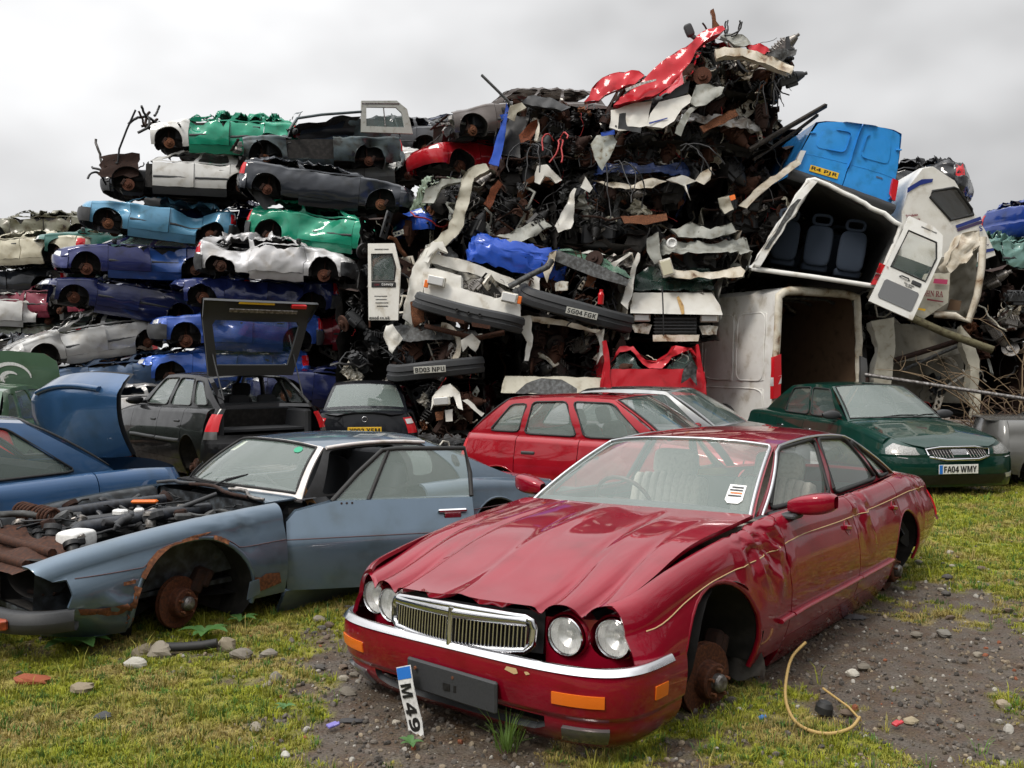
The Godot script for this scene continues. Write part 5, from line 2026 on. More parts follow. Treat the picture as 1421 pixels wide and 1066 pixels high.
	for d in [[0.1,0.46,0.018], [0.62,0.78,0.015], [0.8,1.04,0.03]]:
		var mb := MB.new()
		var inner := PackedVector3Array()
		var outer := PackedVector3Array()
		for i in 16:
			var an := lerpf(PI * (1.0 - d[1]) if d[0] < 0.6 else PI * d[0] * 0.28, PI * (1.0 - d[0]) if d[0] < 0.6 else PI * d[1] * 0.28, i / 15.0)
			if d[0] < 0.6:
				an = lerpf(PI * 0.18, PI * 0.52, i / 15.0)
			elif d[0] < 0.7:
				an = lerpf(PI * 0.6, PI * 0.68, i / 15.0)
			else:
				an = lerpf(-PI * 0.02, PI * 0.14, i / 15.0)
			var r0 := 0.4 - 0.01
			var r1 = 0.405 + rng.randf_range(0.3,1.0) * d[2]
			var p0 := c.P(0.02 + cos(an) * r0,0.335 + sin(an) * r0)
			var p1 := c.P(0.02 + cos(an) * r1,0.335 + sin(an) * r1)
			inner.append(c.side(p0.x, p0.y, -1.0) + Vector3(0,0,-0.012))
			outer.append(c.side(p1.x, p1.y, -1.0) + Vector3(0,0,-0.008))
		mb.grid([inner, outer])
		mb.commit("rusty_arch_edge", M.rust, root)
	for poly in [PackedVector2Array([c.P(-0.36,0.33), c.P(-0.56,0.37), c.P(-0.54,0.44), c.P(-0.44,0.45), c.P(-0.4,0.43), c.P(-0.36,0.44)]), PackedVector2Array([c.P(0.42,0.39), c.P(0.46,0.43), c.P(0.6,0.42), c.P(0.72,0.44), c.P(0.7,0.4), c.P(0.55,0.375)]), PackedVector2Array([c.P(0.1,0.752), c.P(0.02,0.79), c.P(-0.1,0.8), c.P(-0.05,0.765), c.P(0.08,0.73)]), PackedVector2Array([c.P(0.4,0.53), c.P(0.47,0.525), c.P(0.47,0.545), c.P(0.4,0.55)])]:
		var pl: PackedVector2Array = poly
		if Geometry2D.is_polygon_clockwise(pl):
			pl.reverse()
		var mb := MB.new()
		mb.panel(pl, func(x: float, t: float) -> Vector3: return c.side(x, t, -1.0) + Vector3(0,0,-0.005 - 0.006 * nz.get_noise_2d(x * 20.0, t * 20.0)), 0.04,0.06)
		mb.commit("rust_patch", M.rust, root)
	var tb := MB.new()
	tb.panel(MB.q([0,0,1,0.2,0.8,1,0.2,0.9]), func(u: float, v: float) -> Vector3: return c.D(Vector3(-0.3 - u * 0.09,0.31 + v * 0.12,-0.905 - 0.03 * v * u)), 0.3,0.3,0.004)
	tb.commit("torn_flap", pm, root)
	# pin stripe
	var ps := MB.new()
	for seg in [[0.72,-0.6], [-1.9,-3.3]]:
		var pp := PackedVector3Array()
		for i in 40:
			var x := lerpf(seg[0], seg[1], i / 39.0)
			var y := 0.6 + 0.04 * smoothstep(0.7,-0.6, x)
			if Vector2(x - 0.02, y - 0.335).length() < 0.415:
				y = 0.335 + sqrt(maxf(0.0,0.415 * 0.415 - (x - 0.02) * (x - 0.02)))
			pp.append(c.side(x, c.ty(x, y), -1.0) + Vector3(0,0,-0.001))
		ps.tube(pp, 0.0035,4)
	ps.commit("pinstripe", M.pinstripe, root)
	# bumper of black rubber with a lamp let in
	var bm := MB.new()
	var br: Array = []
	for k in 9:
		var an := TAU * k / 8.0
		var row := PackedVector3Array()
		for i in 41:
			var a := lerpf(-0.94,0.94, i / 40.0)
			var q := a * PI * 0.5
			var ca := pow(maxf(cos(q), 0.0), 0.6)
			var sa := pow(absf(sin(q)), 0.6) * signf(a)
			var cx := signf(cos(an)) * pow(absf(cos(an)), 0.5)
			var cy := signf(sin(an)) * pow(absf(sin(an)), 0.5)
			row.append(c.D(Vector3(0.62 + 0.42 * ca + cx * 0.055 * (0.3 + 0.7 * ca), 0.385 + cy * 0.062, (0.86 + cx * 0.03) * sa)))
		br.append(row)
	bm.grid(br)
	var bump := bm.commit("front_bumper", M.plastic, root)
	for sg: float in [-1.0,1.0]:
		bm = MB.new()
		bm.box(c.D(Vector3(1.005,0.385,0.62 * sg)), Vector3(0.05,0.055,0.2), Basis(Vector3.UP, -0.42 * sg * -1.0), 0.008)
		bm.commit("indicator", M.dullamber, bump)
	# engine bay
	var eb := MB.new()
	for sg: float in [-1.0,1.0]:
		var rows: Array = [PackedVector3Array(), PackedVector3Array(), PackedVector3Array()]
		for i in 9:
			var x := lerpf(-0.55,0.85, i / 8.0)
			var yb := c.at(1, x)
			rows[0].append(c.D(Vector3(x, yb - 0.005, (c.at(4, x) + 0.01) * sg)))
			rows[1].append(c.D(Vector3(x, yb - 0.03, (c.at(4, x) - 0.07) * sg)))
			rows[2].append(c.D(Vector3(x, yb - 0.4, (c.at(4, x) - 0.13) * sg)))
		eb.grid(rows)
	eb.box(c.D(Vector3(-0.6,0.66,0)), Vector3(0.03,0.36,1.4))
	eb.box(c.D(Vector3(0.1,0.38,0)), Vector3(1.5,0.03,1.2))
	eb.commit("engine_bay", M.baypaint, root)
	var en := MB.new()
	en.box(c.D(Vector3(0.02,0.6,0)), Vector3(0.86,0.22,0.42), Basis.IDENTITY, 0.05)
	for z: float in [-0.17,0.17]:
		en.box(c.D(Vector3(0.02,0.715, z)), Vector3(0.84,0.09,0.14), Basis(Vector3.RIGHT, 0.5 * signf(z)), 0.03)
	en.commit("engine_block", M.plastic, root)
	for z: float in [-0.3,0.3]:
		var im := MB.new()
		im.tube(PackedVector3Array([c.D(Vector3(-0.4,0.8, z)), c.D(Vector3(0.0,0.795, z)), c.D(Vector3(0.45,0.775, z)), c.D(Vector3(0.52,0.74, z))]), [0.042,0.045,0.045,0.03], 10)
		for k in 6:
			var x := -0.33 + k * 0.14
			im.tube(PackedVector3Array([c.D(Vector3(x, 0.79, z)), c.D(Vector3(x, 0.76, z * 0.75)), c.D(Vector3(x, 0.7, z * 0.6))]), 0.02,6)
		im.commit("inlet_manifold", M.pipeblue, root)
	var names := ["hose", "fuel_rail", "wiring_loom"]
	for k in 40:
		var hm := MB.new()
		var a := Vector3(rng.randf_range(-0.5,0.6), rng.randf_range(0.7,0.815), rng.randf_range(-0.5,0.5))
		var pts := PackedVector3Array()
		var d := Vector3(rng.randf_range(-1,1), rng.randf_range(-0.15,0.15), rng.randf_range(-1,1)).normalized()
		for i in 9:
			a.y = clampf(a.y, 0.62,0.82)
			pts.append(c.D(a))
			a += d * rng.randf_range(0.04,0.075)
			d = (d + Vector3(rng.randf_range(-1,1), rng.randf_range(-0.5,0.45), rng.randf_range(-1,1)) * 0.5).normalized()
			a.x = clampf(a.x, -0.55,0.68)
			a.z = clampf(a.z, -0.6,0.6)
		hm.tube(pts, [0.006,0.009,0.014,0.022][k % 4], 6)
		hm.commit("hose", [M.cable, M.plastic, M.cable, M.greyplastic][(k / 3) % 4], root)
	for k in 70:
		var fm := MB.new()
		var a := c.D(Vector3(rng.randf_range(-0.5,0.62), rng.randf_range(0.69,0.815), rng.randf_range(-0.56,0.56)))
		var s := rng.randf_range(0.025,0.075)
		if k % 3 == 0:
			fm.lathe(a, Vector3(rng.randf_range(-1,1), 1.2, rng.randf_range(-1,1)), MB.q([s * 0.5,-s, s * 0.5,0, s * 0.7,0, s * 0.7, s * 0.4, s * 0.3, s * 0.5,0, s * 0.5]), 12)
		else:
			fm.box(a, Vector3(s * rng.randf_range(0.6,2.0), s * 0.8, s), Basis.from_euler(Vector3(rng.randf_range(-0.4,0.4), rng.randf() * 3.0, rng.randf_range(-0.4,0.4))), s * 0.15)
		fm.commit("engine_fitting", [M.alloy, M.plastic, M.black, M.darkrust, M.alloy, M.plastic, M.greyplastic][k % 7], root)
	var oc := MB.new()
	oc.box(c.D(Vector3(-0.12,0.845,0.03)), Vector3(0.05,0.025,0.17), Basis(Vector3.UP, 0.8), 0.01)
	oc.commit("orange_clip", M.amber, root)
	oc = MB.new()
	c.soft(oc, c.D(Vector3(0.52,0.73,-0.4)), Vector3(0.2,0.12,0.17), Basis(Vector3.UP, 0.4))
	oc.commit("washer_bottle", M.whitepaint, root)
	oc = MB.new()
	oc.box(c.D(Vector3(0.12,0.815,-0.12)), Vector3(0.06,0.04,0.09), Basis(Vector3.UP, 0.4), 0.01)
	oc.box(c.D(Vector3(0.02,0.82,-0.17)), Vector3(0.05,0.035,0.06), Basis(Vector3.UP, 1.0), 0.01)
	oc.commit("white_cap", M.whitepaint, root)
	# bonnet stay across the far rear corner
	oc = MB.new()
	oc.tube(PackedVector3Array([c.D(Vector3(-0.1,0.8,-0.28)), c.D(Vector3(-0.42,0.9,-0.36))]), 0.016,6)
	oc.commit("stay", M.plastic, root)
	# slam panel and fan cowl, rusted through
	oc = MB.new()
	var rr: Array = []
	for k in 5:
		var row := PackedVector3Array()
		for i in 25:
			var z := lerpf(-0.62,0.62, i / 24.0)
			var bulge := exp(-pow((absf(z) - 0.3) / 0.16,2.0))
			row.append(c.D(Vector3(0.6 + 0.09 * k + 0.05 * bulge * (1.0 if k < 2 else 0.2) * -1.0,0.7 + 0.07 * bulge * (1.0 - absf(k - 1.0) * 0.4) - 0.018 * k + 0.008 * nz.get_noise_2d(z * 9.0, k * 2.0), z)))
		rr.append(row)
	oc.grid(rr)
	oc.commit("slam_panel", M.brownrust, root)
	oc = MB.new()
	for d in [[0.72,0.7], [0.86,0.655]]:
		oc.tube(PackedVector3Array([c.D(Vector3(d[0], d[1], -0.55)), c.D(Vector3(d[0] + 0.04, d[1] + 0.01,0)), c.D(Vector3(d[0], d[1], 0.6))]), 0.028,7)
	oc.commit("cross_tube", M.brownrust, root)
	oc = MB.new()
	oc.box(c.D(Vector3(0.9,0.55,0.12)), Vector3(0.03,0.24,0.72))
	var rad := oc.commit("radiator", M.steel, root)
	for k in 22:
		var fm := MB.new()
		fm.box(c.D(Vector3(0.918,0.55,-0.23 + k * 0.0335)), Vector3(0.008,0.23,0.006))
		fm.commit("fin", M.plastic, rad)
	# bonnet springs lying across
	for k in 2:
		var sm := MB.new()
		var sp := PackedVector3Array()
		for i in 60:
			var an := TAU * i / 14.0
			sp.append(c.D(Vector3(0.46 + 0.02 * k + sin(an) * 0.055,0.8 + cos(an) * 0.055,0.05 + k * 0.24 + i * 0.0036)))
		sm.tube(sp, 0.011,6)
		sm.commit("coil_spring", M.brownrust, root)
	# scuttle with the air grille and loose strips
	oc = MB.new()
	oc.panel(c.rect(-0.8,-0.56,-0.95,0.95), c.deck.bind(-0.004), 0.06,0.1,0.01)
	oc.commit("scuttle_panel", pm, root)
	for k in 12:
		var gm := MB.new()
		gm.box(c.deck(-0.6 - (k % 12) * 0.012,0.16,0.006), Vector3(0.006,0.012,0.72), Basis.IDENTITY)
		gm.commit("air_grille_bar", M.black, root)
	for d in [[-0.53,0.1,0.62, M.plastic], [-0.5,-0.6,0.1, M.darkrust], [-0.56,-0.7,-0.3, M.steel]]:
		var gm := MB.new()
		var pp := PackedVector3Array()
		for i in 7:
			var z := lerpf(d[1], d[2], i / 6.0)
			pp.append(c.D(Vector3(d[0] + 0.04 * sin(i * 1.1), c.deck_y(-0.55, z) + 0.01, z)))
		gm.tube(pp, 0.013,5)
		gm.commit("trim_strip", d[3], root)
	# windscreen, bare pale pillars
	oc = MB.new()
	oc.panel(MB.q([-0.945,0.04,0.945,0.04,0.93,0.96,-0.93,0.96]), c.front, 0.1,0.15)
	var ws := oc.commit("windscreen", M.skyhazeglass, root)
	oc = MB.new()
	for q: float in [-1.0,1.0]:
		var rx := [Vector2(q, -0.06), Vector2(q * 0.94,-0.06), Vector2(q * 0.925,1.0), Vector2(q, 1.0)]
		if q > 0:
			rx.reverse()
		oc.panel(PackedVector2Array(rx), c.front.bind(0.006), 0.05,0.1,0.02)
	oc.panel(MB.q([-0.95,-0.04,0.95,-0.04,0.95,0.045,-0.95,0.045]), c.front.bind(0.004), 0.08,0.1)
	oc.panel(MB.q([-0.95,0.955,0.95,0.955,0.95,1.0,-0.95,1.0]), c.front.bind(0.004), 0.08,0.1)
	oc.commit("screen_frame", M.primer, root)
	oc = MB.new()
	var sp2 := PackedVector3Array()
	for e in [[Vector2(-0.94,0.05), Vector2(0.94,0.05)], [Vector2(0.94,0.06), Vector2(0.925,0.95)], [Vector2(0.92,0.955), Vector2(-0.92,0.955)], [Vector2(-0.925,0.95), Vector2(-0.94,0.06)]]:
		for i in 8:
			var p: Vector2 = e[0].lerp(e[1], i / 8.0)
			sp2.append(c.front(p.x, p.y, 0.008))
	oc.tube(sp2,0.01,5, true)
	oc.commit("screen_seal", M.rubber, ws)
	for d in [[-0.72,0.84,0.05, M.stickergreen, 0.055], [0.5,0.8,0.12, M.paper, 0.12]]:
		var sm := MB.new()
		var pl := PackedVector2Array()
		for i in 14:
			var an := TAU * i / 14.0
			var k := 1.0 if d[4] < 0.1 else (1.0 / maxf(absf(cos(an)), absf(sin(an)))) * 0.8
			pl.append(Vector2(d[0] + cos(an) * d[4] * k, d[1] + sin(an) * d[4] * 1.5 * k * 0.8))
		sm.panel(pl, c.front.bind(0.004 if d[4] < 0.1 else -0.006), 0.1,0.1)
		sm.commit("sticker", d[3], ws)
	wiper(root, c.front(-0.05,-0.04,0.02), c.front(-0.42,0.14,0.045))
	wiper(root, c.front(0.62,-0.04,0.02), c.front(0.5,0.22,0.05))
	# roof rails, pillars, buttresses
	for sg: float in [-1.0,1.0]:
		var fm := MB.new()
		c.frame(fm, sg)
		fm.commit("window_frame", M.black, root)
		var bt := MB.new()
		bt.panel(MB.q([0.7,-0.02,1.06,-0.02,1.0,1.0,0.9,1.0]), c.gside.bind(sg, 0.012), 0.06,0.12,0.03)
		bt.commit("buttress", pm, root)
		bt = MB.new()
		var pp := PackedVector3Array()
		for i in 15:
			pp.append(c.gside(0.01 + i * 0.068,1.0, sg, 0.012))
		bt.tube(pp, 0.014,6)
		bt.commit("gutter", M.primer if sg < 0 else pm, root)
		bt = MB.new()
		bt.panel(c.window_poly(1), c.gside.bind(sg, 0.0), 0.1,0.2)
		bt.commit("quarter_window", M.skyhazeglass, root)
		hub(root, c.D(Vector3(0.04,0.325, sg * 0.7)), Vector3(0.28 * sg, 0.0, sg), 0.155, M.disc)
		hub(root, c.D(Vector3(-2.59,0.32, sg * 0.72)), Vector3(0,0, sg), 0.15, M.disc)
	var fr := MB.new()
	for q: float in [-1.0,1.0]:
		fr.panel(MB.q([minf(q, q * 0.9), 0, maxf(q, q * 0.9), 0, maxf(q, q * 0.88), 1, minf(q, q * 0.88), 1]), c.rear, 0.1,0.12)
	fr.commit("rear_screen_frame", pm, root)
	# door, swung out about its front edge
	var door := Node3D.new()
	door.name = "open_door"
	root.add_child(door)
	door.position = Vector3(-0.612,0,-0.875)
	door.rotation = Vector3(0,-0.545,0)
	var dp := func(x: float, y: float, off: float) -> Vector3:
		var zz := 0.0
		if y > 0.62:
			zz = (y - 0.62) * 0.5 + 0.004
		else:
			zz = pow(0.62 - y, 2.0) * 0.35
		return Vector3(-x, y - 0.163, zz + off)
	var ou := MB.q([0,0.3,1.24,0.28,1.25,0.62,1.25,0.845,0.32,0.855,0.06,0.8,0.0,0.74])
	for d in [[0.0, "door_skin", pm], [0.09, "door_card", M.darkcloth]]:
		var mb := MB.new()
		mb.panel(ou, func(x: float, y: float) -> Vector3: return dp.call(x, y, d[0]), 0.08,0.04,0.0)
		mb.commit(d[1], d[2], door)
	var er := MB.new()
	var rw: Array = [PackedVector3Array(), PackedVector3Array()]
	for i in ou.size() + 1:
		var p := ou[i % ou.size()]
		rw[0].append(dp.call(p.x, p.y, 0.0))
		rw[1].append(dp.call(p.x, p.y, 0.09))
	er.grid(rw)
	er.commit("door_edge", pm, door)
	var up := func(x: float, y: float) -> Vector3: return dp.call(x, y, 0.02)
	var fpts := PackedVector3Array([up.call(0.3,0.85), up.call(0.48,1.02), up.call(0.66,1.165), up.call(0.76,1.175), up.call(1.24,1.165), up.call(1.26,1.0), up.call(1.25,0.85)])
	er = MB.new()
	er.tube(fpts, 0.017,6)
	er.tube(PackedVector3Array([up.call(0.54,0.85), up.call(0.7,1.16)]), 0.014,6)
	er.commit("door_frame", M.rubber, door)
	er = MB.new()
	er.panel(MB.q([0.32,0.85,0.54,0.85,0.69,1.16,0.62,1.13]), up, 0.5,0.5)
	er.commit("quarter_light", M.skyhazeglass, door)
	er = MB.new()
	er.panel(MB.q([0.56,0.85,1.24,0.845,1.24,1.16,0.71,1.165]), up, 0.5,0.5)
	er.commit("door_window", M.skyhazeglass, door)
	er = MB.new()
	er.box(dp.call(1.1,0.765,-0.012), Vector3(0.2,0.028,0.03), Basis.IDENTITY, 0.008)
	er.box(dp.call(1.1,0.735,-0.004), Vector3(0.12,0.04,0.012), Basis.IDENTITY, 0.008)
	er.commit("door_handle", M.chrome, door)
	er = MB.new()
	var st := PackedVector3Array()
	for i in 6:
		st.append(dp.call(i * 0.25,0.632,-0.002))
	er.tube(st, 0.0035,4)
	er.commit("pinstripe", M.pinstripe, door)
	for k in 3:
		er = MB.new()
		er.lathe(dp.call(0.36 + k * 0.035,0.838,-0.002), Vector3(0,0.3,-1), MB.q([0.008,0,0.006,0.003,0,0.003]), 8)
		er.commit("screw_hole", M.darkrust, door)
	# tan trim hanging in the doorway
	er = MB.new()
	er.panel(MB.q([0,0,1,0,0.9,0.6,0.5,1,0,0.9]), func(u: float, v: float) -> Vector3: return c.D(Vector3(-0.92 - u * 0.05 - 0.03 * sin(v * 5.0), 0.55 + v * 0.38,-0.66 - 0.05 * sin(v * 4.0) - u * 0.06)), 0.3,0.15,0.01)
	er.commit("pillar_trim", M.tan, root)

# ------------------------------------------------------------------ the stacks of crushed cars at the left
# key: shape, heading (+1 nose to the right), front hub, wheelbase seen, tilt, paint, options
func stack_car(nm: String, label: String, kind: String, head: int, hub_: Vector3, yaw: float, tilt: float, pm: Material, so: Dictionary, bo: Dictionary, grp := "crushed cars stacked at the left") -> Car:
	var d := {"sx": 0.93, "sy": 0.88, "crush": 0.45, "cky": 0.9, "cA": 0.035, "cB": 0.16, "cf": 1.5, "res": 0.085, "drop": 0.0}
	for k in so:
		d[k] = so[k]
	# every wreck gets its own knocks
	var rng := RandomNumberGenerator.new()
	rng.seed = int(d.get("seed", 1)) * 31
	var dn: Array = d.get("dents", []).duplicate()
	for k in 7:
		var sg := -1.0 if k % 2 == 0 else 1.0
		dn.append([Vector3(rng.randf_range(-3.0,0.5), rng.randf_range(0.45,0.95), 0.85 * sg), rng.randf_range(0.18,0.42), Vector3(rng.randf_range(-0.05,0.05), rng.randf_range(-0.08,0.03), -sg * rng.randf_range(0.05,0.15))])
	d.dents = dn
	if not d.has("sag"):
		d.sag = rng.randf_range(-0.02,0.03)
	var c := Car.new(self, shape(kind, d))
	var b := Basis(Vector3.UP, (0.0 if head > 0 else PI) + yaw) * Basis(Vector3.BACK, tilt)
	var near := 1.0 if head > 0 else -1.0
	var off := b * Vector3(0, c.axy - 0.02, near * 0.7)
	c.node = thing(nm, label, "car", hub_ - off, Vector3.ZERO, grp)
	c.node.basis = b
	var o := {"paint": pm, "glass": null, "handles": true, "loose": rng.randf_range(0.02,0.1), "torn_tops": rng.randf_range(0.25,0.75), "discvar": rng.randi_range(0,3), "mirrors": rng.randf() < 0.4, "mirror": M.plastic, "bumper": M.plastic if rng.randf() < 0.45 else pm, "rub": rng.randf() < 0.5, "seats": false, "dash": false, "near": near}
	for k in bo:
		o[k] = bo[k]
	c.build(o)
	return c
# bent sheet torn out of a wreck: a part of it
func flap(parent: Node, nm: String, m: Material, o: Vector3, u: Vector3, v: Vector3, curl: float, seed_: int, n := 6) -> void:
	var nz := FastNoiseLite.new()
	nz.seed = seed_
	nz.frequency = 1.0
	var nn := u.cross(v).normalized()
	var mb := MB.new()
	var rows: Array = []
	for i in n:
		var row := PackedVector3Array()
		for j in n:
			var a := i / (n - 1.0)
			var b := j / (n - 1.0)
			var ragged := 0.12 * nz.get_noise_2d(a * 4.0 + 20.0, b * 4.0)
			row.append(o + u * (a + (ragged if i in [0, n - 1] else 0.0)) + v * (b + (ragged if j in [0, n - 1] else 0.0)) + nn * (curl * b * b + 0.12 * u.length() * nz.get_noise_2d(a * 2.5, b * 2.5)))
		rows.append(row)
	mb.grid(rows)
	mb.commit(nm, m, parent)
func wires(parent: Node, nm: String, m: Material, o: Vector3, ln: float, k: int, r: float, seed_: int, droop := 0.5) -> void:
	var rng := RandomNumberGenerator.new()
	rng.seed = seed_
	for i in k:
		var mb := MB.new()
		mb.tube(wander(rng, o + Vector3(rng.randf_range(-0.1,0.1), rng.randf_range(-0.05,0.05), rng.randf_range(-0.1,0.1)), ln * rng.randf_range(0.5,1.0), 9, droop), r, 4)
		mb.commit(nm, m, parent)
func stacks() -> void:
	var navy := paint(0.012,0.018,0.075,1,0.25)
	var blue := paint(0.02,0.065,0.24,1,0.3)
	var white := paint(0.62,0.62,0.6,1,0.0)
	var silver := paint(0.42,0.42,0.41,1,0.45)
	var charcoal := paint(0.022,0.026,0.034,1,0.25)
	var emerald := paint(0.014,0.26,0.155,1,0.15)
	var c: Car
	# front column
	c = stack_car("stacked_green_hatchback", "emerald green crushed hatchback with a white wing, top of the leftmost stack", "hatch", -1, Vector3(-7.73,6.58,-22.0), 0.1,0.02, emerald, {"seed": 31, "crush": 0.48, "cB": 0.2}, {"panel_paint": {"front_wing": white}, "skip": ["bonnet", "front_bumper", "front_panel", "front_wing_r"], "rub": true})
	wires(c.node, "torn_hose", M.cable, Vector3(0.5,0.85,-0.5), 0.7,5,0.03,311,-0.1)
	wires(c.node, "torn_bracket", M.darkrust, Vector3(0.6,0.6,-0.4), 0.7,5,0.03,312,-0.1)
	var st := MB.new()
	st.tube(MB.p([0.75,0.95,-0.7,0.92,0.5,-0.75,1.08,0.05,-0.75,1.12,-0.25,-0.7]), 0.045,5, false, 0.4)
	st.commit("bumper_strip", M.plastic, c.node)
	c = stack_car("stacked_white_saloon", "white saloon without front wings, second from the top of the leftmost stack", "saloon", -1, Vector3(-8.59,5.62,-21.8), 0.22,0.013, white, {"seed": 32, "crush": 0.72, "cA": 0.012, "cB": 0.05}, {"skip": ["front_wing", "bonnet", "front_bumper", "front_panel"], "junk": 2.0, "handles": true, "handle": white, "panel_paint": {"sill": M.plastic}})
	wires(c.node, "torn_trim", M.steel, Vector3(0.6,0.65,-0.4), 0.9,2,0.03,321,-0.5)
	wires(c.node, "torn_hose", M.cable, Vector3(0.6,0.5,-0.4), 0.6,5,0.028,322,0.1)
	flap(c.node, "bent_inner_wing", M.darkrust, Vector3(0.6,0.35,-0.75), Vector3(-0.8,0.1,0.1), Vector3(0,0.5,0.25), 0.1,323)
	c = stack_car("stacked_sky_blue_hatchback", "light sky blue crushed hatchback above the navy hatchback, left stack", "hatch", -1, Vector3(-9.01,4.69,-21.7), 0.3,0.09, paint(0.1,0.27,0.42,1,0.15), {"seed": 33, "sx": 0.88, "crush": 0.48, "cA": 0.015, "cB": 0.2, "dents": [[Vector3(-1.85,0.8,-0.85), 0.55, Vector3(0,-0.15,0.3)]]}, {"rub": true, "skip": ["headlamp", "frame", "bonnet"]})
	flap(c.node, "folded_roof_edge", M.plastic, Vector3(-0.7,0.95,-0.75), Vector3(-0.35,0.05,0), Vector3(0,-0.18,-0.1), 0.15,331)
	c = stack_car("stacked_navy_hatchback", "navy hatchback with windscreen pillars standing and a brighter blue dented rear door", "hatch", -1, Vector3(-9.46,3.72,-21.6), 0.36,0.014, paint(0.02,0.026,0.11,1,0.25), {"seed": 34, "crush": 0.78, "cA": 0.01, "cB": 0.05, "dents": [[Vector3(-1.85,0.7,-0.85), 0.5, Vector3(0,0,0.22)]]}, {"panel_paint": {"rear_door": blue, "sill": blue}, "glass": M.skyhazeglass, "rub": true, "handles": true, "mirrors": true, "mirror": M.plastic})
	c = stack_car("stacked_dark_navy_hatchback", "dark navy crushed hatchback under the one with the blue door", "hatch", -1, Vector3(-9.71,3.01,-21.5), 0.55,0.15, navy, {"seed": 35, "crush": 0.48, "cA": 0.015, "cB": 0.14}, {"rub": true, "handles": true, "skip": ["bonnet", "front_bumper"], "mirrors": true, "mirror": M.plastic})
	c = stack_car("stacked_silver_hatchback", "silver white hatchback with crumpled doors hanging open, near the green bonnet", "hatch", -1, Vector3(-10.23,1.72,-21.2), 0.62,-0.16, silver, {"seed": 36, "sx": 0.9, "crush": 0.8, "cA": 0.03, "cB": 0.1}, {"glass": null, "tail_lamps": [0.72,0.97,1.0,1.9], "skip": ["headlamp"]})
	c = stack_car("stacked_slate_blue_hatchback", "slate blue hatchback squashed beneath the silver one", "hatch", -1, Vector3(-9.79,1.0,-21.4), 0.6,-0.06, paint(0.055,0.095,0.17,1,0.3), {"seed": 37, "crush": 0.45, "cA": 0.03, "cB": 0.15}, {"handles": true, "skip": ["bonnet"]})
	c = stack_car("stacked_silver_saloon", "silver hatchback tail with red lamps at the foot of the left stack", "hatch", -1, Vector3(-9.9,0.3,-20.4), 0.25,-0.02, paint(0.5,0.5,0.5,1,0.3), {"seed": 38, "crush": 0.5, "cA": 0.01, "cB": 0.1}, {"tail_lamps": [0.6,0.96,1.05,1.9]})
	# second column
	c = stack_car("stacked_offroader", "slate grey off-roader with torn-out doors and an upright rear window, top of second stack", "offroad", -1, Vector3(-5.37,6.02,-21.2), 0.4,-0.06, paint(0.06,0.085,0.095,2,0.2), {"seed": 41, "crush": 1.0, "cA": 0.03, "cB": 0.06}, {"skip": ["front_door", "frame", "roof", "bonnet", "front_panel", "front_bumper", "headlamp"], "seats": false, "dash": false})
	offroad_top(c)
	c = stack_car("stacked_charcoal_coupe", "charcoal black crushed coupe directly under the grey off-roader", "hatch3", 1, Vector3(-2.84,5.01,-21.0), 0.12,-0.1, charcoal, {"seed": 42, "sx": 0.97, "crush": 0.42, "cA": 0.02, "cB": 0.12}, {"skip": ["headlamp"]})
	c = stack_car("stacked_sea_green_coupe", "sea green crushed coupe with creased door, above the silver coupe", "hatch3", 1, Vector3(-2.95,4.08,-20.7), -0.12,-0.13, emerald, {"seed": 43, "crush": 0.6, "cA": 0.03, "cB": 0.1, "dents": [[Vector3(-1.2,0.75,0.85), 0.6, Vector3(0,-0.05,-0.16)]]}, {"skip": ["front_bumper"]})
	flap(c.node, "hanging_arch_liner", M.plastic, Vector3(-2.45,0.75,0.75), Vector3(-0.5,0.45,0.05), Vector3(0.18,0.15,0.05), 0.12,431)
	c = stack_car("stacked_silver_coupe", "bright silver flattened coupe with a buckled roof, in the middle of second stack", "hatch3", 1, Vector3(-3.99,3.51,-20.6), 0.1,-0.05, paint(0.56,0.56,0.57,1,0.35), {"seed": 44, "sx": 0.86, "crush": 0.48, "cA": 0.05, "cB": 0.2, "dents": [[Vector3(-1.9,0.85,0.7), 0.7, Vector3(0,-0.22,-0.1)]]}, {"skip": []})
	c = stack_car("stacked_royal_navy_saloon", "navy crumpled hatchback with a red tail lamp, under the silver coupe", "hatch", -1, Vector3(-6.66,2.92,-20.9), 0.25,0.05, paint(0.016,0.026,0.12,1,0.25), {"seed": 45, "crush": 0.48, "cA": 0.05, "cB": 0.16}, {"skip": ["bonnet", "front_bumper", "headlamp"]})
	c = stack_car("stacked_cobalt_hatchback", "cobalt blue crushed hatchback behind the black liftback's raised tailgate", "hatch", -1, Vector3(-6.86,2.1,-20.4), 0.38,0.03, paint(0.03,0.08,0.34,1,0.3), {"seed": 46, "crush": 0.48, "cA": 0.03, "cB": 0.14}, {"skip": ["bonnet"]})
	c = stack_car("stacked_bright_blue_hatchback", "bright blue crushed hatchback low in the second stack behind the black liftback", "hatch", -1, Vector3(-7.25,1.3,-20.6), 0.3,0.02, paint(0.03,0.1,0.42,1,0.3), {"seed": 47, "crush": 0.48, "cA": 0.04, "cB": 0.14}, {"skip": ["bonnet", "front_bumper"]})
	c = stack_car("stacked_dark_saloon", "dark crushed saloon at the foot of the second stack", "saloon", -1, Vector3(-7.0,0.42,-20.3), 0.1,0.0, charcoal, {"seed": 48, "crush": 0.48, "cA": 0.03, "cB": 0.14}, {})
	# a second row behind, seen only through the gaps
	var lv := ["lowest", "second", "third", "fourth", "fifth", "sixth", "seventh"]
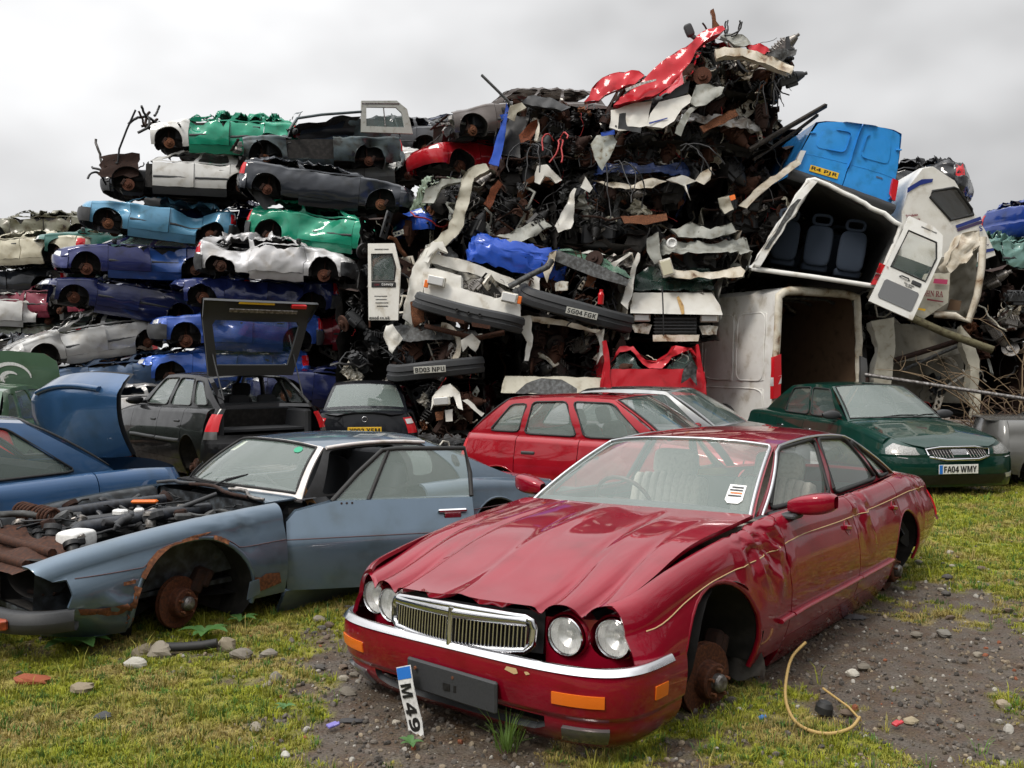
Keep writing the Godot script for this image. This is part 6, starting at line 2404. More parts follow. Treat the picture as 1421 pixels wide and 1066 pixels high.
	for k in 13:
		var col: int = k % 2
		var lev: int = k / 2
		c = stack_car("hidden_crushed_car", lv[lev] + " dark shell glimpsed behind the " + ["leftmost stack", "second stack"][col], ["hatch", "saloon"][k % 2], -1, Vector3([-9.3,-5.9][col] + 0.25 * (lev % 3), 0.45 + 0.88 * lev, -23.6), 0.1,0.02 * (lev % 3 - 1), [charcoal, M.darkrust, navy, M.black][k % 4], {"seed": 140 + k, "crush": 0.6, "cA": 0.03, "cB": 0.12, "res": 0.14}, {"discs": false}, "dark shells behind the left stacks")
	# between the stacks and the heap
	var g := "crushed cars behind the stacks"
	c = stack_car("wedged_charcoal_hatchback", "charcoal hatchback tail wedged behind the off-roader's upright window", "hatch", -1, Vector3(-4.45,6.85,-24.0), 0.1,-0.02, paint(0.035,0.037,0.042,1,0.2), {"seed": 51, "crush": 0.8, "cA": 0.01, "cB": 0.05}, {}, g)
	c = stack_car("wedged_silver_saloon", "silver saloon tail below the charcoal hatchback tail", "saloon", -1, Vector3(-4.9,5.95,-23.0), 0.1,-0.05, silver, {"seed": 52, "crush": 0.5, "cA": 0.01, "cB": 0.1}, {}, g)
	c = stack_car("wedged_dark_blue_estate", "dark blue estate on top behind the stacks", "estate", -1, Vector3(-2.9,7.35,-25.5), 0.1,0.0, paint(0.02,0.028,0.06,1,0.2), {"seed": 53, "crush": 0.7, "cA": 0.01, "cB": 0.05}, {"glass": M.darkglass}, g)
	c = stack_car("wedged_red_hatchback", "vivid red hatchback front wedged beside the rusty black tangle", "hatch3", -1, Vector3(-1.15,5.95,-21.5), 0.55,-0.02, paint(0.42,0.012,0.02,0,0.15), {"seed": 54, "crush": 0.5, "cA": 0.01, "cB": 0.1}, {}, g)
	c = stack_car("wedged_brown_estate", "taupe brown estate on the skyline left of the crushed red car", "estate", -1, Vector3(-0.85,6.6,-20.8), 0.35,-0.1, paint(0.105,0.088,0.08,1,0.25), {"seed": 55, "crush": 0.9, "cA": 0.012, "cB": 0.03}, {"skip": ["bonnet", "front_bumper", "front_panel"], "junk": 2.0, "handles": true}, g)
	c = stack_car("wedged_blue_hatchback", "strong blue hatchback wing behind the white van cab", "hatch", -1, Vector3(-1.25,4.22,-18.9), 0.45,0.03, paint(0.022,0.08,0.42,0,0.2), {"seed": 56, "crush": 0.48, "cA": 0.03, "cB": 0.14}, {"skip": ["bonnet"]}, g)
	c = stack_car("wedged_silver_bumper_car", "silver saloon low behind the white van's rear door", "saloon", -1, Vector3(-4.3,3.0,-22.2), 0.2,0.0, silver, {"seed": 57, "crush": 0.48, "cA": 0.02, "cB": 0.12}, {}, g)
	c = stack_car("wedged_crimson_saloon", "crimson saloon end low behind the black saloon", "saloon", -1, Vector3(-4.6,2.1,-22.0), 0.2,0.0, paint(0.22,0.01,0.02,1,0.2), {"seed": 58, "crush": 0.48, "cA": 0.02, "cB": 0.12}, {}, g)
	c = stack_car("wedged_navy_saloon", "navy saloon low beside the BD03 NPU front", "saloon", -1, Vector3(-4.7,0.95,-20.2), 0.3,0.1, navy, {"seed": 59, "crush": 0.5, "cA": 0.02, "cB": 0.12}, {}, g)
	# far stack at the left edge
	g = "crushed cars of the far stack at the left edge"
	var far := [
		["far_olive_wreck", "olive drab torn wreck on top of the far stack", Vector3(-14.9,5.25,-28.0), paint(0.13,0.13,0.09,2,0.1), 0.3,0.3,-0.04],
		["far_cream_saloon", "cream hatchback tail below the olive wreck, far stack", Vector3(-15.1,4.52,-27.5), paint(0.5,0.47,0.36,1,0.0), 0.4,0.1,-0.03],
		["far_teal_hatchback", "dark teal hatchback behind the navy one, far stack", Vector3(-12.54,4.71,-27.0), paint(0.03,0.12,0.1,1,0.1), 0.5,0.1,0.02],
		["far_black_saloon", "black hatchback with a bright red lamp, far stack", Vector3(-15.72,3.7,-27.5), charcoal, 0.4,0.12,-0.03],
		["far_maroon_hatchback", "dull maroon wing in the far stack", Vector3(-15.2,3.15,-28.0), paint(0.22,0.03,0.055,1,0.1), 0.3,0.1,0.03],
		["far_white_saloon", "white car end at the very left edge, far stack", Vector3(-15.44,2.87,-27.0), white, 0.4,0.1,0.03],
		["far_moss_green_wreck", "grey green flattened wreck in the far stack", Vector3(-15.3,2.1,-27.5), paint(0.14,0.16,0.12,2,0.1), 0.2,0.2,-0.02],
		["far_black_wreck", "black flattened wreck low in the far stack", Vector3(-15.57,1.5,-26.5), charcoal, 0.3,0.2,-0.1],
		["far_dark_green_wreck", "dark bottle green wreck beside the navy hatchback's nose, far stack", Vector3(-14.1,3.85,-28.5), paint(0.015,0.04,0.035,1,0.1), 0.3,0.15,0.02],
		["far_slate_wreck", "slate coloured wreck with a bare wheel well, far stack", Vector3(-14.4,2.6,-28.0), paint(0.07,0.1,0.1,1,0.1), 0.3,0.15,0.0],
		["far_grey_wreck", "grey wreck at the foot of the far stack", Vector3(-15.0,0.7,-27.0), paint(0.1,0.1,0.1,1,0.1), 0.3,0.15,0.0],
		["far_brown_wreck", "brown wreck at the foot of the far stack", Vector3(-13.4,1.7,-28.3), paint(0.1,0.07,0.05,2,0.1), 0.3,0.15,0.0]]
	var i := 0
	for f in far:
		c = stack_car(f[0], f[1], ["hatch", "saloon", "hatch3"][i % 3], -1, f[2], [0.2,-0.2,0.35][i % 3], f[6], f[3], {"seed": 70 + i, "crush": f[4], "cA": 0.02 + f[5] * 0.12, "cB": f[5], "res": 0.12}, {"skip": [["bonnet"], ["headlamp"], ["front_bumper"]][i % 3]}, g)
		i += 1
	wires(c.node, "bent_rod", M.plastic, Vector3(-0.6,1.0,-0.6), 0.8,3,0.025,701,-0.8)
# what stands of the off-roader's back: a pale window frame with glass, buckled side, bare door opening
func offroad_top(c: Car) -> void:
	var y0 := 0.98
	for sg: float in [-1.0]:
		var mb := MB.new()
		var ou := MB.q([-2.15, y0,-2.22,1.7,-3.05,1.74,-3.28,1.55,-3.36, y0])
		var ho := MB.q([-2.28,1.12,-2.32,1.56,-3.02,1.58,-3.14,1.46,-3.18,1.12])
		if Geometry2D.is_polygon_clockwise(ou):
			ou.reverse()
		if Geometry2D.is_polygon_clockwise(ho):
			ho.reverse()
		var f := func(x: float, y: float) -> Vector3: return Vector3(x, y, (0.8 - (y - y0) * 0.12) * sg)
		for cut in [[-2.0,-2.7], [-2.7,-3.5]]:
			for pl in Geometry2D.intersect_polygons(ou, MB.q([cut[1], 0.5, cut[0], 0.5, cut[0], 2.0, cut[1], 2.0])):
				mb.panel(pl, f, 0.2,0.15,0.0, [ho])
		mb.edge(ou, f, 0.2,0.06)
		mb.edge(ho, f, 0.2,0.05)
		mb.commit("rear_canopy", M.palegrey, c.node)
		mb = MB.new()
		mb.panel(ho, func(x: float, y: float) -> Vector3: return f.call(x, y) - Vector3(0,0,0.02 * sg), 0.5,0.5)
		mb.commit("canopy_window", M.glass, c.node)
		mb = MB.new()
		mb.tube(PackedVector3Array([f.call(-2.72,1.12), f.call(-2.72,1.57)]), 0.014,4)
		mb.tube(PackedVector3Array([f.call(-2.22,1.64), f.call(-3.1,1.67)]), 0.02,4)
		mb.commit("window_bar", M.steel, c.node)
	# far side wall and collapsed roof
	flap(c.node, "far_side_panel", paint(0.06,0.085,0.095,2,0.2), Vector3(-2.1,1.0,0.78), Vector3(-1.2,0,0), Vector3(0,0.6,-0.1), 0.1,771)
	flap(c.node, "collapsed_roof", M.greyplastic, Vector3(-0.6,1.05,-0.65), Vector3(-1.6,0.32,0.0), Vector3(0.1,0.05,1.3), -0.2,772,9)
	flap(c.node, "torn_trim_sheet", M.bluecloth, Vector3(-0.9,0.6,-0.6), Vector3(-1.0,0.1,0.0), Vector3(0.0,0.45,0.5), 0.2,773,7)
	flap(c.node, "torn_lining", M.plastic, Vector3(-0.8,0.95,-0.5), Vector3(-1.3,0.25,0.0), Vector3(0.0,-0.35,0.2), 0.2,774,7)
	var mb2 := MB.new()
	mb2.tube(MB.p([-0.55,0.98,-0.78,-0.75,1.25,-0.72,-1.3,1.36,-0.68,-2.2,1.45,-0.72]), 0.035,6)
	mb2.commit("bent_pillar", paint(0.06,0.085,0.095,2,0.2), c.node)
	mb2 = MB.new()
	mb2.tube(MB.p([-0.3,0.42,-0.5,-1.5,0.38,-0.55,-3.2,0.45,-0.5]), 0.05,5)
	mb2.commit("chassis_rail", M.darkrust, c.node)

# ------------------------------------------------------------------ vans: a body swept back from a rear face given by four corners
# corners in the local (z, y) plane: bottom left, bottom right, top right, top left, seen from behind; x runs forwards
class Van:
	var cn: Array
	var ln := 3.2
	var am := 0.02
	var lean := Vector2.ZERO
	var nz := FastNoiseLite.new()
	var node: Node3D
	var host
	func _init(h, corners: Array, l: float, a: float, seed_: int) -> void:
		host = h
		cn = corners
		ln = l
		am = a
		nz.seed = seed_
		nz.frequency = 1.0
	# u -1..1 across, v 0..1 up, x forwards; edges rounded near the roof
	func sec(u: float, v: float) -> Vector2:
		var b: Vector2 = cn[0].lerp(cn[1], (u + 1.0) * 0.5)
		var t: Vector2 = cn[3].lerp(cn[2], (u + 1.0) * 0.5)
		return b.lerp(t, v)
	func crumple(p: Vector3) -> Vector3:
		var n1 := nz.get_noise_3d(p.x * 1.4, p.y * 1.4, p.z * 1.4)
		var n2 := nz.get_noise_3d(p.x * 2.6 + 9.0, p.y * 2.6, p.z * 2.6)
		return p + Vector3(n2 * 0.6,-absf(n1) * 1.6 + 0.4 - absf(n2), (absf(n2) * 1.2 - absf(n1) * 1.5) * (1.0 if p.z > 0 else -1.0)) * am
	# s: round the section: 0 bottom left .. 1 top left .. 2 top right .. 3 bottom right
	func hull(x: float, s: float, off := 0.0) -> Vector3:
		var q: Vector2
		var r := 0.09
		if s < 1.0:
			q = sec(-1.0 - off, s * (1.0 - r * 0.55))
			var bl := maxf(0.0, s - 0.55) / 0.45
			q += (sec(1.0,0.5) - sec(-1.0,0.5)) * 0.5 * 0.045 * bl * bl
		elif s < 2.0:
			var u := (s - 1.0) * 2.0 - 1.0
			q = sec(u * 0.955,1.0 - 0.05 * pow(absf(u), 7.0) + off)
		else:
			q = sec(1.0 + off, (3.0 - s) * (1.0 - r * 0.55))
			var bl := maxf(0.0,3.0 - s - 0.55) / 0.45
			q -= (sec(1.0,0.5) - sec(-1.0,0.5)) * 0.5 * 0.045 * bl * bl
		var f := x / ln
		return crumple(Vector3(x, q.y + lean.y * f, q.x + lean.x * f))
	func rear_face(u: float, v: float, off := 0.0) -> Vector3:
		var q := sec(u * (1.0 - 0.09 * pow(maxf(0.0, v - 0.5) * 2.0,2.0)), v * (1.0 - 0.06 * pow(absf(u), 5.0)))
		return crumple(Vector3(-off - 0.07 * (1.0 - u * u) * v, q.y, q.x))
	func body(pm: Material, o: Dictionary) -> void:
		var r := func(a: Array) -> PackedVector2Array: return MB.q([a[0], a[2], a[1], a[2], a[1], a[3], a[0], a[3]])
		for d in [["side_panel", 0.0,1.0], ["roof", 1.0,2.0], ["side_panel", 2.0,3.0]]:
			var mb := MB.new()
			mb.panel(r.call([0.0, ln, d[1], d[2]]), hull, 0.16,0.1)
			mb.commit(d[0], pm, node)
		for d in o.get("pressings", []):
			var mb := MB.new()
			mb.panel(r.call([d[0], d[1], d[2], d[3]]), hull.bind(0.016), 0.2,0.15,0.03)
			mb.commit("pressed_panel", pm, node)
			mb = MB.new()
			var ep := PackedVector3Array()
			for i in 28:
				var an := TAU * i / 28.0
				ep.append(hull(lerpf(d[0], d[1], 0.5 + 0.5 * signf(cos(an)) * pow(absf(cos(an)), 0.3)), lerpf(d[2], d[3], 0.5 + 0.5 * signf(sin(an)) * pow(absf(sin(an)), 0.3)), 0.012))
			mb.tube(ep, 0.016,4, true)
			mb.commit("pressing_edge", pm, node)
		var im: Material = o.get("lining", host.M.under)
		var mb2 := MB.new()
		mb2.panel(r.call([0.06, ln - 0.1,0.02,2.98]), hull.bind(-0.05), 0.3,0.15)
		mb2.commit("lining", im, node)
		mb2 = MB.new()
		var rows: Array = []
		for i in 6:
			var row := PackedVector3Array()
			for j in 6:
				var q := sec(lerpf(-0.97,0.97, j / 5.0), 0.03)
				row.append(crumple(Vector3(ln * i / 5.0, q.y + lean.y * i / 5.0, q.x + lean.x * i / 5.0)))
			rows.append(row)
		mb2.grid(rows)
		mb2.commit("floor", o.get("floor", host.M.under), node)
		mb2 = MB.new()
		rows = []
		for i in 5:
			var row := PackedVector3Array()
			for j in 6:
				var q := sec(lerpf(-0.95,0.95, j / 5.0), 0.02 + i * 0.235)
				row.append(Vector3(ln * 0.96, q.y + lean.y, q.x + lean.x))
			rows.append(row)
		mb2.grid(rows)
		mb2.commit("bulkhead", im, node)
	# the frame round the rear opening
	func portal(m: Material, w := 0.06) -> void:
		var pts := PackedVector3Array()
		for i in 46:
			pts.append(hull(0.0,3.0 * i / 45.0,-0.03))
		var mb := MB.new()
		mb.tube(pts, w, 6, false, 0.8)
		mb.tube(PackedVector3Array([hull(0.0,0.0,-0.03), rear_face(0.0,0.01), hull(0.0,3.0,-0.03)]), w * 0.9,6)
		mb.commit("rear_frame", m, node)
	func lamp(u: float, v0: float, v1: float, w := 0.1, m: Material = null) -> void:
		var mb := MB.new()
		mb.panel(MB.q([u - w, v0, u + w, v0, u + w, v1, u - w, v1]), rear_face.bind(0.085), 0.2,0.1,0.09)
		mb.commit("tail_lamp", m if m else host.M.redlamp, node)
func van_at(nm: String, label: String, pos: Vector3, yaw: float, corners: Array, ln: float, am: float, seed_: int, grp := "") -> Van:
	var v := Van.new(self, corners, ln, am, seed_)
	v.node = thing(nm, label, "van", pos, Vector3(0, yaw, 0), grp)
	return v
# a flat door leaf standing free: origin at its centre, right and up span its face
func leaf(nm: String, par: Node3D, o: Vector3, right: Vector3, up: Vector3, outline: PackedVector2Array, win: PackedVector2Array, m: Material, sc := 1.0) -> Node3D:
	var n := Node3D.new()
	n.name = nm
	par.add_child(n)
	right = right.normalized()
	up = (up - right * up.dot(right)).normalized()
	n.transform = par.transform.affine_inverse() * Transform3D(Basis(right, up, right.cross(up)).scaled(Vector3(sc, sc, sc)), o)
	if Geometry2D.is_polygon_clockwise(outline):
		outline.reverse()
	if Geometry2D.is_polygon_clockwise(win):
		win.reverse()
	for d in [[0.0, "door_skin"], [-0.05, "door_inner"]]:
		var mb := MB.new()
		var f := func(x: float, y: float) -> Vector3: return Vector3(x, y, d[0] - 0.02 * (y * y))
		for cut: float in [-1.0,1.0]:
			for pl in Geometry2D.intersect_polygons(outline, MB.q([minf(0, cut * 2.0), -2, maxf(0, cut * 2.0), -2, maxf(0, cut * 2.0), 2, minf(0, cut * 2.0), 2])):
				mb.panel(pl, f, 0.15,0.15,0.0, [win])
		mb.commit(d[1], m, n)
	var eb := MB.new()
	for pl: PackedVector2Array in [outline, win]:
		var rw: Array = [PackedVector3Array(), PackedVector3Array()]
		for i in pl.size() + 1:
			var p := pl[i % pl.size()]
			rw[0].append(Vector3(p.x, p.y, -0.02 * p.y * p.y))
			rw[1].append(Vector3(p.x, p.y, -0.05 - 0.02 * p.y * p.y))
		eb.grid(rw)
	eb.commit("door_edge", m, n)
	var sb := MB.new()
	var sp := PackedVector3Array()
	for p in win:
		sp.append(Vector3(p.x, p.y, 0.004 - 0.02 * p.y * p.y))
	sb.tube(sp, 0.016,5, true)
	sb.commit("window_seal", M.rubber, n)
	sb = MB.new()
	sb.panel(win, func(x: float, y: float) -> Vector3: return Vector3(x, y, -0.02), 0.5,0.5)
	sb.commit("window_pane", M.glass, n)
	return n
func vans() -> void:
	var white := paint(0.76,0.76,0.73,1,0.0,0.3)
	var rustywhite := paint(0.66,0.63,0.55,2,0.0,0.2)
	# --- the van with no rear doors
	var v := van_at("white_panel_van", "white panel van with rusty rear frame and no back doors, behind the green saloon", Vector3(5.28,0.45,-16.7), 1.98, [Vector2(-0.96,0.0), Vector2(0.96,0.0), Vector2(0.9,2.42), Vector2(-0.9,2.46)], 4.2,0.02,101)
	v.body(white, {"pressings": [[0.28,1.05,0.36,0.86], [1.15,2.0,0.36,0.86], [2.1,3.0,0.36,0.86], [0.28,2.4,0.06,0.3]], "lining": M.ply, "floor": M.ply})
	v.portal(rustywhite, 0.075)
	v.lamp(-1.0,0.24,0.55,0.075)
	v.lamp(1.0,0.24,0.55,0.075, M.lampdark)
	for d in [[1.0, "white_lens", M.reflector]]:
		v.lamp(-1.0,0.34,0.4,0.078, M.reflector)
	var wmb := MB.new()
	var wc := v.hull(1.35,0.02)
	wmb.lathe(wc + Vector3(0,-0.05,0.12), Vector3(0,0,-1), MB.q([0.0,0.0,0.36,0.0,0.38,0.06,0.34,0.13,0.34,0.125]), 24)
	wmb.commit("wheel_arch_void", M.black, v.node)
	wmb = MB.new()
	var ap := PackedVector3Array()
	for i in 17:
		var an := PI * i / 16.0
		ap.append(wc + Vector3(cos(an) * 0.4, sin(an) * 0.4 - 0.05,-0.03))
	wmb.tube(ap, 0.03,5)
	wmb.commit("arch_trim", M.greyplastic, v.node)
	for k in 4:
		var rb := MB.new()
		var rp := PackedVector3Array()
		for i in 9:
			rp.append(v.hull(0.5 + k * 0.6,1.05 + 0.9 * i / 8.0,-0.06))
		rb.tube(rp, 0.03,4)
		rb.commit("roof_rib", M.greyplastic, v.node)
	var cb := MB.new()
	cb.box(Vector3(1.2,0.22,0.1), Vector3(0.5,0.35,0.5), Basis(Vector3.UP, 0.4), 0.01)
	cb.commit("carton", M.tan, v.node)
	for x: float in [0.3,3.6]:
		var bl := MB.new()
		bl.box(Vector3(x, -0.23,0.0), Vector3(0.4,0.44,1.5), Basis.IDENTITY, 0.05)
		bl.commit("axle_beam", M.darkrust, v.node)
	# --- the leaning minibus above it
	v = van_at("tilted_white_minibus", "white minibus leaning over on the panel van's roof, dark seats showing, back door swung out", Vector3(5.05,3.00,-16.3), 1.36, [Vector2(-1.02,0.22), Vector2(1.02,-0.15), Vector2(1.46,0.9), Vector2(-0.07,1.8)], 3.6,0.05,102)
	v.body(white, {"lining": M.headlining})
	v.portal(white, 0.05)
	var pb := MB.new()
	for i in 2:
		pb.panel(MB.q([-0.98,0.02,-0.86,0.02,-0.84,0.96,-0.98,0.98]), v.rear_face.bind(0.05 + 0.07 * i), 0.1,0.1,0.02)
	pb.commit("left_pillar", white, v.node)
	pb = MB.new()
	pb.panel(MB.q([-0.955,0.2,-0.885,0.2,-0.875,0.75,-0.955,0.76]), v.rear_face.bind(0.128), 0.1,0.1)
	pb.commit("pillar_trim", M.greyplastic, v.node)
	v.lamp(0.95,0.02,0.34,0.07)
	v.lamp(0.95,0.13,0.2,0.073, M.reflector)
	for d in [[0.55,-0.55], [0.55,0.0], [0.55,0.55], [1.5,-0.4], [1.5,0.4]]:
		var sb := MB.new()
		var q := v.sec(d[1], 0.08)
		var roll := Basis(Vector3.RIGHT, 0.16)
		var o := Vector3(d[0], q.y, q.x)
		var cc := Car.new(self, shape("hatch"))
		cc.soft(sb, o + roll * Vector3(0.25,0.12,0), Vector3(0.5,0.16,0.46), roll)
		cc.soft(sb, o + roll * Vector3(0.0,0.48,0), Vector3(0.14,0.7,0.46), roll)
		sb.commit("seat", M.bluecloth, v.node)
		sb = MB.new()
		var hp := PackedVector3Array()
		for i in 12:
			var an := TAU * i / 12.0
			hp.append(o + roll * Vector3(0,0.93 + 0.085 * signf(sin(an)) * pow(absf(sin(an)), 0.6), 0.15 * signf(cos(an)) * pow(absf(cos(an)), 0.6)))
		sb.tube(hp, 0.03,6, true)
		sb.commit("head_restraint", M.bluecloth, v.node)
	# its rear door, swung out to the right
	var n := leaf("rear_door", v.node, Vector3(6.54,3.15,-15.9), Vector3(0.9,-0.42,0.1), Vector3(0.42,0.9,-0.05), MB.q([-0.42,-0.82,0.38,-0.82,0.38,0.4,0.25,0.74,0.05,0.82,-0.4,0.82]), MB.q([-0.33,-0.12,0.3,-0.12,0.31,0.32,0.2,0.58,-0.31,0.58]), white, 0.95)
	var db := MB.new()
	db.panel(MB.q([-0.3,-0.7,0.28,-0.7,0.3,-0.66,0.3,-0.38,0.27,-0.35,-0.3,-0.35,-0.33,-0.39,-0.33,-0.66]), func(x: float, y: float) -> Vector3: return Vector3(x, y, 0.004), 0.3,0.2,0.0)
	db.commit("trim_board", M.plaingrey, n)
	db = MB.new()
	db.box(Vector3(0.18,-0.22,0.01), Vector3(0.17,0.07,0.02), Basis.IDENTITY, 0.008)
	db.commit("latch_cup", M.plastic, n)
	db = MB.new()
	db.tube(MB.p([-0.13,-0.22,0.005,-0.1,-0.2,0.03,0.02,-0.2,0.03,0.05,-0.22,0.005]), 0.012,5)
	db.commit("pull_handle", M.plastic, n)
	letters("EMERGENCY DOOR", n, Vector3(0.0,0.73,-0.01), Vector3.RIGHT, Vector3.UP, 0.022,0.28, M.letter)
	letters("FULL HEIGHT", n, Vector3(0.08,-0.285,0.006), Vector3.RIGHT, Vector3.UP, 0.02,0.18, M.letter)
	letters("TO OPEN", n, Vector3(0.08,-0.32,0.006), Vector3.RIGHT, Vector3.UP, 0.02,0.12, M.letter)
	# --- blue van on top, doors shut
	v = van_at("sky_blue_van", "bright sky blue panel van with closed back doors and yellow plate, top of the pile", Vector3(5.72,4.51,-17.00), 1.62, [Vector2(-0.9,0.34), Vector2(0.9,-0.27), Vector2(1.15,1.16), Vector2(-0.44,1.33)], 3.4,0.008,103)
	var bl2 := paint(0.035,0.27,0.68,0,0.0,0.5)
	v.body(bl2, {})
	for d in [[-0.985,-0.01], [0.01,0.985]]:
		var mb := MB.new()
		mb.panel(MB.q([d[0], 0.1, d[1], 0.1, d[1], 0.985, d[0], 0.985]), v.rear_face.bind(0.02), 0.12,0.08,0.05)
		var dr := mb.commit("rear_door", bl2, v.node)
		mb = MB.new()
		var mid: float = (d[0] + d[1]) * 0.5 - 0.03 * signf(d[0] + 0.5)
		var pl := PackedVector2Array()
		for i in 20:
			var an := TAU * i / 20.0
			pl.append(Vector2(mid + 0.3 * signf(cos(an)) * pow(absf(cos(an)), 0.35), 0.7 + 0.155 * signf(sin(an)) * pow(absf(sin(an)), 0.35)))
		mb.panel(pl, v.rear_face.bind(0.034), 0.1,0.1,0.03)
		mb.commit("pressed_panel", bl2, dr)
		mb = MB.new()
		var pp := PackedVector3Array()
		for i in 9:
			pp.append(v.rear_face(lerpf(d[0] + 0.04, d[1] - 0.04, i / 8.0), 0.42,0.021))
		mb.tube(pp, 0.006,4)
		mb.commit("swage_line", bl2, dr)
	for hx: Array in [[-0.96,0.8], [-0.96,0.2], [0.96,0.78], [0.96,0.16]]:
		var mb := MB.new()
		mb.box(v.rear_face(hx[0], hx[1], 0.04), Vector3(0.04,0.03,0.1), Basis.IDENTITY, 0.008)
		mb.commit("hinge", bl2, v.node)
	v.lamp(-0.97,0.24,0.46,0.05, M.reflector)
	v.lamp(0.97,0.14,0.4,0.06)
	var am := MB.new()
	am.panel(MB.q([0.915,0.28,1.025,0.28,1.025,0.34,0.915,0.34]), v.rear_face.bind(0.05), 0.2,0.1)
	am.commit("indicator", M.amber, v.node)
	am = MB.new()
	var bp := PackedVector3Array()
	for i in 11:
		var u := lerpf(-1.02,1.02, i / 10.0)
		bp.append(v.rear_face(u, 0.03,0.06) + Vector3(-0.02 * (1.0 - u * u), 0,0))
	am.tube(bp, 0.11,8, false, 0.9)
	am.commit("rear_bumper", M.plastic, v.node)
	var rt := v.rear_face(0.4,0.25) - v.rear_face(-0.4,0.25)
	plate(v.node, v.rear_face(-0.42,0.22,0.03), rt, Vector3(0,1,0.2), "R4 PJR", M.yellowplate)
	letters("DIESEL", v.node, v.rear_face(0.66,0.36,0.026), rt, Vector3(0,1,0.2), 0.03,0.12, M.steel)
	# --- white van at the right with stripes, on its nose
	var sw := thing("striped_white_van", "white van side with blue stripes and Telephone lettering, right of the minibus door", "van", Vector3(7.83,2.43,-17.6))
	var o := sw.position
	var f := func(x: float, y: float) -> Vector3: return Vector3(x, y, -17.6 - 0.35 * (x - 8.3) + 0.03 * sin(x * 5.0 + y * 3.0))
	var skin := MB.q([6.85,4.25,7.03,4.74,7.26,5.03,7.48,5.08,7.96,4.87,8.27,4.45,8.63,4.02,8.85,3.63,8.87,3.57,8.09,3.31,7.43,3.31,6.84,3.47])
	var hole := MB.q([7.42,4.54,7.46,4.64,7.94,4.74,8.02,4.72,8.33,4.38,8.36,4.28,7.84,4.15])
	if Geometry2D.is_polygon_clockwise(skin):
		skin.reverse()
	if Geometry2D.is_polygon_clockwise(hole):
		hole.reverse()
	var sk := MB.new()
	for cut in [[0.0,8.0], [8.0,12.0]]:
		for pl in Geometry2D.intersect_polygons(skin, MB.q([cut[0], 0, cut[1], 0, cut[1], 9, cut[0], 9])):
			sk.panel(pl, f, 0.14,0.14,0.0, [hole])
	var side_ := sk.commit("side_panel", paint(0.78,0.77,0.72,1,0.0,0.5), sw, o)
	sk = MB.new()
	var rw: Array = [PackedVector3Array(), PackedVector3Array(), PackedVector3Array()]
	for i in skin.size() + 1:
		var p := skin[i % skin.size()]
		var q: Vector3 = f.call(p.x, p.y)
		rw[0].append(q)
		rw[1].append(q + Vector3(0.04,0.05,-0.25))
		rw[2].append(q + Vector3(0.1,0.03,-1.6))
	sk.grid(rw)
	sk.commit("body_shell", paint(0.78,0.77,0.72,1,0.0,0.5), sw, o)
	sk = MB.new()
	var hp2 := PackedVector3Array()
	for p in hole:
		hp2.append(f.call(p.x, p.y) + Vector3(0,0,0.012))
	sk.tube(hp2,0.025,5, true)
	sk.commit("window_seal", M.rubber, side_, o)
	sk = MB.new()
	sk.panel(hole, func(x: float, y: float) -> Vector3: return f.call(x, y) - Vector3(0,0,0.03), 0.5,0.5)
	sk.commit("window_pane", M.darkglass, side_, o)
	for st in [[MB.q([6.97,4.68,7.24,4.84,7.47,4.86,7.45,4.8,7.22,4.74,6.96,4.59]), M.stripeblue], [MB.q([7.95,4.06,8.52,4.26,8.55,4.2,7.98,4.01]), M.stripeblue], [MB.q([7.98,4.00,8.55,4.19,8.57,4.14,8.00,3.95]), M.stripepurple], [MB.q([8.47,3.63,8.81,3.7,8.83,3.65,8.49,3.57]), M.stripeblue]]:
		var pl: PackedVector2Array = st[0]
		if Geometry2D.is_polygon_clockwise(pl):
			pl.reverse()
		var mb := MB.new()
		mb.panel(pl, func(x: float, y: float) -> Vector3: return f.call(x, y) + Vector3(0,0,0.012), 0.14,0.14)
		mb.commit("stripe", st[1], side_, o)
	var rt2 := Vector3(1,0.16,-0.35)
	letters("Telephone", side_, f.call(Vector3(7.05,4.19,-17.6).x, Vector3(7.05,4.19,-17.6).y) + Vector3(0,0,0.03) - o, rt2, Vector3(-0.15,1,0), 0.06,0.26, M.stripered, "lettering", "Droid Serif")
	letters("16973", side_, f.call(Vector3(7.09,4.11,-17.6).x, Vector3(7.09,4.11,-17.6).y) + Vector3(0,-0.02,0.03) - o, rt2, Vector3(-0.15,1,0), 0.085,0.28, M.stripered, "lettering", "Droid Serif")
	letters("62111", side_, f.call(Vector3(7.13,4.00,-17.6).x, Vector3(7.13,4.00,-17.6).y) + Vector3(0,-0.03,0.03) - o, rt2, Vector3(-0.15,1,0), 0.085,0.28, M.stripered, "lettering", "Droid Serif")
	letters("S", side_, f.call(Vector3(8.52,4.04,-17.6).x, Vector3(8.52,4.04,-17.6).y) + Vector3(0,0,0.03) - o, rt2, Vector3(-0.15,1,0), 0.1,0.07, M.stripeblue)
	letters("Hire", side_, f.call(Vector3(8.62,3.74,-17.6).x, Vector3(8.62,3.74,-17.6).y) + Vector3(0,0,0.03) - o, rt2, Vector3(-0.15,1,0), 0.06,0.16, M.stripepurple, "lettering", "Droid Serif")
	# the torn end below it
	var te := thing("torn_van_end", "torn cream van end with JOHN RA lettering under the hanging door", "van", Vector3(7.65,2.33,-16.9))
	o = te.position
	torn(te, "lettered_panel", M.creampaint, MB.q([7.1,3.13,7.52,3.15,7.48,2.63,7.09,2.36,6.91,2.44]), -16.7,0.1,0.0,0.02,0.15,401)
	letters("OHN RA", te, Vector3(7.2,2.78,-16.62) - o, Vector3(1,-0.05,0), Vector3(0.05,1,0), 0.1,0.36, M.stripered, "lettering", "Droid Serif")
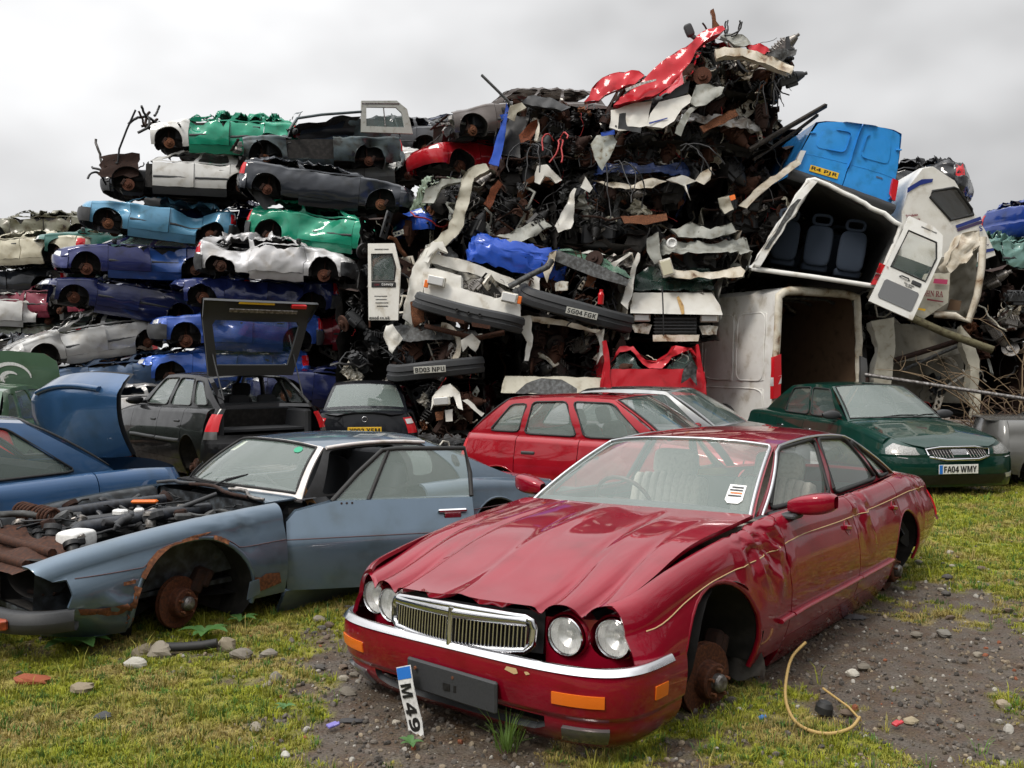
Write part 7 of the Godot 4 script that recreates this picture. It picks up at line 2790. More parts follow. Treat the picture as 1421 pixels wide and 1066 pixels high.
	torn(te, "pink_label", M.pinklabel, MB.q([7.23,3.04,7.45,3.02,7.44,2.94,7.21,2.96]), -16.62,0.1,0.0,0.0,0.0,402)
	torn(te, "red_rule", M.stripered, MB.q([7.11,2.7,7.38,2.65,7.37,2.63,7.11,2.67]), -16.62,0.1,0.0,0.0,0.0,403)
	torn(te, "yellow_label", M.yellowplate, MB.q([6.96,2.54,7.08,2.52,7.07,2.48,6.95,2.51]), -16.62,0.1,0.0,0.0,0.0,404)
	torn(te, "curled_panel", paint(0.66,0.62,0.54,2,0.0,0.2), MB.q([7.48,3.24,7.65,3.61,7.8,3.83,8.04,3.88,8.02,3.61,7.81,3.34,7.53,3.14]), -16.8,0.2,0.1,0.12,0.4,405)
	var fr := MB.new()
	fr.tube(MB.p([8.09,3.75,-16.7,8.02,3.22,-16.6,7.95,2.75,-16.6,7.81,2.31,-16.6,7.62,2.41,-16.7,7.3,2.44,-16.8]), 0.06,6)
	fr.commit("door_frame", paint(0.66,0.62,0.54,2,0.0,0.2), te, o)
	torn(te, "inner_lining", M.dirtylining, MB.q([7.52,3.43,8.3,3.68,8.19,2.41,7.53,2.46]), -17.3,0.0,0.0,0.1,0.4,406)
	torn(te, "brown_board", M.ply, MB.q([7.64,2.71,7.81,2.67,7.78,2.5,7.6,2.52]), -16.9,0.3,0.0,0.0,0.05,407)
	# --- the lower carcass, half open
	var lc := thing("cream_van_carcass", "dirty cream van carcass without doors beside the barrier rail", "van", Vector3(7.4,0,-17.4))
	o = lc.position
	torn(lc, "left_pillar", M.creampaint, MB.q([6.3,2.33,6.67,2.4,6.69,1.89,6.63,1.2,6.35,1.2,6.42,1.89]), -17.0,0.3,0.0,0.03,0.3,411)
	torn(lc, "roof_lining", M.dirtylining, MB.q([6.96,2.36,8.29,2.23,8.21,1.78,6.93,1.58]), -17.9,0.0,0.6,0.05,0.2,412)
	torn(lc, "far_wall", M.dirtylining, MB.q([7.16,1.65,7.97,1.92,8.65,1.78,8.68,0.83,7.17,0.83]), -18.6,0.0,0.0,0.05,0.2,413)
	torn(lc, "right_pillar", M.creampaint, MB.q([7.87,2.25,8.05,2.04,8.18,1.64,8.16,1.08,8.06,0.89,8.01,0.89,8.03,1.52,7.9,1.89]), -17.0,0.2,0.0,0.03,0.25,414)
	torn(lc, "bare_foot", M.creampaint, MB.q([7.97,1.15,8.07,1.08,8.03,0.71,7.9,0.65]), -16.7,0.2,0.0,0.06,0.1,415)
	for d in [[Vector3(6.8,2.38,-16.6), Vector3(7.35,2.11,-16.5), Vector3(8.08,1.81,-16.3), 0.07, M.mossbeam], [Vector3(6.77,1.64,-17.2), Vector3(7.53,1.87,-17.2), Vector3(8.02,2.03,-17.2), 0.05, M.darkrust], [Vector3(7.06,1.45,-17.6), Vector3(7.84,1.8,-17.6), Vector3(8.1,1.91,-17.6), 0.035, M.greyplastic]]:
		var mb := MB.new()
		mb.tube(PackedVector3Array([d[0], d[1], d[2]]), d[3], 5)
		mb.commit("roof_beam", d[4], lc, o)
	# --- cars beyond at the right
	var c := stack_car("far_right_blue_car", "deep blue crushed hatchback on the far pile at the right edge", "hatch", 1, Vector3(13.7,4.65,-21.5), 0.35,0.12, paint(0.014,0.045,0.24,1,0.25), {"seed": 91, "crush": 0.5, "cA": 0.03, "cB": 0.12}, {}, "crushed cars at the right edge")
	c = stack_car("far_right_black_car", "black crushed car on the skyline behind the striped white van", "hatch", -1, Vector3(6.6,5.0,-21.0), -0.5,-0.05, paint(0.014,0.014,0.016,1,0.2), {"seed": 92, "crush": 0.4, "cA": 0.07, "cB": 0.25}, {"skip": ["bonnet", "headlamp"], "junk": 2.0}, "crushed cars at the right edge")
	wires(c.node, "torn_hose", M.cable, Vector3(-0.3,1.0,-0.2), 0.8,6,0.03,921,-0.2)
	c = stack_car("far_right_teal_car", "pale teal crumpled wreck at the right edge under the blue car", "hatch", 1, Vector3(12.4,3.75,-21.0), 0.2,0.05, paint(0.16,0.3,0.27,1,0.1), {"seed": 93, "crush": 0.3, "cA": 0.12, "cB": 0.3, "cf": 2.4}, {"discs": false}, "crushed cars at the right edge")
	c = stack_car("far_right_rust_wreck", "burnt rusty wreck low at the right edge behind brambles", "hatch", 1, Vector3(12.2,2.6,-21.0), 0.1,0.02, M.darkrust, {"seed": 94, "crush": 0.3, "cA": 0.05, "cB": 0.2}, {}, "crushed cars at the right edge")
	c = stack_car("far_right_dark_wreck", "black wreck at ground level at the right edge behind brambles", "saloon", 1, Vector3(12.4,1.5,-21.2), 0.1,0.0, M.black, {"seed": 95, "crush": 0.3, "cA": 0.05, "cB": 0.2}, {}, "crushed cars at the right edge")
	c = stack_car("far_right_low_wreck", "dark flattened wreck at the foot of the right-hand pile", "saloon", 1, Vector3(12.4,0.5,-21.2), 0.1,0.0, M.under, {"seed": 96, "crush": 0.3, "cA": 0.05, "cB": 0.2}, {}, "crushed cars at the right edge")
# a sheet torn out of a body: outline in the upright plane at depth z0, tilted by gx, gy, buckled by bulge, edges folded back
func torn(n: Node3D, nm: String, m: Material, pl: PackedVector2Array, z0: float, gx: float, gy: float, bulge: float, rim: float, seed_: int) -> MeshInstance3D:
	var nz := FastNoiseLite.new()
	nz.seed = seed_
	nz.frequency = 1.0
	if Geometry2D.is_polygon_clockwise(pl):
		pl.reverse()
	if bulge > 0.025:
		var rg := PackedVector2Array()
		for i in pl.size():
			var a := pl[i]
			var b := pl[(i + 1) % pl.size()]
			var k: int = clampi(int(a.distance_to(b) / 0.11), 1,10)
			for j in k:
				var p := a.lerp(b, float(j) / k)
				var am := minf(bulge * 0.9,0.05) * (1.0 if j > 0 else 0.4)
				rg.append(p + Vector2(nz.get_noise_2d(p.x * 13.0, p.y * 13.0), nz.get_noise_2d(p.x * 13.0 + 50.0, p.y * 13.0)) * am)
		if not Geometry2D.triangulate_polygon(rg).is_empty():
			pl = rg
	var c := Vector2.ZERO
	for p in pl:
		c += p / pl.size()
	var f := func(x: float, y: float) -> Vector3:
		var b := bulge * (1.0 - 2.2 * absf(nz.get_noise_2d(x * 2.2, y * 2.2)) - 0.8 * absf(nz.get_noise_2d(x * 5.0 + 7.0, y * 5.0)))
		return Vector3(x + bulge * 0.3 * nz.get_noise_2d(x * 6.0, y * 6.0 + 3.0), y + bulge * 0.3 * nz.get_noise_2d(x * 6.0 + 9.0, y * 6.0), z0 + gx * (x - c.x) - gy * (y - c.y) + b)
	var mb := MB.new()
	mb.panel(pl, f, 0.09,0.09)
	if rim > 0.0:
		var rw: Array = [PackedVector3Array(), PackedVector3Array(), PackedVector3Array()]
		for i in pl.size():
			var a := pl[i]
			var b := pl[(i + 1) % pl.size()]
			var k: int = clampi(int(a.distance_to(b) / 0.12), 1,12)
			for j in k:
				var p := a.lerp(b, float(j) / k)
				var q: Vector3 = f.call(p.x, p.y)
				var iw := (c - p).normalized() * 0.03
				rw[0].append(q)
				rw[1].append(q + Vector3(iw.x * 0.4, iw.y * 0.4,-minf(rim, 0.05)))
				rw[2].append(q + Vector3(iw.x, iw.y, -rim * (0.8 + 0.4 * nz.get_noise_2d(p.x * 4.0, p.y * 4.0))))
		for k in 3:
			rw[k].append(rw[k][0])
		mb.grid(rw)
	return mb.commit(nm, m, n, n.position)

# ------------------------------------------------------------------ the heap of crushed fronts and torn vans in the middle
var JL: Array = []
func bare(mb: MB) -> ArrayMesh:
	var tmp := Node3D.new()
	var mi := mb.commit("piece", M.black, tmp)
	var me: ArrayMesh = mi.mesh
	tmp.free()
	return me
# a stock of torn pieces about a metre long, reused at many sizes
func junk_stock() -> void:
	var rng := RandomNumberGenerator.new()
	rng.seed = 900
	var nz := FastNoiseLite.new()
	nz.seed = 17
	nz.frequency = 1.0
	for k in 3:      # 0-2 crumpled torn sheets
		var mb := MB.new()
		var rows: Array = []
		for i in 11:
			var row := PackedVector3Array()
			for j in 9:
				var x := i / 10.0 - 0.5
				var y := (j / 8.0 - 0.5) * (0.7 - 0.25 * nz.get_noise_2d(x * 4.0, k * 3.0))
				var b := 0.34 * (0.5 - absf(nz.get_noise_3d(x * 2.2, y * 2.2, k * 5.0)) * 2.4) - 0.16 * absf(nz.get_noise_3d(x * 6.0, y * 6.0, k * 5.0))
				row.append(Vector3(x + 0.12 * nz.get_noise_3d(y * 5.0, k, 0), y, b))
			rows.append(row)
		mb.grid(rows)
		mb.flat()
		JL.append(bare(mb))
	# 3 pressing with lightening holes and turned edges
	var pmb := MB.new()
	var hol: Array = []
	for q in [Vector3(-0.27,0.02,0.08), Vector3(0.02,-0.03,0.1), Vector3(0.29,0.03,0.06)]:
		var cp := PackedVector2Array()
		for i in 12:
			cp.append(Vector2(q.x + cos(TAU * i / 12.0) * q.z, q.y + sin(TAU * i / 12.0) * q.z))
		hol.append(cp)
	var pf := func(x: float, y: float) -> Vector3: return Vector3(x, y, 0.14 * x * x + 0.06 * nz.get_noise_2d(x * 4.0, y * 4.0))
	for q in [[-0.5,-0.27], [-0.27,0.02], [0.02,0.29], [0.29,0.5]]:
		pmb.panel(MB.q([q[0], -0.2, q[1], -0.2, q[1], 0.18, q[0], 0.2]), pf, 0.1,0.1,0.0, hol)
	var eo := MB.q([-0.5,-0.2,0.5,-0.2,0.5,0.18,-0.5,0.2])
	var er: Array = [PackedVector3Array(), PackedVector3Array()]
	for i in 5:
		var a: Vector3 = pf.call(eo[i % 4].x, eo[i % 4].y)
		er[0].append(a)
		er[1].append(a + Vector3(0,0,-0.07))
	pmb.grid(er)
	JL.append(bare(pmb))
	# 4 wheel arch pressing
	pmb = MB.new()
	var ar: Array = []
	for q: Vector2 in [Vector2(0.5,0.0), Vector2(0.4,0.01), Vector2(0.36,-0.02), Vector2(0.36,-0.22), Vector2(0.3,-0.24)]:
		var row := PackedVector3Array()
		for i in 15:
			var an := PI * (0.02 + 0.96 * i / 14.0)
			row.append(Vector3(cos(an) * q.x, sin(an) * q.x - 0.2 + 0.04 * nz.get_noise_2d(i * 0.7, q.x * 3.0), q.y))
		ar.append(row)
	pmb.grid(ar)
	JL.append(bare(pmb))
	# 5 window frame loop with a pillar
	pmb = MB.new()
	pmb.tube(MB.p([-0.5,-0.22,0,-0.32,0.12,0.04,-0.1,0.22,0.02,0.36,0.2,-0.05,0.5,0.02,0,0.48,-0.22,0.05,0.1,-0.26,0.1]), 0.035,4, true, 0.6)
	pmb.tube(MB.p([0.08,0.21,-0.01,0.14,0.0,0.04,0.1,-0.26,0.1]), 0.04,4, false, 0.5)
	JL.append(bare(pmb))
	for k in 4:      # 6-9 bent channels
		var mb := MB.new()
		var pts := PackedVector3Array()
		for i in 7:
			var x := i / 6.0 - 0.5
			pts.append(Vector3(x, 0.14 * nz.get_noise_2d(x * 2.0, k * 7.0) * 2.0,0.12 * nz.get_noise_2d(x * 2.0, k * 7.0 + 50.0) * 2.0))
		mb.tube(pts, [0.045,0.07,0.03,0.055][k], 4, false, 0.5)
		JL.append(bare(mb))
	for k in 4:      # 10-13 loops of hose and wire
		var mb := MB.new()
		mb.tube(wander(rng, Vector3(-0.4,0,0), 1.7,14,0.15), [0.012,0.02,0.03,0.009][k], 5)
		JL.append(bare(mb))
	for k in 3:      # 14-16 engines and gearboxes
		var mb := MB.new()
		mb.box(Vector3(0,0,0), Vector3(0.62,0.34,0.34), Basis.IDENTITY, 0.04)
		mb.box(Vector3(-0.02,0.22,0.02), Vector3(0.56,0.12,0.2), Basis(Vector3.RIGHT, 0.2), 0.03)
		mb.box(Vector3(0.1,-0.22,0), Vector3(0.4,0.14,0.26), Basis.IDENTITY, 0.03)
		mb.lathe(Vector3(0.3,0.0,0.0), Vector3.RIGHT, MB.q([0.2,0.0,0.17,0.1,0.1,0.28,0.06,0.3,0.06,0.4,0,0.4]), 12)
		for q in [Vector3(-0.32,-0.06,0.06), Vector3(-0.32,0.12,-0.1), Vector3(-0.32,0.05,0.16)]:
			mb.lathe(q, Vector3.LEFT, MB.q([0.02,0,0.03,0.02,0.085,0.02,0.075,0.035,0.085,0.05,0.03,0.05,0,0.055]), 12)
		for i in 4:
			var x := -0.21 + i * 0.13
			mb.tube(MB.p([x, 0.2,0.1, x, 0.24,0.22 + 0.03 * k, x + 0.04,0.05,0.26]), 0.028,6)
		mb.tube(wander(rng, Vector3(0.1,0.2,0.2), 0.6,7,0.3), 0.025,5)
		mb.tube(wander(rng, Vector3(-0.2,0.1,0.25), 0.5,7,0.3), 0.015,5)
		JL.append(bare(mb))
	var md := MB.new()  # 17 hub and disc
	md.lathe(Vector3.ZERO, Vector3(0.2,0.1,1), MB.q([0,-0.1,0.42,-0.1,0.42,0.0,0.2,0.0,0.19,0.12,0.08,0.14,0.08,0.2,0,0.2]), 18)
	JL.append(bare(md))
	md = MB.new()       # 18 strut with spring
	var sp := PackedVector3Array()
	for i in 50:
		sp.append(Vector3(cos(i * 0.7) * 0.11,-0.25 + i * 0.009, sin(i * 0.7) * 0.11))
	md.tube(sp, 0.018,5)
	md.tube(MB.p([0,-0.5,0,0,0.5,0]), 0.04,7)
	JL.append(bare(md))
	md = MB.new()       # 19 ladder bracket
	for s: float in [-0.14,0.14]:
		md.tube(MB.p([-0.5, s, 0,0.0, s + 0.04,0.05,0.5, s * 0.6,0]), 0.03,4)
	for x: float in [-0.35,-0.1,0.15,0.38]:
		md.tube(MB.p([x, -0.15,0.02, x + 0.03,0.15,0.02]), 0.022,4)
	JL.append(bare(md))
const JN := ["torn_sheet", "torn_sheet", "torn_sheet", "holed_pressing", "arch_pressing", "window_loop", "bent_channel", "bent_channel", "bent_channel", "bent_channel", "hose", "wire", "hose", "wire", "engine", "engine", "engine", "brake_disc", "suspension_strut", "ladder_bracket"]
# strew pieces through a box (centre, half sizes)
func strew(n: Node3D, c: Vector3, h: Vector3, count: int, seed_: int, pal: Array, smin := 0.2, smax := 0.75) -> void:
	var rng := RandomNumberGenerator.new()
	rng.seed = seed_
	for i in count:
		var k := rng.randi_range(0, JL.size() - 1)
		var mi := MeshInstance3D.new()
		mi.name = JN[k]
		mi.mesh = JL[k]
		var m: Material = pal[rng.randi_range(0, pal.size() - 1)]
		if k >= 10 and k <= 13:
			m = M.redcable if rng.randf() < 0.12 else M.cable
		elif k >= 14 and k <= 19:
			m = [M.black, M.darkrust, M.brownrust, M.alloy, M.plastic, M.black][rng.randi_range(0,5)]
		mi.material_override = m
		var s := lerpf(smin, smax, pow(rng.randf(), 1.6))
		if k >= 3 and k <= 9:
			s *= 1.45
		if k >= 14 and k <= 16:
			s = maxf(s, smax * 0.8)
		if k == 17:
			s = 0.38
		mi.basis = Basis.from_euler(Vector3(rng.randf_range(-0.6,0.6), rng.randf_range(-1.2,1.2), rng.randf_range(-1.6,1.6))).scaled(Vector3(s, s, s))
		mi.position = c + Vector3(rng.randf_range(-h.x, h.x), rng.randf_range(-h.y, h.y), rng.randf_range(-h.z, h.z)) - n.position
		n.add_child(mi, true)
# a squashed body seen end-on: four buckled sheets running back from a four-cornered mouth
func carcass(nm: String, label: String, cat: String, q: Array, back: Vector3, skins: Array, seed_: int, am: float, junk: int, pal: Array) -> Node3D:
	var base: Vector3 = (q[0] + q[1]) * 0.5
	var n := thing(nm, label, cat, base, Vector3.ZERO, "crushed bodies of the heap")
	var nz := FastNoiseLite.new()
	nz.seed = seed_
	nz.frequency = 1.0
	var nms := ["floor", "side_panel", "roof", "side_panel"]
	for e in 4:
		if skins[e] == null:
			continue
		var a: Vector3 = q[e]
		var b: Vector3 = q[(e + 1) % 4]
		var nn := (b - a).cross(back).normalized()
		var mb := MB.new()
		var rows: Array = []
		for i in 12:
			var row := PackedVector3Array()
			for j in 14:
				var s := i / 11.0
				var t := j / 13.0
				var p := a.lerp(b, s) + back * t
				var f := 0.5 - 2.0 * absf(nz.get_noise_3d(p.x * 1.6, p.y * 1.6, p.z * 1.6)) + 0.7 * nz.get_noise_3d(p.x * 4.5, p.y * 4.5, p.z * 4.5)
				var ragged := 0.0
				if j == 0:
					ragged = 0.9 * nz.get_noise_3d(s * 9.0, e * 5.0,3.0)
				row.append(p + nn * f * am * 1.2 - back.normalized() * ragged * am * 2.2 + Vector3(0,-absf(nz.get_noise_2d(p.x * 2.5, p.z * 2.5 + e)) * am, 0))
			rows.append(row)
		mb.grid(rows)
		mb.commit(nms[e], skins[e], n, base)
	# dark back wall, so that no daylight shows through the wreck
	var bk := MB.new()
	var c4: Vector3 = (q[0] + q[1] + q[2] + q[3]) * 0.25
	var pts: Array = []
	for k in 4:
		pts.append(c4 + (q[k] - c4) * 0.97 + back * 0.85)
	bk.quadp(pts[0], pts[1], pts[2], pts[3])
	bk.commit("added_backing", M.under, n, base)
	var hx := absf(q[1].x - q[0].x) * 0.46
	var hy: float = absf((q[2].y + q[3].y - q[0].y - q[1].y) * 0.5) * 0.42
	strew(n, c4 + back * 0.06, Vector3(hx, hy, 0.22), int(junk * 1.5), seed_ * 3 + 1, pal, 0.16,0.62)
	return n
func black_bumper(n: Node3D, pts: PackedVector3Array, h: float, m: Material) -> void:
	var o := n.position
	# outline of the section: lip, face with a long groove, top ledge, back
	var sec := [Vector2(-1.0,-0.03), Vector2(-0.9,0.05), Vector2(-0.35,0.075), Vector2(-0.25,0.055), Vector2(0.05,0.055), Vector2(0.15,0.08), Vector2(0.75,0.07), Vector2(1.0,0.03), Vector2(1.0,-0.08), Vector2(-1.0,-0.08), Vector2(-1.0,-0.03)]
	var fine := PackedVector3Array()
	for i in pts.size() - 1:
		for k in 5:
			fine.append(pts[i].cubic_interpolate(pts[i + 1], pts[maxi(i - 1,0)], pts[mini(i + 2, pts.size() - 1)], k / 5.0))
	fine.append(pts[-1])
	var mb := MB.new()
	for k in sec.size() - 1:
		var rows: Array = []
		for q: Vector2 in [sec[k], sec[k + 1]]:
			var row := PackedVector3Array()
			for i in fine.size():
				var t := (fine[mini(i + 1, fine.size() - 1)] - fine[maxi(i - 1,0)]).normalized()
				var up := Vector3(-t.y, t.x, 0).normalized()
				var fw := t.cross(up).normalized()
				row.append(fine[i] + up * q.x * h + fw * q.y)
			rows.append(row)
		mb.grid(rows)
	mb.commit("front_bumper", m, n, o)
func lampbox(n: Node3D, c: Vector3, rt: Vector3, w: float, h: float, lens: Material = null) -> void:
	rt = rt.normalized()
	var up := Vector3(-rt.y, rt.x, 0).normalized()
	var b := Basis(rt, up, rt.cross(up))
	var mb := MB.new()
	mb.box(c, Vector3(w, h, 0.12), b, 0.015)
	var l := mb.commit("headlamp", M.whitejunk, n, n.position)
	mb = MB.new()
	mb.box(c + b * Vector3(-0.01,0,0.06), Vector3(w * 0.86, h * 0.8,0.03), b, 0.008)
	mb.commit("lamp_lens", lens if lens else M.reflector, l, n.position)
func heap() -> void:
	junk_stock()
	var W := paint(0.74,0.73,0.68,1,0.0,0.3)
	var WR := paint(0.68,0.64,0.56,2,0.0,0.2)
	var dark := [M.black, M.plastic, M.black, M.darkrust, M.brownrust, M.greyplastic, M.whitejunk, M.palegrey, M.alloy, M.rust, WR, M.creampaint]
	var mixd := [M.black, M.plastic, M.rust, M.darkrust, M.whitejunk, M.alloy, WR, M.brownrust, M.greyplastic, M.palegrey, M.orangerust]
	var back := Vector3(-0.2,0.0,-3.0)
	var n: Node3D
	# --- white van front, rear door beside it
	n = carcass("crushed_white_van", "white van with both square headlamps, bonnet gone, back door out at its left", "van", [Vector3(-1.51,2.6,-16.2), Vector3(0.14,2.21,-16.00), Vector3(0.14,2.87,-16.2), Vector3(-1.45,3.62,-16.5)], back, [M.under, W, null, W], 201,0.07,10, dark)
	torn(n, "front_panel", W, MB.q([-1.48,3.16,-1.26,3.16,-0.84,3.04,-0.84,2.83,-0.24,2.66,-0.05,2.73,0.14,2.69,0.14,2.35,-0.24,2.4,-0.84,2.54,-1.45,2.69]), -16.02,0.0,0.15,0.02,0.25,202)
	torn(n, "bonnet_slam_edge", W, MB.q([-1.42,3.37,-1.33,3.44,-0.73,3.3,0.05,2.99,0.14,2.87,0.09,2.82,-0.61,3.08,-1.38,3.27]), -16.3,0.0,0.0,0.03,0.3,203)
	torn(n, "engine_bay_wall", W, MB.q([-1.37,3.3,-0.13,2.98,-0.13,2.63,-0.92,2.76]), -16.75,0.0,0.0,0.02,0.1,204)
	lampbox(n, Vector3(-1.24,2.94,-15.94), Vector3(1,-0.22,0), 0.3,0.17)
	lampbox(n, Vector3(-0.04,2.66,-15.86), Vector3(1,-0.22,0), 0.27,0.17)
	black_bumper(n, MB.p([-1.57,2.65,-16.2,-1.39,2.58,-15.86,-0.71,2.39,-15.72,-0.12,2.27,-15.74,0.14,2.21,-16.00]), 0.14, M.plastic)
	for d in [Vector3(-0.89,2.45,-15.62), Vector3(-0.7,2.4,-15.6), Vector3(-0.52,2.37,-15.62)]:
		var mb := MB.new()
		mb.lathe(d, Vector3(0,0,1), MB.q([0.03,-0.04,0.03,0.01,0.022,0.012,0,-0.01]), 10)
		mb.commit("bolt_hole", M.black, n, n.position)
	for q in [MB.q([-1.07,2.36,-0.77,2.28,-0.77,2.22,-1.05,2.29]), MB.q([-0.65,2.25,-0.35,2.2,-0.35,2.14,-0.64,2.18])]:
		torn(n, "bumper_slot", M.brownrust, q, -15.6,0.0,0.0,0.0,0.02,210)
	for q in [[Vector3(-1.4,2.89,-15.9), 0.05], [Vector3(0.12,2.62,-15.85), 0.05]]:
		var mb := MB.new()
		mb.box(q[0], Vector3(0.07,0.13,0.06), Basis(Vector3.BACK, -0.2), 0.01)
		mb.commit("indicator", M.amber, n, n.position)
	torn(n, "left_cab_side", W, MB.q([-1.88,2.37,-1.76,2.86,-1.68,3.2,-1.46,3.53,-1.32,3.63,-1.2,3.56,-1.34,3.34,-1.49,2.86,-1.54,2.55,-1.69,2.23]), -16.4,0.5,0.0,0.05,0.5,205)
	torn(n, "folded_pillar", W, MB.q([-1.5,3.3,-1.33,3.59,-1.16,3.61,-1.06,3.42,-1.23,3.49,-1.4,3.25]), -16.15,0.2,0.0,0.06,0.2,206)
	torn(n, "curved_wing_lining", M.greyplastic, MB.q([-1.21,3.56,-1.05,3.61,-0.92,3.41,-0.87,3.19,-1.11,3.32]), -16.7,0.0,0.3,0.08,0.25,207)
	strew(n, Vector3(-0.67,2.85,-16.3), Vector3(0.55,0.12,0.15), 16,208, [M.black, M.alloy, M.plastic, M.whitejunk], 0.12,0.4)
	torn(n, "rusty_footwell", M.rust, MB.q([-1.7,2.61,-1.53,2.67,-1.46,2.31,-1.64,2.19]), -16.3,0.3,0.0,0.08,0.3,209)
	var mb2 := MB.new()
	mb2.tube(MB.p([-1.44,2.21,-16.1,-0.96,2.09,-16.00,-0.6,2.00,-16.00,-0.13,2.1,-16.1]), 0.05,6)
	mb2.commit("chassis_rail", M.brownrust, n, n.position)
	# its door
	var dr := leaf("back_door", n, Vector3(-2.13,2.95,-16.2), Vector3(1,-0.01,0.15), Vector3(0.01,1,0), MB.q([-0.27,-0.64,0.24,-0.64,0.27,0.22,0.16,0.64,-0.29,0.64]), MB.q([-0.21,0.02,0.17,0.02,0.19,0.24,0.13,0.46,-0.22,0.46]), W)
	mb2 = MB.new()
	mb2.box(Vector3(-0.01,-0.05,0.008), Vector3(0.42,0.085,0.012), Basis.IDENTITY, 0.005)
	mb2.commit("name_strip", M.black, dr)
	letters("Convoy", dr, Vector3(0.06,-0.05,0.016), Vector3.RIGHT, Vector3.UP, 0.055,0.2, M.whitepaint)
	letters("LDV", dr, Vector3(-0.12,-0.05,0.016), Vector3.RIGHT, Vector3.UP, 0.03,0.08, M.stripered)
	letters("wood.co.uk", dr, Vector3(-0.08,-0.6,0.004), Vector3.RIGHT, Vector3.UP, 0.06,0.36, M.letter)
	for k in 4:
		mb2 = MB.new()
		mb2.box(Vector3(-0.06 + 0.01 * k, -0.24 - k * 0.055,0.0), Vector3(0.22 - 0.03 * (k % 2), 0.012,0.006))
		mb2.commit("printed_line", M.greyplastic, dr)
	letters("EMERGENCY DOOR", dr, Vector3(-0.05,0.54,-0.004), Vector3.RIGHT, Vector3.UP, 0.02,0.24, M.greyplastic)
	# --- the front with plate SG04 FGK
	n = carcass("black_bumpered_van_front", "crushed van front with black bumper and plate SG04 FGK", "van", [Vector3(0.09,2.51,-16.3), Vector3(1.94,2.15,-16.2), Vector3(2.1,3.45,-16.5), Vector3(0.71,3.55,-16.6)], back, [M.under, WR, W, W], 211,0.08,34, dark)
	black_bumper(n, MB.p([0.14,2.83,-16.3,0.28,2.69,-16.00,1.05,2.46,-15.85,1.65,2.3,-15.9,1.96,2.24,-16.15]), 0.15, M.greybumper)
	plate(n, Vector3(1.13,2.4,-15.72) - n.position, Vector3(1,-0.23,0), Vector3(0.2,1,0), "SG04 FGK", M.dullplate)
	torn(n, "scuttle_strip", M.greyplastic, MB.q([0.67,3.45,0.79,3.48,1.44,3.24,1.95,2.97,1.9,2.87,1.32,3.04,0.69,3.31]), -16.2,0.0,0.3,0.02,0.2,212)
	torn(n, "crazed_windscreen", M.crazed, MB.q([0.68,3.54,0.98,3.56,1.59,3.36,1.91,3.14,1.99,3.00,1.47,3.24,0.81,3.46]), -16.5,0.0,0.9,0.05,0.05,213)
	torn(n, "left_wing", W, MB.q([0.09,2.91,0.24,3.19,0.45,3.39,0.5,3.19,0.45,2.8,0.3,2.8]), -16.4,0.4,0.0,0.06,0.4,214)
	torn(n, "right_pillar", W, MB.q([1.83,2.61,1.95,2.97,2.1,3.45,2.14,3.43,2.03,2.85,1.95,2.49]), -16.3,0.2,0.0,0.04,0.2,215)
	torn(n, "hinge_panel", WR, MB.q([0.5,3.11,0.62,3.42,0.74,3.47,0.69,3.2,0.59,2.94]), -16.2,0.2,0.0,0.06,0.2,216)
	torn(n, "wire_torn_flap", W, MB.q([1.63,3.25,1.94,3.42,1.99,3.42,1.7,3.18]), -16.1,0.0,0.0,0.04,0.1,217)
	mb2 = MB.new()
	mb2.tube(MB.p([-0.05,2.85,-16.00,0.3,3.04,-16.00,0.59,3.18,-16.00,0.66,3.29,-16.1]), 0.05,5)
	mb2.commit("bent_wiper_arm", M.greyplastic, n, n.position)
	mb2 = MB.new()
	mb2.lathe(Vector3(1.45,2.58,-15.9), Vector3(0.05,1,0.1), MB.q([0.05,-0.02,0.05,0.14,0.03,0.18,0.03,0.22,0,0.22]), 10)
	mb2.commit("red_bottle", M.redlamp, n, n.position)
	torn(n, "washer_bottle", M.whitejunk, MB.q([0.71,2.93,0.93,2.95,0.91,2.79,0.73,2.79]), -16.15,0.0,0.0,0.05,0.12,218)
	# --- white van nose, whole
	n = carcass("white_van_nose", "white van nose with flat bonnet and wide black grille, rust stain on it", "van", [Vector3(1.99,2.01,-16.6), Vector3(3.57,1.99,-16.6), Vector3(3.63,3.15,-16.9), Vector3(2.07,3.15,-16.9)], back, [M.under, W, null, W], 221,0.05,8, dark)
	torn(n, "bonnet", paint(0.56,0.55,0.51,1,0.0,0.6), MB.q([1.99,2.43,2.00,2.57,2.08,2.8,3.42,2.8,3.52,2.57,3.53,2.4]), -16.45,0.0,0.9,0.012,0.15,222)
	torn(n, "rust_stain", M.stain, MB.q([2.8,2.71,2.84,2.74,2.9,2.57,2.89,2.42,2.84,2.41,2.82,2.57]), -16.4,0.0,0.88,0.006,0.0,223)
	torn(n, "grille", M.black, MB.q([2.42,2.38,3.13,2.38,3.13,2.08,2.42,2.08]), -16.45,0.0,0.0,0.01,0.1,224)
	for k in 5:
		mb2 = MB.new()
		mb2.box(Vector3(2.75,2.37,-16.38) + Vector3(0,-0.03 - 0.055 * k, 0), Vector3(0.72,0.014,0.02))
		mb2.commit("grille_bar", M.plastic, n, n.position)
	lampbox(n, Vector3(2.2,2.36,-16.45), Vector3(1,0,0), 0.28,0.13)
	lampbox(n, Vector3(3.34,2.35,-16.45), Vector3(1,0,0), 0.3,0.13)
	torn(n, "lower_panel", WR, MB.q([2.37,2.07,3.16,2.07,3.14,1.96,2.38,1.96]), -16.35,0.0,0.0,0.02,0.15,225)
	torn(n, "crazed_screen", M.crazed2, MB.q([2.11,2.84,2.14,3.11,2.36,3.26,3.42,3.24,3.48,2.84]), -16.75,0.0,0.5,0.06,0.05,226)
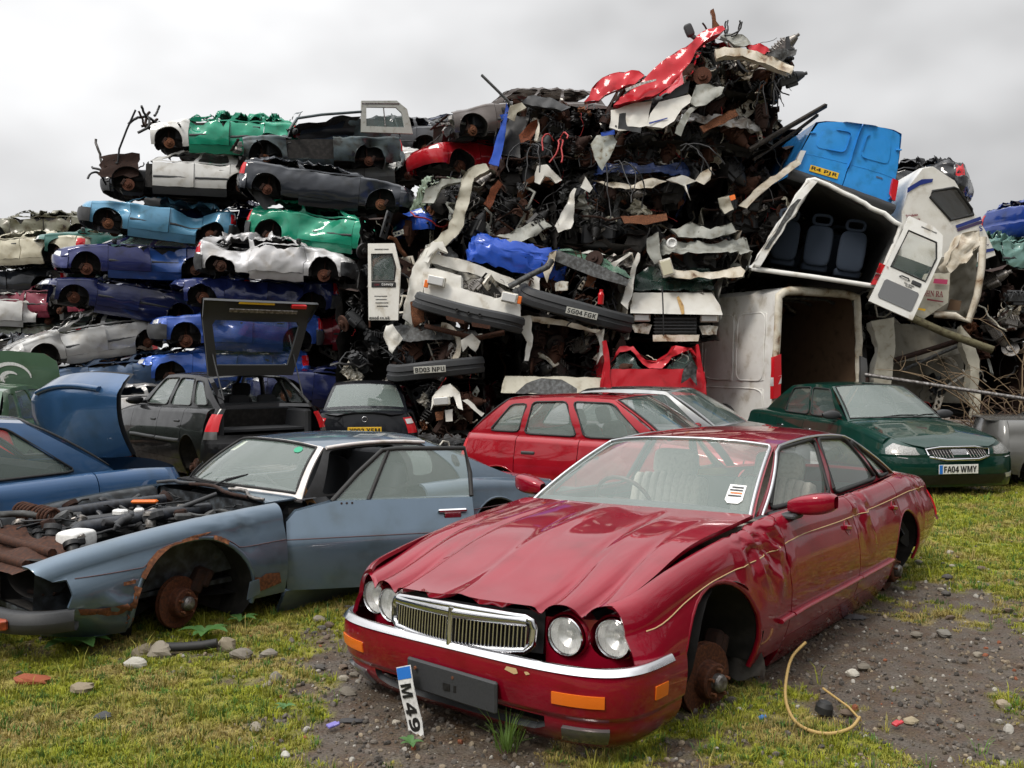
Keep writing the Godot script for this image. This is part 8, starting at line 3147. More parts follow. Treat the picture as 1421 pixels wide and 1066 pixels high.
	torn(n, "lamp_bracket", M.whitejunk, MB.q([2.03,2.25,2.38,2.25,2.32,2.08,2.08,2.11]), -16.5,0.0,0.0,0.08,0.2,227)
	torn(n, "lamp_bracket", M.whitejunk, MB.q([3.18,2.23,3.51,2.23,3.47,2.08,3.23,2.08]), -16.5,0.0,0.0,0.08,0.2,228)
	mb2 = MB.new()
	mb2.tube(MB.p([2.52,2.87,-16.3,2.52,2.54,-16.2,2.53,2.05,-16.2]), 0.012,4)
	mb2.commit("hanging_wire", M.cable, n, n.position)
	# --- BD03 NPU
	n = carcass("grey_bumpered_front", "crushed front with grey bumper and plate BD03 NPU", "van", [Vector3(-1.99,1.3,-16.2), Vector3(-0.46,1.34,-16.00), Vector3(-0.49,2.19,-16.3), Vector3(-2.08,2.15,-16.4)], back, [M.under, M.under, M.greyplastic, M.under], 231,0.08,34, dark)
	black_bumper(n, MB.p([-2.03,1.44,-16.2,-1.83,1.43,-15.95,-1.3,1.49,-15.8,-0.71,1.55,-15.85,-0.51,1.57,-16.05]), 0.14, M.greybumper)
	plate(n, Vector3(-1.33,1.49,-15.68) - n.position, Vector3(1,0.06,0), Vector3.UP, "BD03 NPU", M.dullplate)
	torn(n, "crushed_bonnet", M.greyplastic, MB.q([-2.18,2.1,-2.00,2.22,-1.34,2.25,-0.61,2.15,-0.51,2.00,-1.82,1.96]), -16.3,0.0,0.8,0.06,0.25,232)
	torn(n, "torn_wing", W, MB.q([-2.14,2.02,-2.07,2.21,-1.97,2.23,-1.79,2.00,-1.97,1.74,-2.05,1.88]), -16.0,0.3,0.0,0.08,0.2,233)
	torn(n, "white_flap", W, MB.q([-0.84,1.97,-0.66,2.09,-0.51,1.94,-0.6,1.76,-0.72,1.88,-0.81,1.78]), -15.95,0.0,0.0,0.06,0.1,234)
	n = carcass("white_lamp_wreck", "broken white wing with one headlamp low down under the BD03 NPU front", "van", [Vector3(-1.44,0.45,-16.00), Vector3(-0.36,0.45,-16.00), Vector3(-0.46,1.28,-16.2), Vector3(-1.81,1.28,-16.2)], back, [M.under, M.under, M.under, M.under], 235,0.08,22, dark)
	torn(n, "white_wing", W, MB.q([-1.33,0.81,-1.31,1.03,-1.14,1.23,-1.00,1.26,-0.86,1.11,-0.79,0.84,-0.88,0.86,-0.95,1.05,-1.26,0.98]), -15.8,0.2,0.2,0.04,0.25,236)
	lampbox(n, Vector3(-1.14,0.98,-15.75), Vector3(1,0.08,0), 0.27,0.15)
	torn(n, "rust_bracket", M.rust, MB.q([-1.25,0.79,-1.11,0.82,-1.12,0.68,-1.23,0.65]), -15.8,0.0,0.0,0.03,0.1,237)
	torn(n, "white_bracket", W, MB.q([-1.09,0.82,-0.97,0.84,-0.97,0.65,-1.08,0.64]), -15.8,0.0,0.0,0.03,0.1,238)
	torn(n, "white_strut", W, MB.q([-0.81,0.98,-0.73,1.01,-0.45,0.77,-0.5,0.72]), -15.8,0.0,0.0,0.03,0.06,239)
	# --- bare front frame between, dark
	n = carcass("stripped_front_frame", "stripped black front frame with white torn edges under the SG04 FGK front", "van", [Vector3(0.14,1.34,-16.5), Vector3(1.71,1.34,-16.5), Vector3(1.73,2.29,-16.7), Vector3(0.18,2.49,-16.7)], back, [M.under, M.under, M.under, M.under], 241,0.08,30, [M.black, M.under, M.black, M.plastic, M.darkrust, M.black, M.whitejunk])
	torn(n, "torn_left_edge", W, MB.q([0.16,2.37,0.31,2.39,0.36,2.00,0.28,1.64,0.21,1.64,0.24,1.94,0.11,2.19]), -16.2,0.2,0.0,0.05,0.15,242)
	torn(n, "torn_top_edge", WR, MB.q([0.26,2.39,0.84,2.31,1.47,2.15,1.47,2.08,0.84,2.22,0.28,2.29]), -16.2,0.0,0.0,0.04,0.12,243)
	torn(n, "torn_right_edge", W, MB.q([1.4,2.1,1.54,2.17,1.54,1.76,1.42,1.57,1.47,1.88]), -16.2,0.0,0.0,0.06,0.15,244)
	# --- red tailgate
	n = carcass("crushed_red_hatchback_end", "crushed red car end with shattered glass, beside the white van's side", "car", [Vector3(1.45,1.07,-16.00), Vector3(3.18,1.07,-16.00), Vector3(3.15,1.88,-16.2), Vector3(1.56,1.91,-16.2)], back, [M.under, M.redpaint, null, M.redpaint], 251,0.06,8, dark)
	torn(n, "red_tailgate", M.redpaint, MB.q([1.48,1.07,1.51,1.45,1.65,1.5,3.01,1.5,3.16,1.45,3.19,1.07]), -15.9,0.0,0.1,0.02,0.2,252)
	torn(n, "left_red_pillar", M.redpaint, MB.q([1.44,1.17,1.51,1.64,1.48,1.95,1.55,1.97,1.6,1.64,1.63,1.17]), -15.9,0.2,0.0,0.03,0.15,253)
	torn(n, "right_red_pillar", M.redpaint, MB.q([3.04,1.5,3.02,1.9,3.06,1.9,3.16,1.29,3.12,1.11]), -15.9,0.2,0.0,0.02,0.15,254)
	torn(n, "buckled_red_roof", M.redpaint, MB.q([1.61,1.57,1.78,1.78,1.97,1.81,2.25,1.5,2.47,1.5,2.73,1.74,2.94,1.81,3.09,1.64,2.97,1.85,2.73,1.88,2.4,1.59,2.21,1.64,2.01,1.88,1.8,1.88]), -16.05,0.0,0.2,0.06,0.25,255)
	torn(n, "shattered_glass", M.crazed2, MB.q([1.62,1.47,1.76,1.74,1.93,1.76,2.17,1.47]), -16.05,0.0,0.4,0.05,0.02,256)
	torn(n, "shattered_glass", M.crazed2, MB.q([2.53,1.47,2.77,1.71,2.96,1.76,3.08,1.47]), -16.05,0.0,0.4,0.05,0.02,257)
	torn(n, "grey_flap", M.greyplastic, MB.q([2.74,1.26,2.79,1.5,2.91,1.64,3.00,1.5,3.00,1.24,2.91,1.36]), -15.75,0.0,0.0,0.05,0.05,258)
	# --- cream bonnet lying under, and a grey bumper end
	n = thing("cream_floor_panel", "cream ribbed van floor lying under the stripped front frame", "panel", Vector3(0.71,1.17,-16.00), Vector3.ZERO)
	torn(n, "panel_sheet", M.creampaint, MB.q([-0.18,1.11,-0.12,1.38,1.54,1.36,1.61,1.07]), -16.0,0.0,0.8,0.03,0.3,261)
	n = thing("grey_arch_liner", "rounded grey plastic wheel arch liner on the red hatchback's far side", "car part", Vector3(0.53,1.15,-14.5), Vector3.ZERO)
	torn(n, "liner_sheet", M.greyplastic, MB.q([0.05,1.14,0.21,1.29,0.45,1.37,0.75,1.35,0.97,1.21,0.97,1.14]), -14.5,0.0,0.6,0.03,0.3,262)
	# --- upper layers
	n = carcass("white_crushed_nose", "crushed white nose with one round lamp and buckled bumper above the van nose", "van", [Vector3(2.55,3.04,-16.8), Vector3(4.01,3.06,-16.8), Vector3(4.02,3.93,-17.00), Vector3(2.45,4.01,-17.00)], back, [M.under, WR, WR, W], 271,0.09,34, mixd)
	torn(n, "buckled_bumper", WR, MB.q([2.54,3.23,2.81,3.18,3.42,3.13,3.88,3.23,3.96,3.16,3.91,3.06,3.36,3.02,2.69,3.06,2.54,3.11]), -16.5,0.0,0.3,0.05,0.2,272)
	torn(n, "crumpled_top_rail", M.palegrey, MB.q([2.7,3.88,3.07,3.98,3.38,3.88,3.74,4.00,3.81,3.83,3.38,3.71,2.82,3.73]), -16.6,0.0,0.3,0.08,0.25,273)
	torn(n, "hanging_grey_wing", M.palegrey, MB.q([2.31,3.73,2.5,3.83,2.55,3.34,2.43,3.29,2.31,3.49]), -16.6,0.3,0.0,0.05,0.2,274)
	lampbox(n, Vector3(2.61,3.2,-16.4), Vector3(1,0.3,0), 0.2,0.3, M.palelens)
	mb2 = MB.new()
	mb2.lathe(Vector3(2.7,3.62,-16.4), Vector3(0.1,0.1,1), MB.q([0.09,-0.05,0.09,0.0,0.07,0.01,0.045,-0.03,0,-0.03]), 14)
	mb2.commit("round_lamp", M.whitepaint, n, n.position)
	n = carcass("dark_crushed_front", "dark crushed front end with white torn wing, above the SG04 FGK front", "van", [Vector3(0.75,3.6,-17.00), Vector3(2.76,3.93,-17.00), Vector3(2.73,4.95,-17.2), Vector3(0.82,4.89,-17.2)], back, [M.darkrust, M.under, M.under, M.under], 281,0.1,60, dark)
	torn(n, "white_torn_wing", W, MB.q([0.74,3.97,0.88,4.24,1.06,4.58,1.11,4.58,1.07,4.24,1.01,3.89,0.79,3.84]), -16.7,0.3,0.0,0.07,0.2,282)
	torn(n, "white_point", W, MB.q([1.16,4.57,1.25,4.76,1.37,4.57,1.32,4.49]), -16.55,0.0,0.0,0.03,0.1,283)
	torn(n, "rusty_sill", M.rust, MB.q([1.85,4.09,2.32,4.11,2.62,4.13,2.63,4.01,2.26,3.94,1.9,3.96]), -16.5,0.0,0.4,0.04,0.15,284)
	torn(n, "torn_light_edge", WR, MB.q([1.37,4.71,1.65,4.66,2.08,4.64,2.39,4.74,2.64,4.69,2.39,4.59,1.71,4.57]), -16.6,0.0,0.0,0.06,0.12,285)
	torn(n, "white_rag", W, MB.q([2.61,4.69,2.86,4.77,3.11,4.67,2.95,4.6,3.02,4.35,2.92,4.57]), -16.45,0.0,0.0,0.05,0.05,286)
	n = carcass("pale_lined_wreck", "gutted dark wreck with a pale lining above the drooping blue nose", "car", [Vector3(-0.84,3.29,-16.6), Vector3(0.79,3.55,-16.6), Vector3(0.75,4.79,-17.00), Vector3(-0.79,4.79,-17.00)], back, [M.under, M.under, M.darkrust, M.under], 291,0.1,40, dark)
	torn(n, "pale_engine_lining", M.palegrey, MB.q([-0.57,3.62,-0.13,3.78,0.3,3.99,0.54,4.09,0.67,3.94,0.3,3.72,-0.13,3.54,-0.47,3.5]), -16.6,0.0,0.6,0.1,0.15,296)
	n = carcass("black_cab_shell", "black gutted cab shell with blue edge, left of the rusty tangle", "van", [Vector3(-0.26,4.98,-17.00), Vector3(1.57,5.04,-17.00), Vector3(1.52,6.09,-17.2), Vector3(-0.07,6.19,-17.2)], back, [M.black, M.darkrust, M.black, M.bluepaint], 301,0.1,50, dark)
	torn(n, "blue_edge", M.bluepaint, MB.q([-0.4,5.02,-0.25,5.49,-0.11,5.86,-0.06,5.84,-0.13,5.42,-0.23,4.97]), -16.7,0.3,0.0,0.03,0.3,302)
	torn(n, "black_bulkhead", M.black, MB.q([-0.21,5.23,-0.18,5.73,0.06,5.91,0.31,5.89,0.14,5.41,0.14,5.14]), -17.0,0.2,0.2,0.06,0.2,303)
	torn(n, "cream_bracket", M.creampaint, MB.q([-0.08,5.78,-0.03,5.98,0.17,6.03,0.24,5.93,0.09,5.84,0.04,5.71]), -16.6,0.0,0.0,0.06,0.2,304)
	torn(n, "orange_rust_box", M.orangerust, MB.q([0.12,5.42,0.31,5.64,0.41,5.69,0.43,5.59,0.31,5.35,0.14,5.28]), -16.4,0.0,0.0,0.08,0.15,305)
	torn(n, "white_tooth", W, MB.q([0.38,4.63,0.43,4.91,0.58,4.94,0.85,4.67,0.73,4.62,0.65,4.72,0.54,4.74,0.46,4.6]), -16.4,0.0,0.0,0.04,0.1,306)
	torn(n, "black_curved_arch", M.plastic, MB.q([0.17,6.08,0.27,6.21,0.61,6.18,1.01,5.99,0.86,5.91,0.49,6.01]), -16.8,0.0,0.5,0.05,0.25,307)
	n = carcass("white_pillared_wreck", "wreck with a long cream pillar slanting down, left of the heap", "van", [Vector3(-1.13,3.58,-16.9), Vector3(-0.26,3.78,-17.00), Vector3(-0.26,4.98,-17.2), Vector3(-0.9,5.00,-17.2)], back, [M.under, M.darkrust, M.creampaint, M.under], 311,0.1,26, mixd)
	torn(n, "slanting_pillar", M.creampaint, MB.q([-1.36,3.67,-1.09,3.88,-0.96,4.22,-0.87,4.71,-0.74,4.88,-0.42,4.93,-0.37,4.83,-0.62,4.71,-0.72,4.35,-0.87,3.83,-1.16,3.55]), -16.5,0.3,0.0,0.06,0.3,312)
	torn(n, "orange_rust_pipe", M.orangerust, MB.q([-0.47,4.27,-0.35,4.55,-0.23,4.67,-0.16,4.6,-0.27,4.43,-0.37,4.18]), -16.4,0.0,0.0,0.06,0.12,313)
	torn(n, "white_arch", M.palegrey, MB.q([-1.56,4.38,-1.5,4.6,-1.22,4.77,-0.88,4.8,-0.88,4.73,-1.22,4.65,-1.37,4.35]), -16.9,0.0,0.0,0.06,0.2,314)
	n = carcass("rusty_tangle", "dark rusty tangle of axles and wiring in the centre of the heap", "car", [Vector3(1.45,4.87,-17.1), Vector3(3.79,4.87,-17.1), Vector3(3.77,5.86,-17.3), Vector3(1.46,5.8,-17.3)], back, [M.darkrust, M.under, M.darkrust, M.under], 321,0.12,90, mixd)
	torn(n, "pale_blue_shard", M.paleshard, MB.q([1.34,5.3,1.43,5.45,1.7,5.47,1.78,5.35,1.7,5.16,1.53,4.86,1.41,5.03]), -16.5,0.1,0.0,0.04,0.05,322)
	torn(n, "blue_cap", M.bluepaint, MB.q([1.49,5.47,1.72,5.52,1.73,5.44,1.5,5.41]), -16.4,0.0,0.0,0.02,0.08,323)
	torn(n, "cream_panel", WR, MB.q([3.09,4.69,3.21,4.83,3.37,4.91,3.36,4.71,3.24,4.61]), -16.5,0.0,0.0,0.05,0.1,324)
	torn(n, "black_mirror", M.plastic, MB.q([1.77,5.5,1.78,5.74,1.9,5.76,1.91,5.54,2.16,5.52,2.14,5.42]), -16.25,0.0,0.0,0.03,0.12,325)
	n = carcass("dark_right_wreck", "dark brown gutted wreck beside the bright blue van", "van", [Vector3(3.73,3.71,-17.4), Vector3(5.28,3.71,-17.4), Vector3(5.2,5.55,-17.6), Vector3(3.83,5.55,-17.6)], back, [M.under, M.darkrust, M.darkrust, M.under], 331,0.1,60, [M.black, M.under, M.darkrust, M.brownrust, M.under, M.rust, M.black])
	torn(n, "rusted_cream_beam", WR, MB.q([3.95,4.33,4.35,4.73,4.65,4.92,4.9,5.1,4.94,5.00,4.69,4.82,4.37,4.58,4.07,4.28]), -16.8,0.3,0.0,0.04,0.15,332)
	torn(n, "cream_lump", M.creampaint, MB.q([3.53,4.41,3.73,4.46,3.8,4.24,3.63,4.14]), -16.7,0.0,0.0,0.06,0.15,333)
	torn(n, "orange_lens", M.amber, MB.q([3.7,4.44,3.8,4.47,3.81,4.39,3.73,4.36]), -16.6,0.0,0.0,0.02,0.05,334)
	mb2 = MB.new()
	mb2.tube(MB.p([4.14,5.31,-17.00,4.79,5.69,-17.00,5.47,6.08,-17.00]), 0.09,4, false, 0.5)
	mb2.commit("dark_plank", M.plankdark, n, n.position)
	mb2 = MB.new()
	mb2.tube(MB.p([4.24,5.16,-17.1,4.92,5.61,-17.1,5.36,5.94,-17.1]), 0.06,4, false, 0.5)
	mb2.commit("dark_plank", M.plankdark, n, n.position)
	n = carcass("white_doored_wreck", "white van door and wing flattened under the crushed red car", "van", [Vector3(1.56,5.45,-16.9), Vector3(4.52,5.35,-17.00), Vector3(4.63,6.47,-17.2), Vector3(1.76,6.19,-17.1)], back, [M.under, M.darkrust, M.under, M.under], 341,0.1,70, dark)
	torn(n, "white_wing", W, MB.q([1.65,5.59,1.68,5.88,2.07,6.00,2.37,6.03,2.31,5.79,2.29,5.59,1.95,5.52,1.8,5.52]), -16.5,0.1,0.2,0.03,0.2,342)
	torn(n, "white_door", W, MB.q([2.25,5.57,2.32,5.78,2.47,5.98,2.97,6.1,3.05,6.00,2.85,5.86,2.71,5.64,2.52,5.52]), -16.35,0.1,0.2,0.02,0.25,343)
	torn(n, "blue_pinstripe", M.stripeblue, MB.q([2.29,5.62,2.6,5.7,2.6,5.68,2.3,5.59]), -16.31,0.1,0.2,0.0,0.0,344)
	torn(n, "black_window_corner", M.plastic, MB.q([2.51,6.03,2.76,6.22,3.00,6.36,2.97,6.15,2.78,6.07]), -16.45,0.0,0.0,0.04,0.15,345)
	torn(n, "pale_crumpled_wing", M.palegrey, MB.q([2.98,5.97,3.08,6.24,3.3,6.24,3.54,6.19,3.49,6.07,3.25,5.9,3.06,5.86]), -16.3,0.1,0.2,0.08,0.25,346)
	torn(n, "pale_arch_rim", M.palegrey, MB.q([2.73,5.45,2.81,5.66,2.96,5.86,3.17,5.93,3.00,5.76,2.88,5.54,2.83,5.4]), -16.35,0.0,0.0,0.04,0.15,347)
	torn(n, "rusty_box_section", M.rust, MB.q([3.15,5.57,3.39,5.7,3.75,5.86,3.8,5.76,3.45,5.57,3.21,5.47]), -16.4,0.0,0.0,0.05,0.2,348)
	n = carcass("crushed_red_car", "crushed bright red car with a mirror sticking up, highest on the heap", "car", [Vector3(2.83,6.27,-16.7), Vector3(4.67,6.26,-16.9), Vector3(4.85,7.04,-17.1), Vector3(3.44,7.22,-17.00)], Vector3(-0.5,0.0,-2.4), [M.under, M.darkrust, M.redpaint, M.redpaint], 351,0.1,60, mixd)
	torn(n, "red_side", M.redpaint, MB.q([1.7,5.95,1.82,6.07,2.16,6.31,2.34,6.48,2.58,6.69,2.88,6.86,3.18,7.12,3.5,7.17,3.53,7.1,3.3,7.00,3.06,6.79,2.94,6.55,2.76,6.33,2.46,6.09,2.1,6.00]), -16.3,0.3,0.2,0.05,0.35,352)
	torn(n, "red_roof_fold", M.redpaint, MB.q([1.24,6.08,1.37,6.3,1.56,6.49,1.83,6.58,2.17,6.59,2.26,6.49,2.08,6.35,1.71,6.23,1.47,6.08]), -16.7,0.2,0.3,0.05,0.3,353)
	torn(n, "chrome_strip", M.steel, MB.q([1.88,6.16,2.15,6.26,2.39,6.3,2.39,6.27,2.15,6.21,1.9,6.11]), -16.2,0.2,0.2,0.0,0.02,354)
	torn(n, "cream_bumper_beam", WR, MB.q([3.36,6.79,3.54,6.86,3.96,6.79,4.44,6.62,4.65,6.5,4.62,6.36,4.42,6.45,3.96,6.64,3.54,6.69,3.39,6.64]), -16.2,0.0,0.2,0.05,0.25,355)
	torn(n, "torn_nose_panel", M.palegrey, MB.q([3.52,7.12,3.71,7.19,3.89,7.14,4.04,6.97,3.89,6.9,3.65,7.02]), -16.5,0.0,0.2,0.08,0.2,356)
	torn(n, "grey_plate", M.greyplastic, MB.q([4.33,6.86,4.59,6.93,4.82,6.91,4.8,6.81,4.59,6.71,4.4,6.76]), -16.6,0.2,0.0,0.06,0.15,357)
	torn(n, "red_scrap", M.redpaint, MB.q([3.94,6.97,4.16,7.00,4.35,6.9,4.26,6.8,4.01,6.85]), -16.5,0.0,0.2,0.06,0.15,358)
	torn(n, "black_hook", M.plastic, MB.q([4.65,6.93,4.65,7.13,4.71,7.15,4.73,7.00,4.82,6.88,4.75,6.83]), -16.6,0.0,0.0,0.02,0.1,359)
	torn(n, "rusty_spike", M.rust, MB.q([3.42,7.31,3.39,7.62,3.44,7.65,3.49,7.43,3.61,7.28]), -16.7,0.0,0.0,0.03,0.1,360)
	mb2 = MB.new()
	var cc := Car.new(self, shape("hatch"))
	cc.soft(mb2, Vector3(2.99,7.21,-16.5), Vector3(0.14,0.22,0.12), Basis(Vector3.BACK, 0.4))
	mb2.tube(MB.p([3.01,7.14,-16.5,3.11,7.07,-16.5,3.18,7.04,-16.5]), 0.04,6)
	mb2.commit("door_mirror", M.plastic, n, n.position)
	for d in [[Vector3(3.18,6.39,-16.3), 0.17]]:
		mb2 = MB.new()
		mb2.lathe(d[0], Vector3(-0.2,0,1), MB.q([0.0,-0.03,0.15,-0.03,0.15,0.0,0.08,0.0,0.075,0.05,0.03,0.05,0.03,0.08,0,0.08]), 18)
		mb2.commit("brake_disc", M.disc, n, n.position)
	wires(n, "hanging_wire", M.cable, Vector3(4.38,6.33,-16.5) - n.position, 1.0,6,0.012,361,1.2)
	wires(n, "torn_wire", M.cable, Vector3(3.64,7.12,-16.5) - n.position, 0.5,5,0.014,362,-0.6)
	mb2 = MB.new()
	mb2.tube(MB.p([0.14,5.84,-16.7,-0.13,6.14,-16.7,-0.52,6.52,-16.7]), 0.05,4, false, 0.5)
	n = thing("bent_roof_rail", "long dark rail sticking up left of the crushed red car", "car part", Vector3(0.14,5.84,-16.7))
	mb2.commit("rail_body", M.greyplastic, n, n.position)
	# loose tangle lying over the faces of the heap
	n = thing("hanging_wiring", "black and red wiring hanging down the face of the heap", "wiring", Vector3(1.68,4.3,-16.3))
	wires(n, "wire", M.cable, Vector3(0,0.6,0), 1.4,5,0.012,371,0.8)
	wires(n, "wire", M.cable, Vector3(-1.3,0.9,0), 1.2,4,0.012,372,0.8)
	wires(n, "wire", M.redcable, Vector3(-0.9,1.0,0.05), 0.9,4,0.014,373,0.6)
	wires(n, "wire", M.cable, Vector3(1.2,0.9,0), 1.2,4,0.012,374,0.8)
	# whole crushed cars lying nose-on in the heap, stripped
	var no := [
		["blue", Vector3(-0.06,3.46,-16.6), 0.1,-0.22, M.bluepaint, "vivid blue car nose drooping to the left above the van fronts"],
		["black", Vector3(1.61,3.93,-17.00), -0.2,-0.06, M.black, "black stripped car nose above the SG04 FGK front"],
		["grey", Vector3(3.31,3.5,-16.9), 0.1,0.03, M.palegrey, "grey stripped car nose above the white van nose"],
		["rusty", Vector3(0.53,4.99,-17.1), 0.25,0.08, M.brownrust, "rusted stripped car nose in the upper left of the heap"],
		["dark_blue", Vector3(2.28,4.85,-17.00), -0.1,-0.04, paint(0.015,0.03,0.1,2,0.1,0.4), "dark blue stripped car nose in the upper centre of the heap"],
		["cream", Vector3(4.35,4.24,-17.5), -0.3,0.1, M.creampaint, "cream stripped car nose beside the leaning minibus"],
		["silver", Vector3(3.47,5.69,-17.1), 0.2,-0.08, paint(0.4,0.4,0.4,2,0.3,0.4), "silver stripped car nose under the crushed red car"],
		["charcoal", Vector3(0.97,1.39,-17.2), 0.05,0.02, M.greyplastic, "charcoal stripped car nose at the foot of the heap"],
		["maroon", Vector3(-1.26,0.88,-17.2), -0.1,0.02, paint(0.1,0.012,0.02,2,0.1,0.4), "maroon stripped car nose under the BD03 NPU front"],
		["pale_green", Vector3(-0.81,4.82,-18.00), 0.2,0.05, paint(0.2,0.26,0.2,2,0.1,0.4), "pale green stripped car nose left in the heap"]]
	for k in no.size():
		var d = no[k]
		var cs := Car.new(self, shape(["hatch", "saloon"][k % 2], {"seed": 450 + k, "crush": 0.5, "cky": 0.85, "cA": 0.1, "cB": 0.16, "cf": 1.9, "res": 0.08}))
		cs.node = thing("nose_on_" + d[0] + "_car", d[5], "car", d[1] + Vector3(0,-0.55,-0.4), Vector3.ZERO, "stripped cars lying nose-on in the heap")
		cs.node.basis = Basis(Vector3.UP, -PI * 0.5 + d[2]) * Basis(Vector3.RIGHT, d[3]) * Basis(Vector3.BACK, 0.05)
		cs.build({"paint": d[4], "glass": null, "handles": false, "seats": false, "dash": k % 2 == 0, "skip": ["bonnet", "front_bumper", "rear_bumper", "tail_panel", "headlamp" if k % 3 else "tail_lamp", "front_panel" if k % 2 else "roof"] if k > 0 else ["bonnet", "headlamp", "rear_bumper", "tail_panel"], "junk": 2.5, "discvar": k % 4})
	# deep fill behind the faces: dark bodies added to block sky through the gaps
	n = carcass("filler_dark_wreck", "dark filler body added low between the left stacks and the heap", "car", [Vector3(-5.49,0.29,-23.00), Vector3(-2.58,0.29,-23.00), Vector3(-2.59,3.38,-23.2), Vector3(-5.52,3.38,-23.2)], Vector3(0,0,-1.5), [M.under, M.under, M.under, M.under], 379,0.08,20, dark)
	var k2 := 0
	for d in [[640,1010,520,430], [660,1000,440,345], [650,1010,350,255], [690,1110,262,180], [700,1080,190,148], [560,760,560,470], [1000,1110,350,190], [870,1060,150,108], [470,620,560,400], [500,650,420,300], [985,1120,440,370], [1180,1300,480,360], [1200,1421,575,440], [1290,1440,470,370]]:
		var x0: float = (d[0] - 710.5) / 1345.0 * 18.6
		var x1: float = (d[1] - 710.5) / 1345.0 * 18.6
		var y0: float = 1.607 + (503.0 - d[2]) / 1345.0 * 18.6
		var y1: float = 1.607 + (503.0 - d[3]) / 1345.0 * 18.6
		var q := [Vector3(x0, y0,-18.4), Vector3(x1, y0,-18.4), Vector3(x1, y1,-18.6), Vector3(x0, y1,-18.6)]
		n = carcass("filler_wreck", ["lowest", "second", "third", "fourth", "fifth", "leftmost", "rightmost", "topmost", "far left low", "far left middle", "small", "door-side", "bottom right", "upper right"][k2] + " dark filler body added deep inside the heap to block sky", "car", q, Vector3(0,0,-2.2), [M.under, M.darkrust, M.darkrust, M.under], 380 + k2,0.1,26, dark)
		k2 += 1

# ------------------------------------------------------------------ small things lying about, brambles, the barrier rail, trees beside the yard
func stone(label: String, p: Vector3, s: Vector3, seed_: int, col: Color, nm := "stone") -> void:
	var o := MeshInstance3D.new()
	o.name = numbered(nm)
	var me: ArrayMesh = stone_mesh(seed_, 0.75)
	o.mesh = me
	var m := mat(col.linear_to_srgb(), 0.85,0.0, T.rockgrain, 5.0)
	o.material_override = m
	o.basis = Basis(Vector3.UP, seed_ * 1.3).scaled(s)
	o.position = p + Vector3(0, s.y * 0.22 + ground_y(p.x, p.z), 0)
	add_child(o)
	meta(o, label, "stone" if nm == "stone" else "brick")
func bramble(nm: String, label: String, at_: Vector3, n: int, h: float, sp: float, seed_: int, m: Material, lean := Vector3.ZERO) -> void:
	var rng := RandomNumberGenerator.new()
	rng.seed = seed_
	var b := thing(nm, label, "bramble", at_, Vector3.ZERO, "dry brambles by the rail")
	for i in n:
		var mb := MB.new()
		var p := Vector3(rng.randf_range(-sp, sp), 0, rng.randf_range(-sp, sp) * 0.5)
		var d := Vector3(rng.randf_range(-0.6,0.6), 1.0, rng.randf_range(-0.4,0.4)) + lean
		var ln := h * rng.randf_range(0.5,1.2)
		var pts := PackedVector3Array()
		for k in 9:
			pts.append(p)
			p += d.normalized() * ln / 8.0
			d += Vector3(rng.randf_range(-0.35,0.35), -0.1 - 0.02 * k, rng.randf_range(-0.2,0.2))
		mb.tube(pts, [0.014,0.013,0.012,0.011,0.01,0.008,0.007,0.005,0.003], 4)
		for k in 4:
			var q: Vector3 = pts[rng.randi_range(3,7)]
			mb.tube(wander(rng, q, 0.45,5,0.1), 0.004,3)
		mb.commit("stem", m, b)
func bare_tree_parts(root: Node3D, seed_: int, h: float) -> void:
	var rng := RandomNumberGenerator.new()
	rng.seed = seed_
	var tm := MB.new()
	var cm := MB.new()
	var stack: Array = [[Vector3.ZERO, Vector3(0.05,1,0.03), h * 0.42,0.2,0]]
	while stack.size():
		var s = stack.pop_back()
		var p: Vector3 = s[0]
		var d: Vector3 = s[1]
		var pts := PackedVector3Array([p])
		for k in 4:
			d = (d + Vector3(rng.randf_range(-1,1), rng.randf_range(-0.2,0.5), rng.randf_range(-1,1)) * 0.16).normalized()
			p += d * (s[2] / 4.0)
			pts.append(p)
		var r: float = s[3]
		(tm if s[4] == 0 else cm).tube(pts, [r, r * 0.9, r * 0.8, r * 0.7, r * 0.6], 5 if s[4] < 2 else 3)
		if s[4] < 5:
			for k in ([5,4,4,3,3][s[4]]):
				var nd := (d + Vector3(rng.randf_range(-1,1), rng.randf_range(-0.3,0.7), rng.randf_range(-1,1)) * 0.95).normalized()
				stack.append([pts[rng.randi_range(2,4)], nd, s[2] * rng.randf_range(0.55,0.8), r * 0.52, s[4] + 1])
	tm.commit("trunk", M.bark, root)
	cm.commit("crown", M.bark, root)
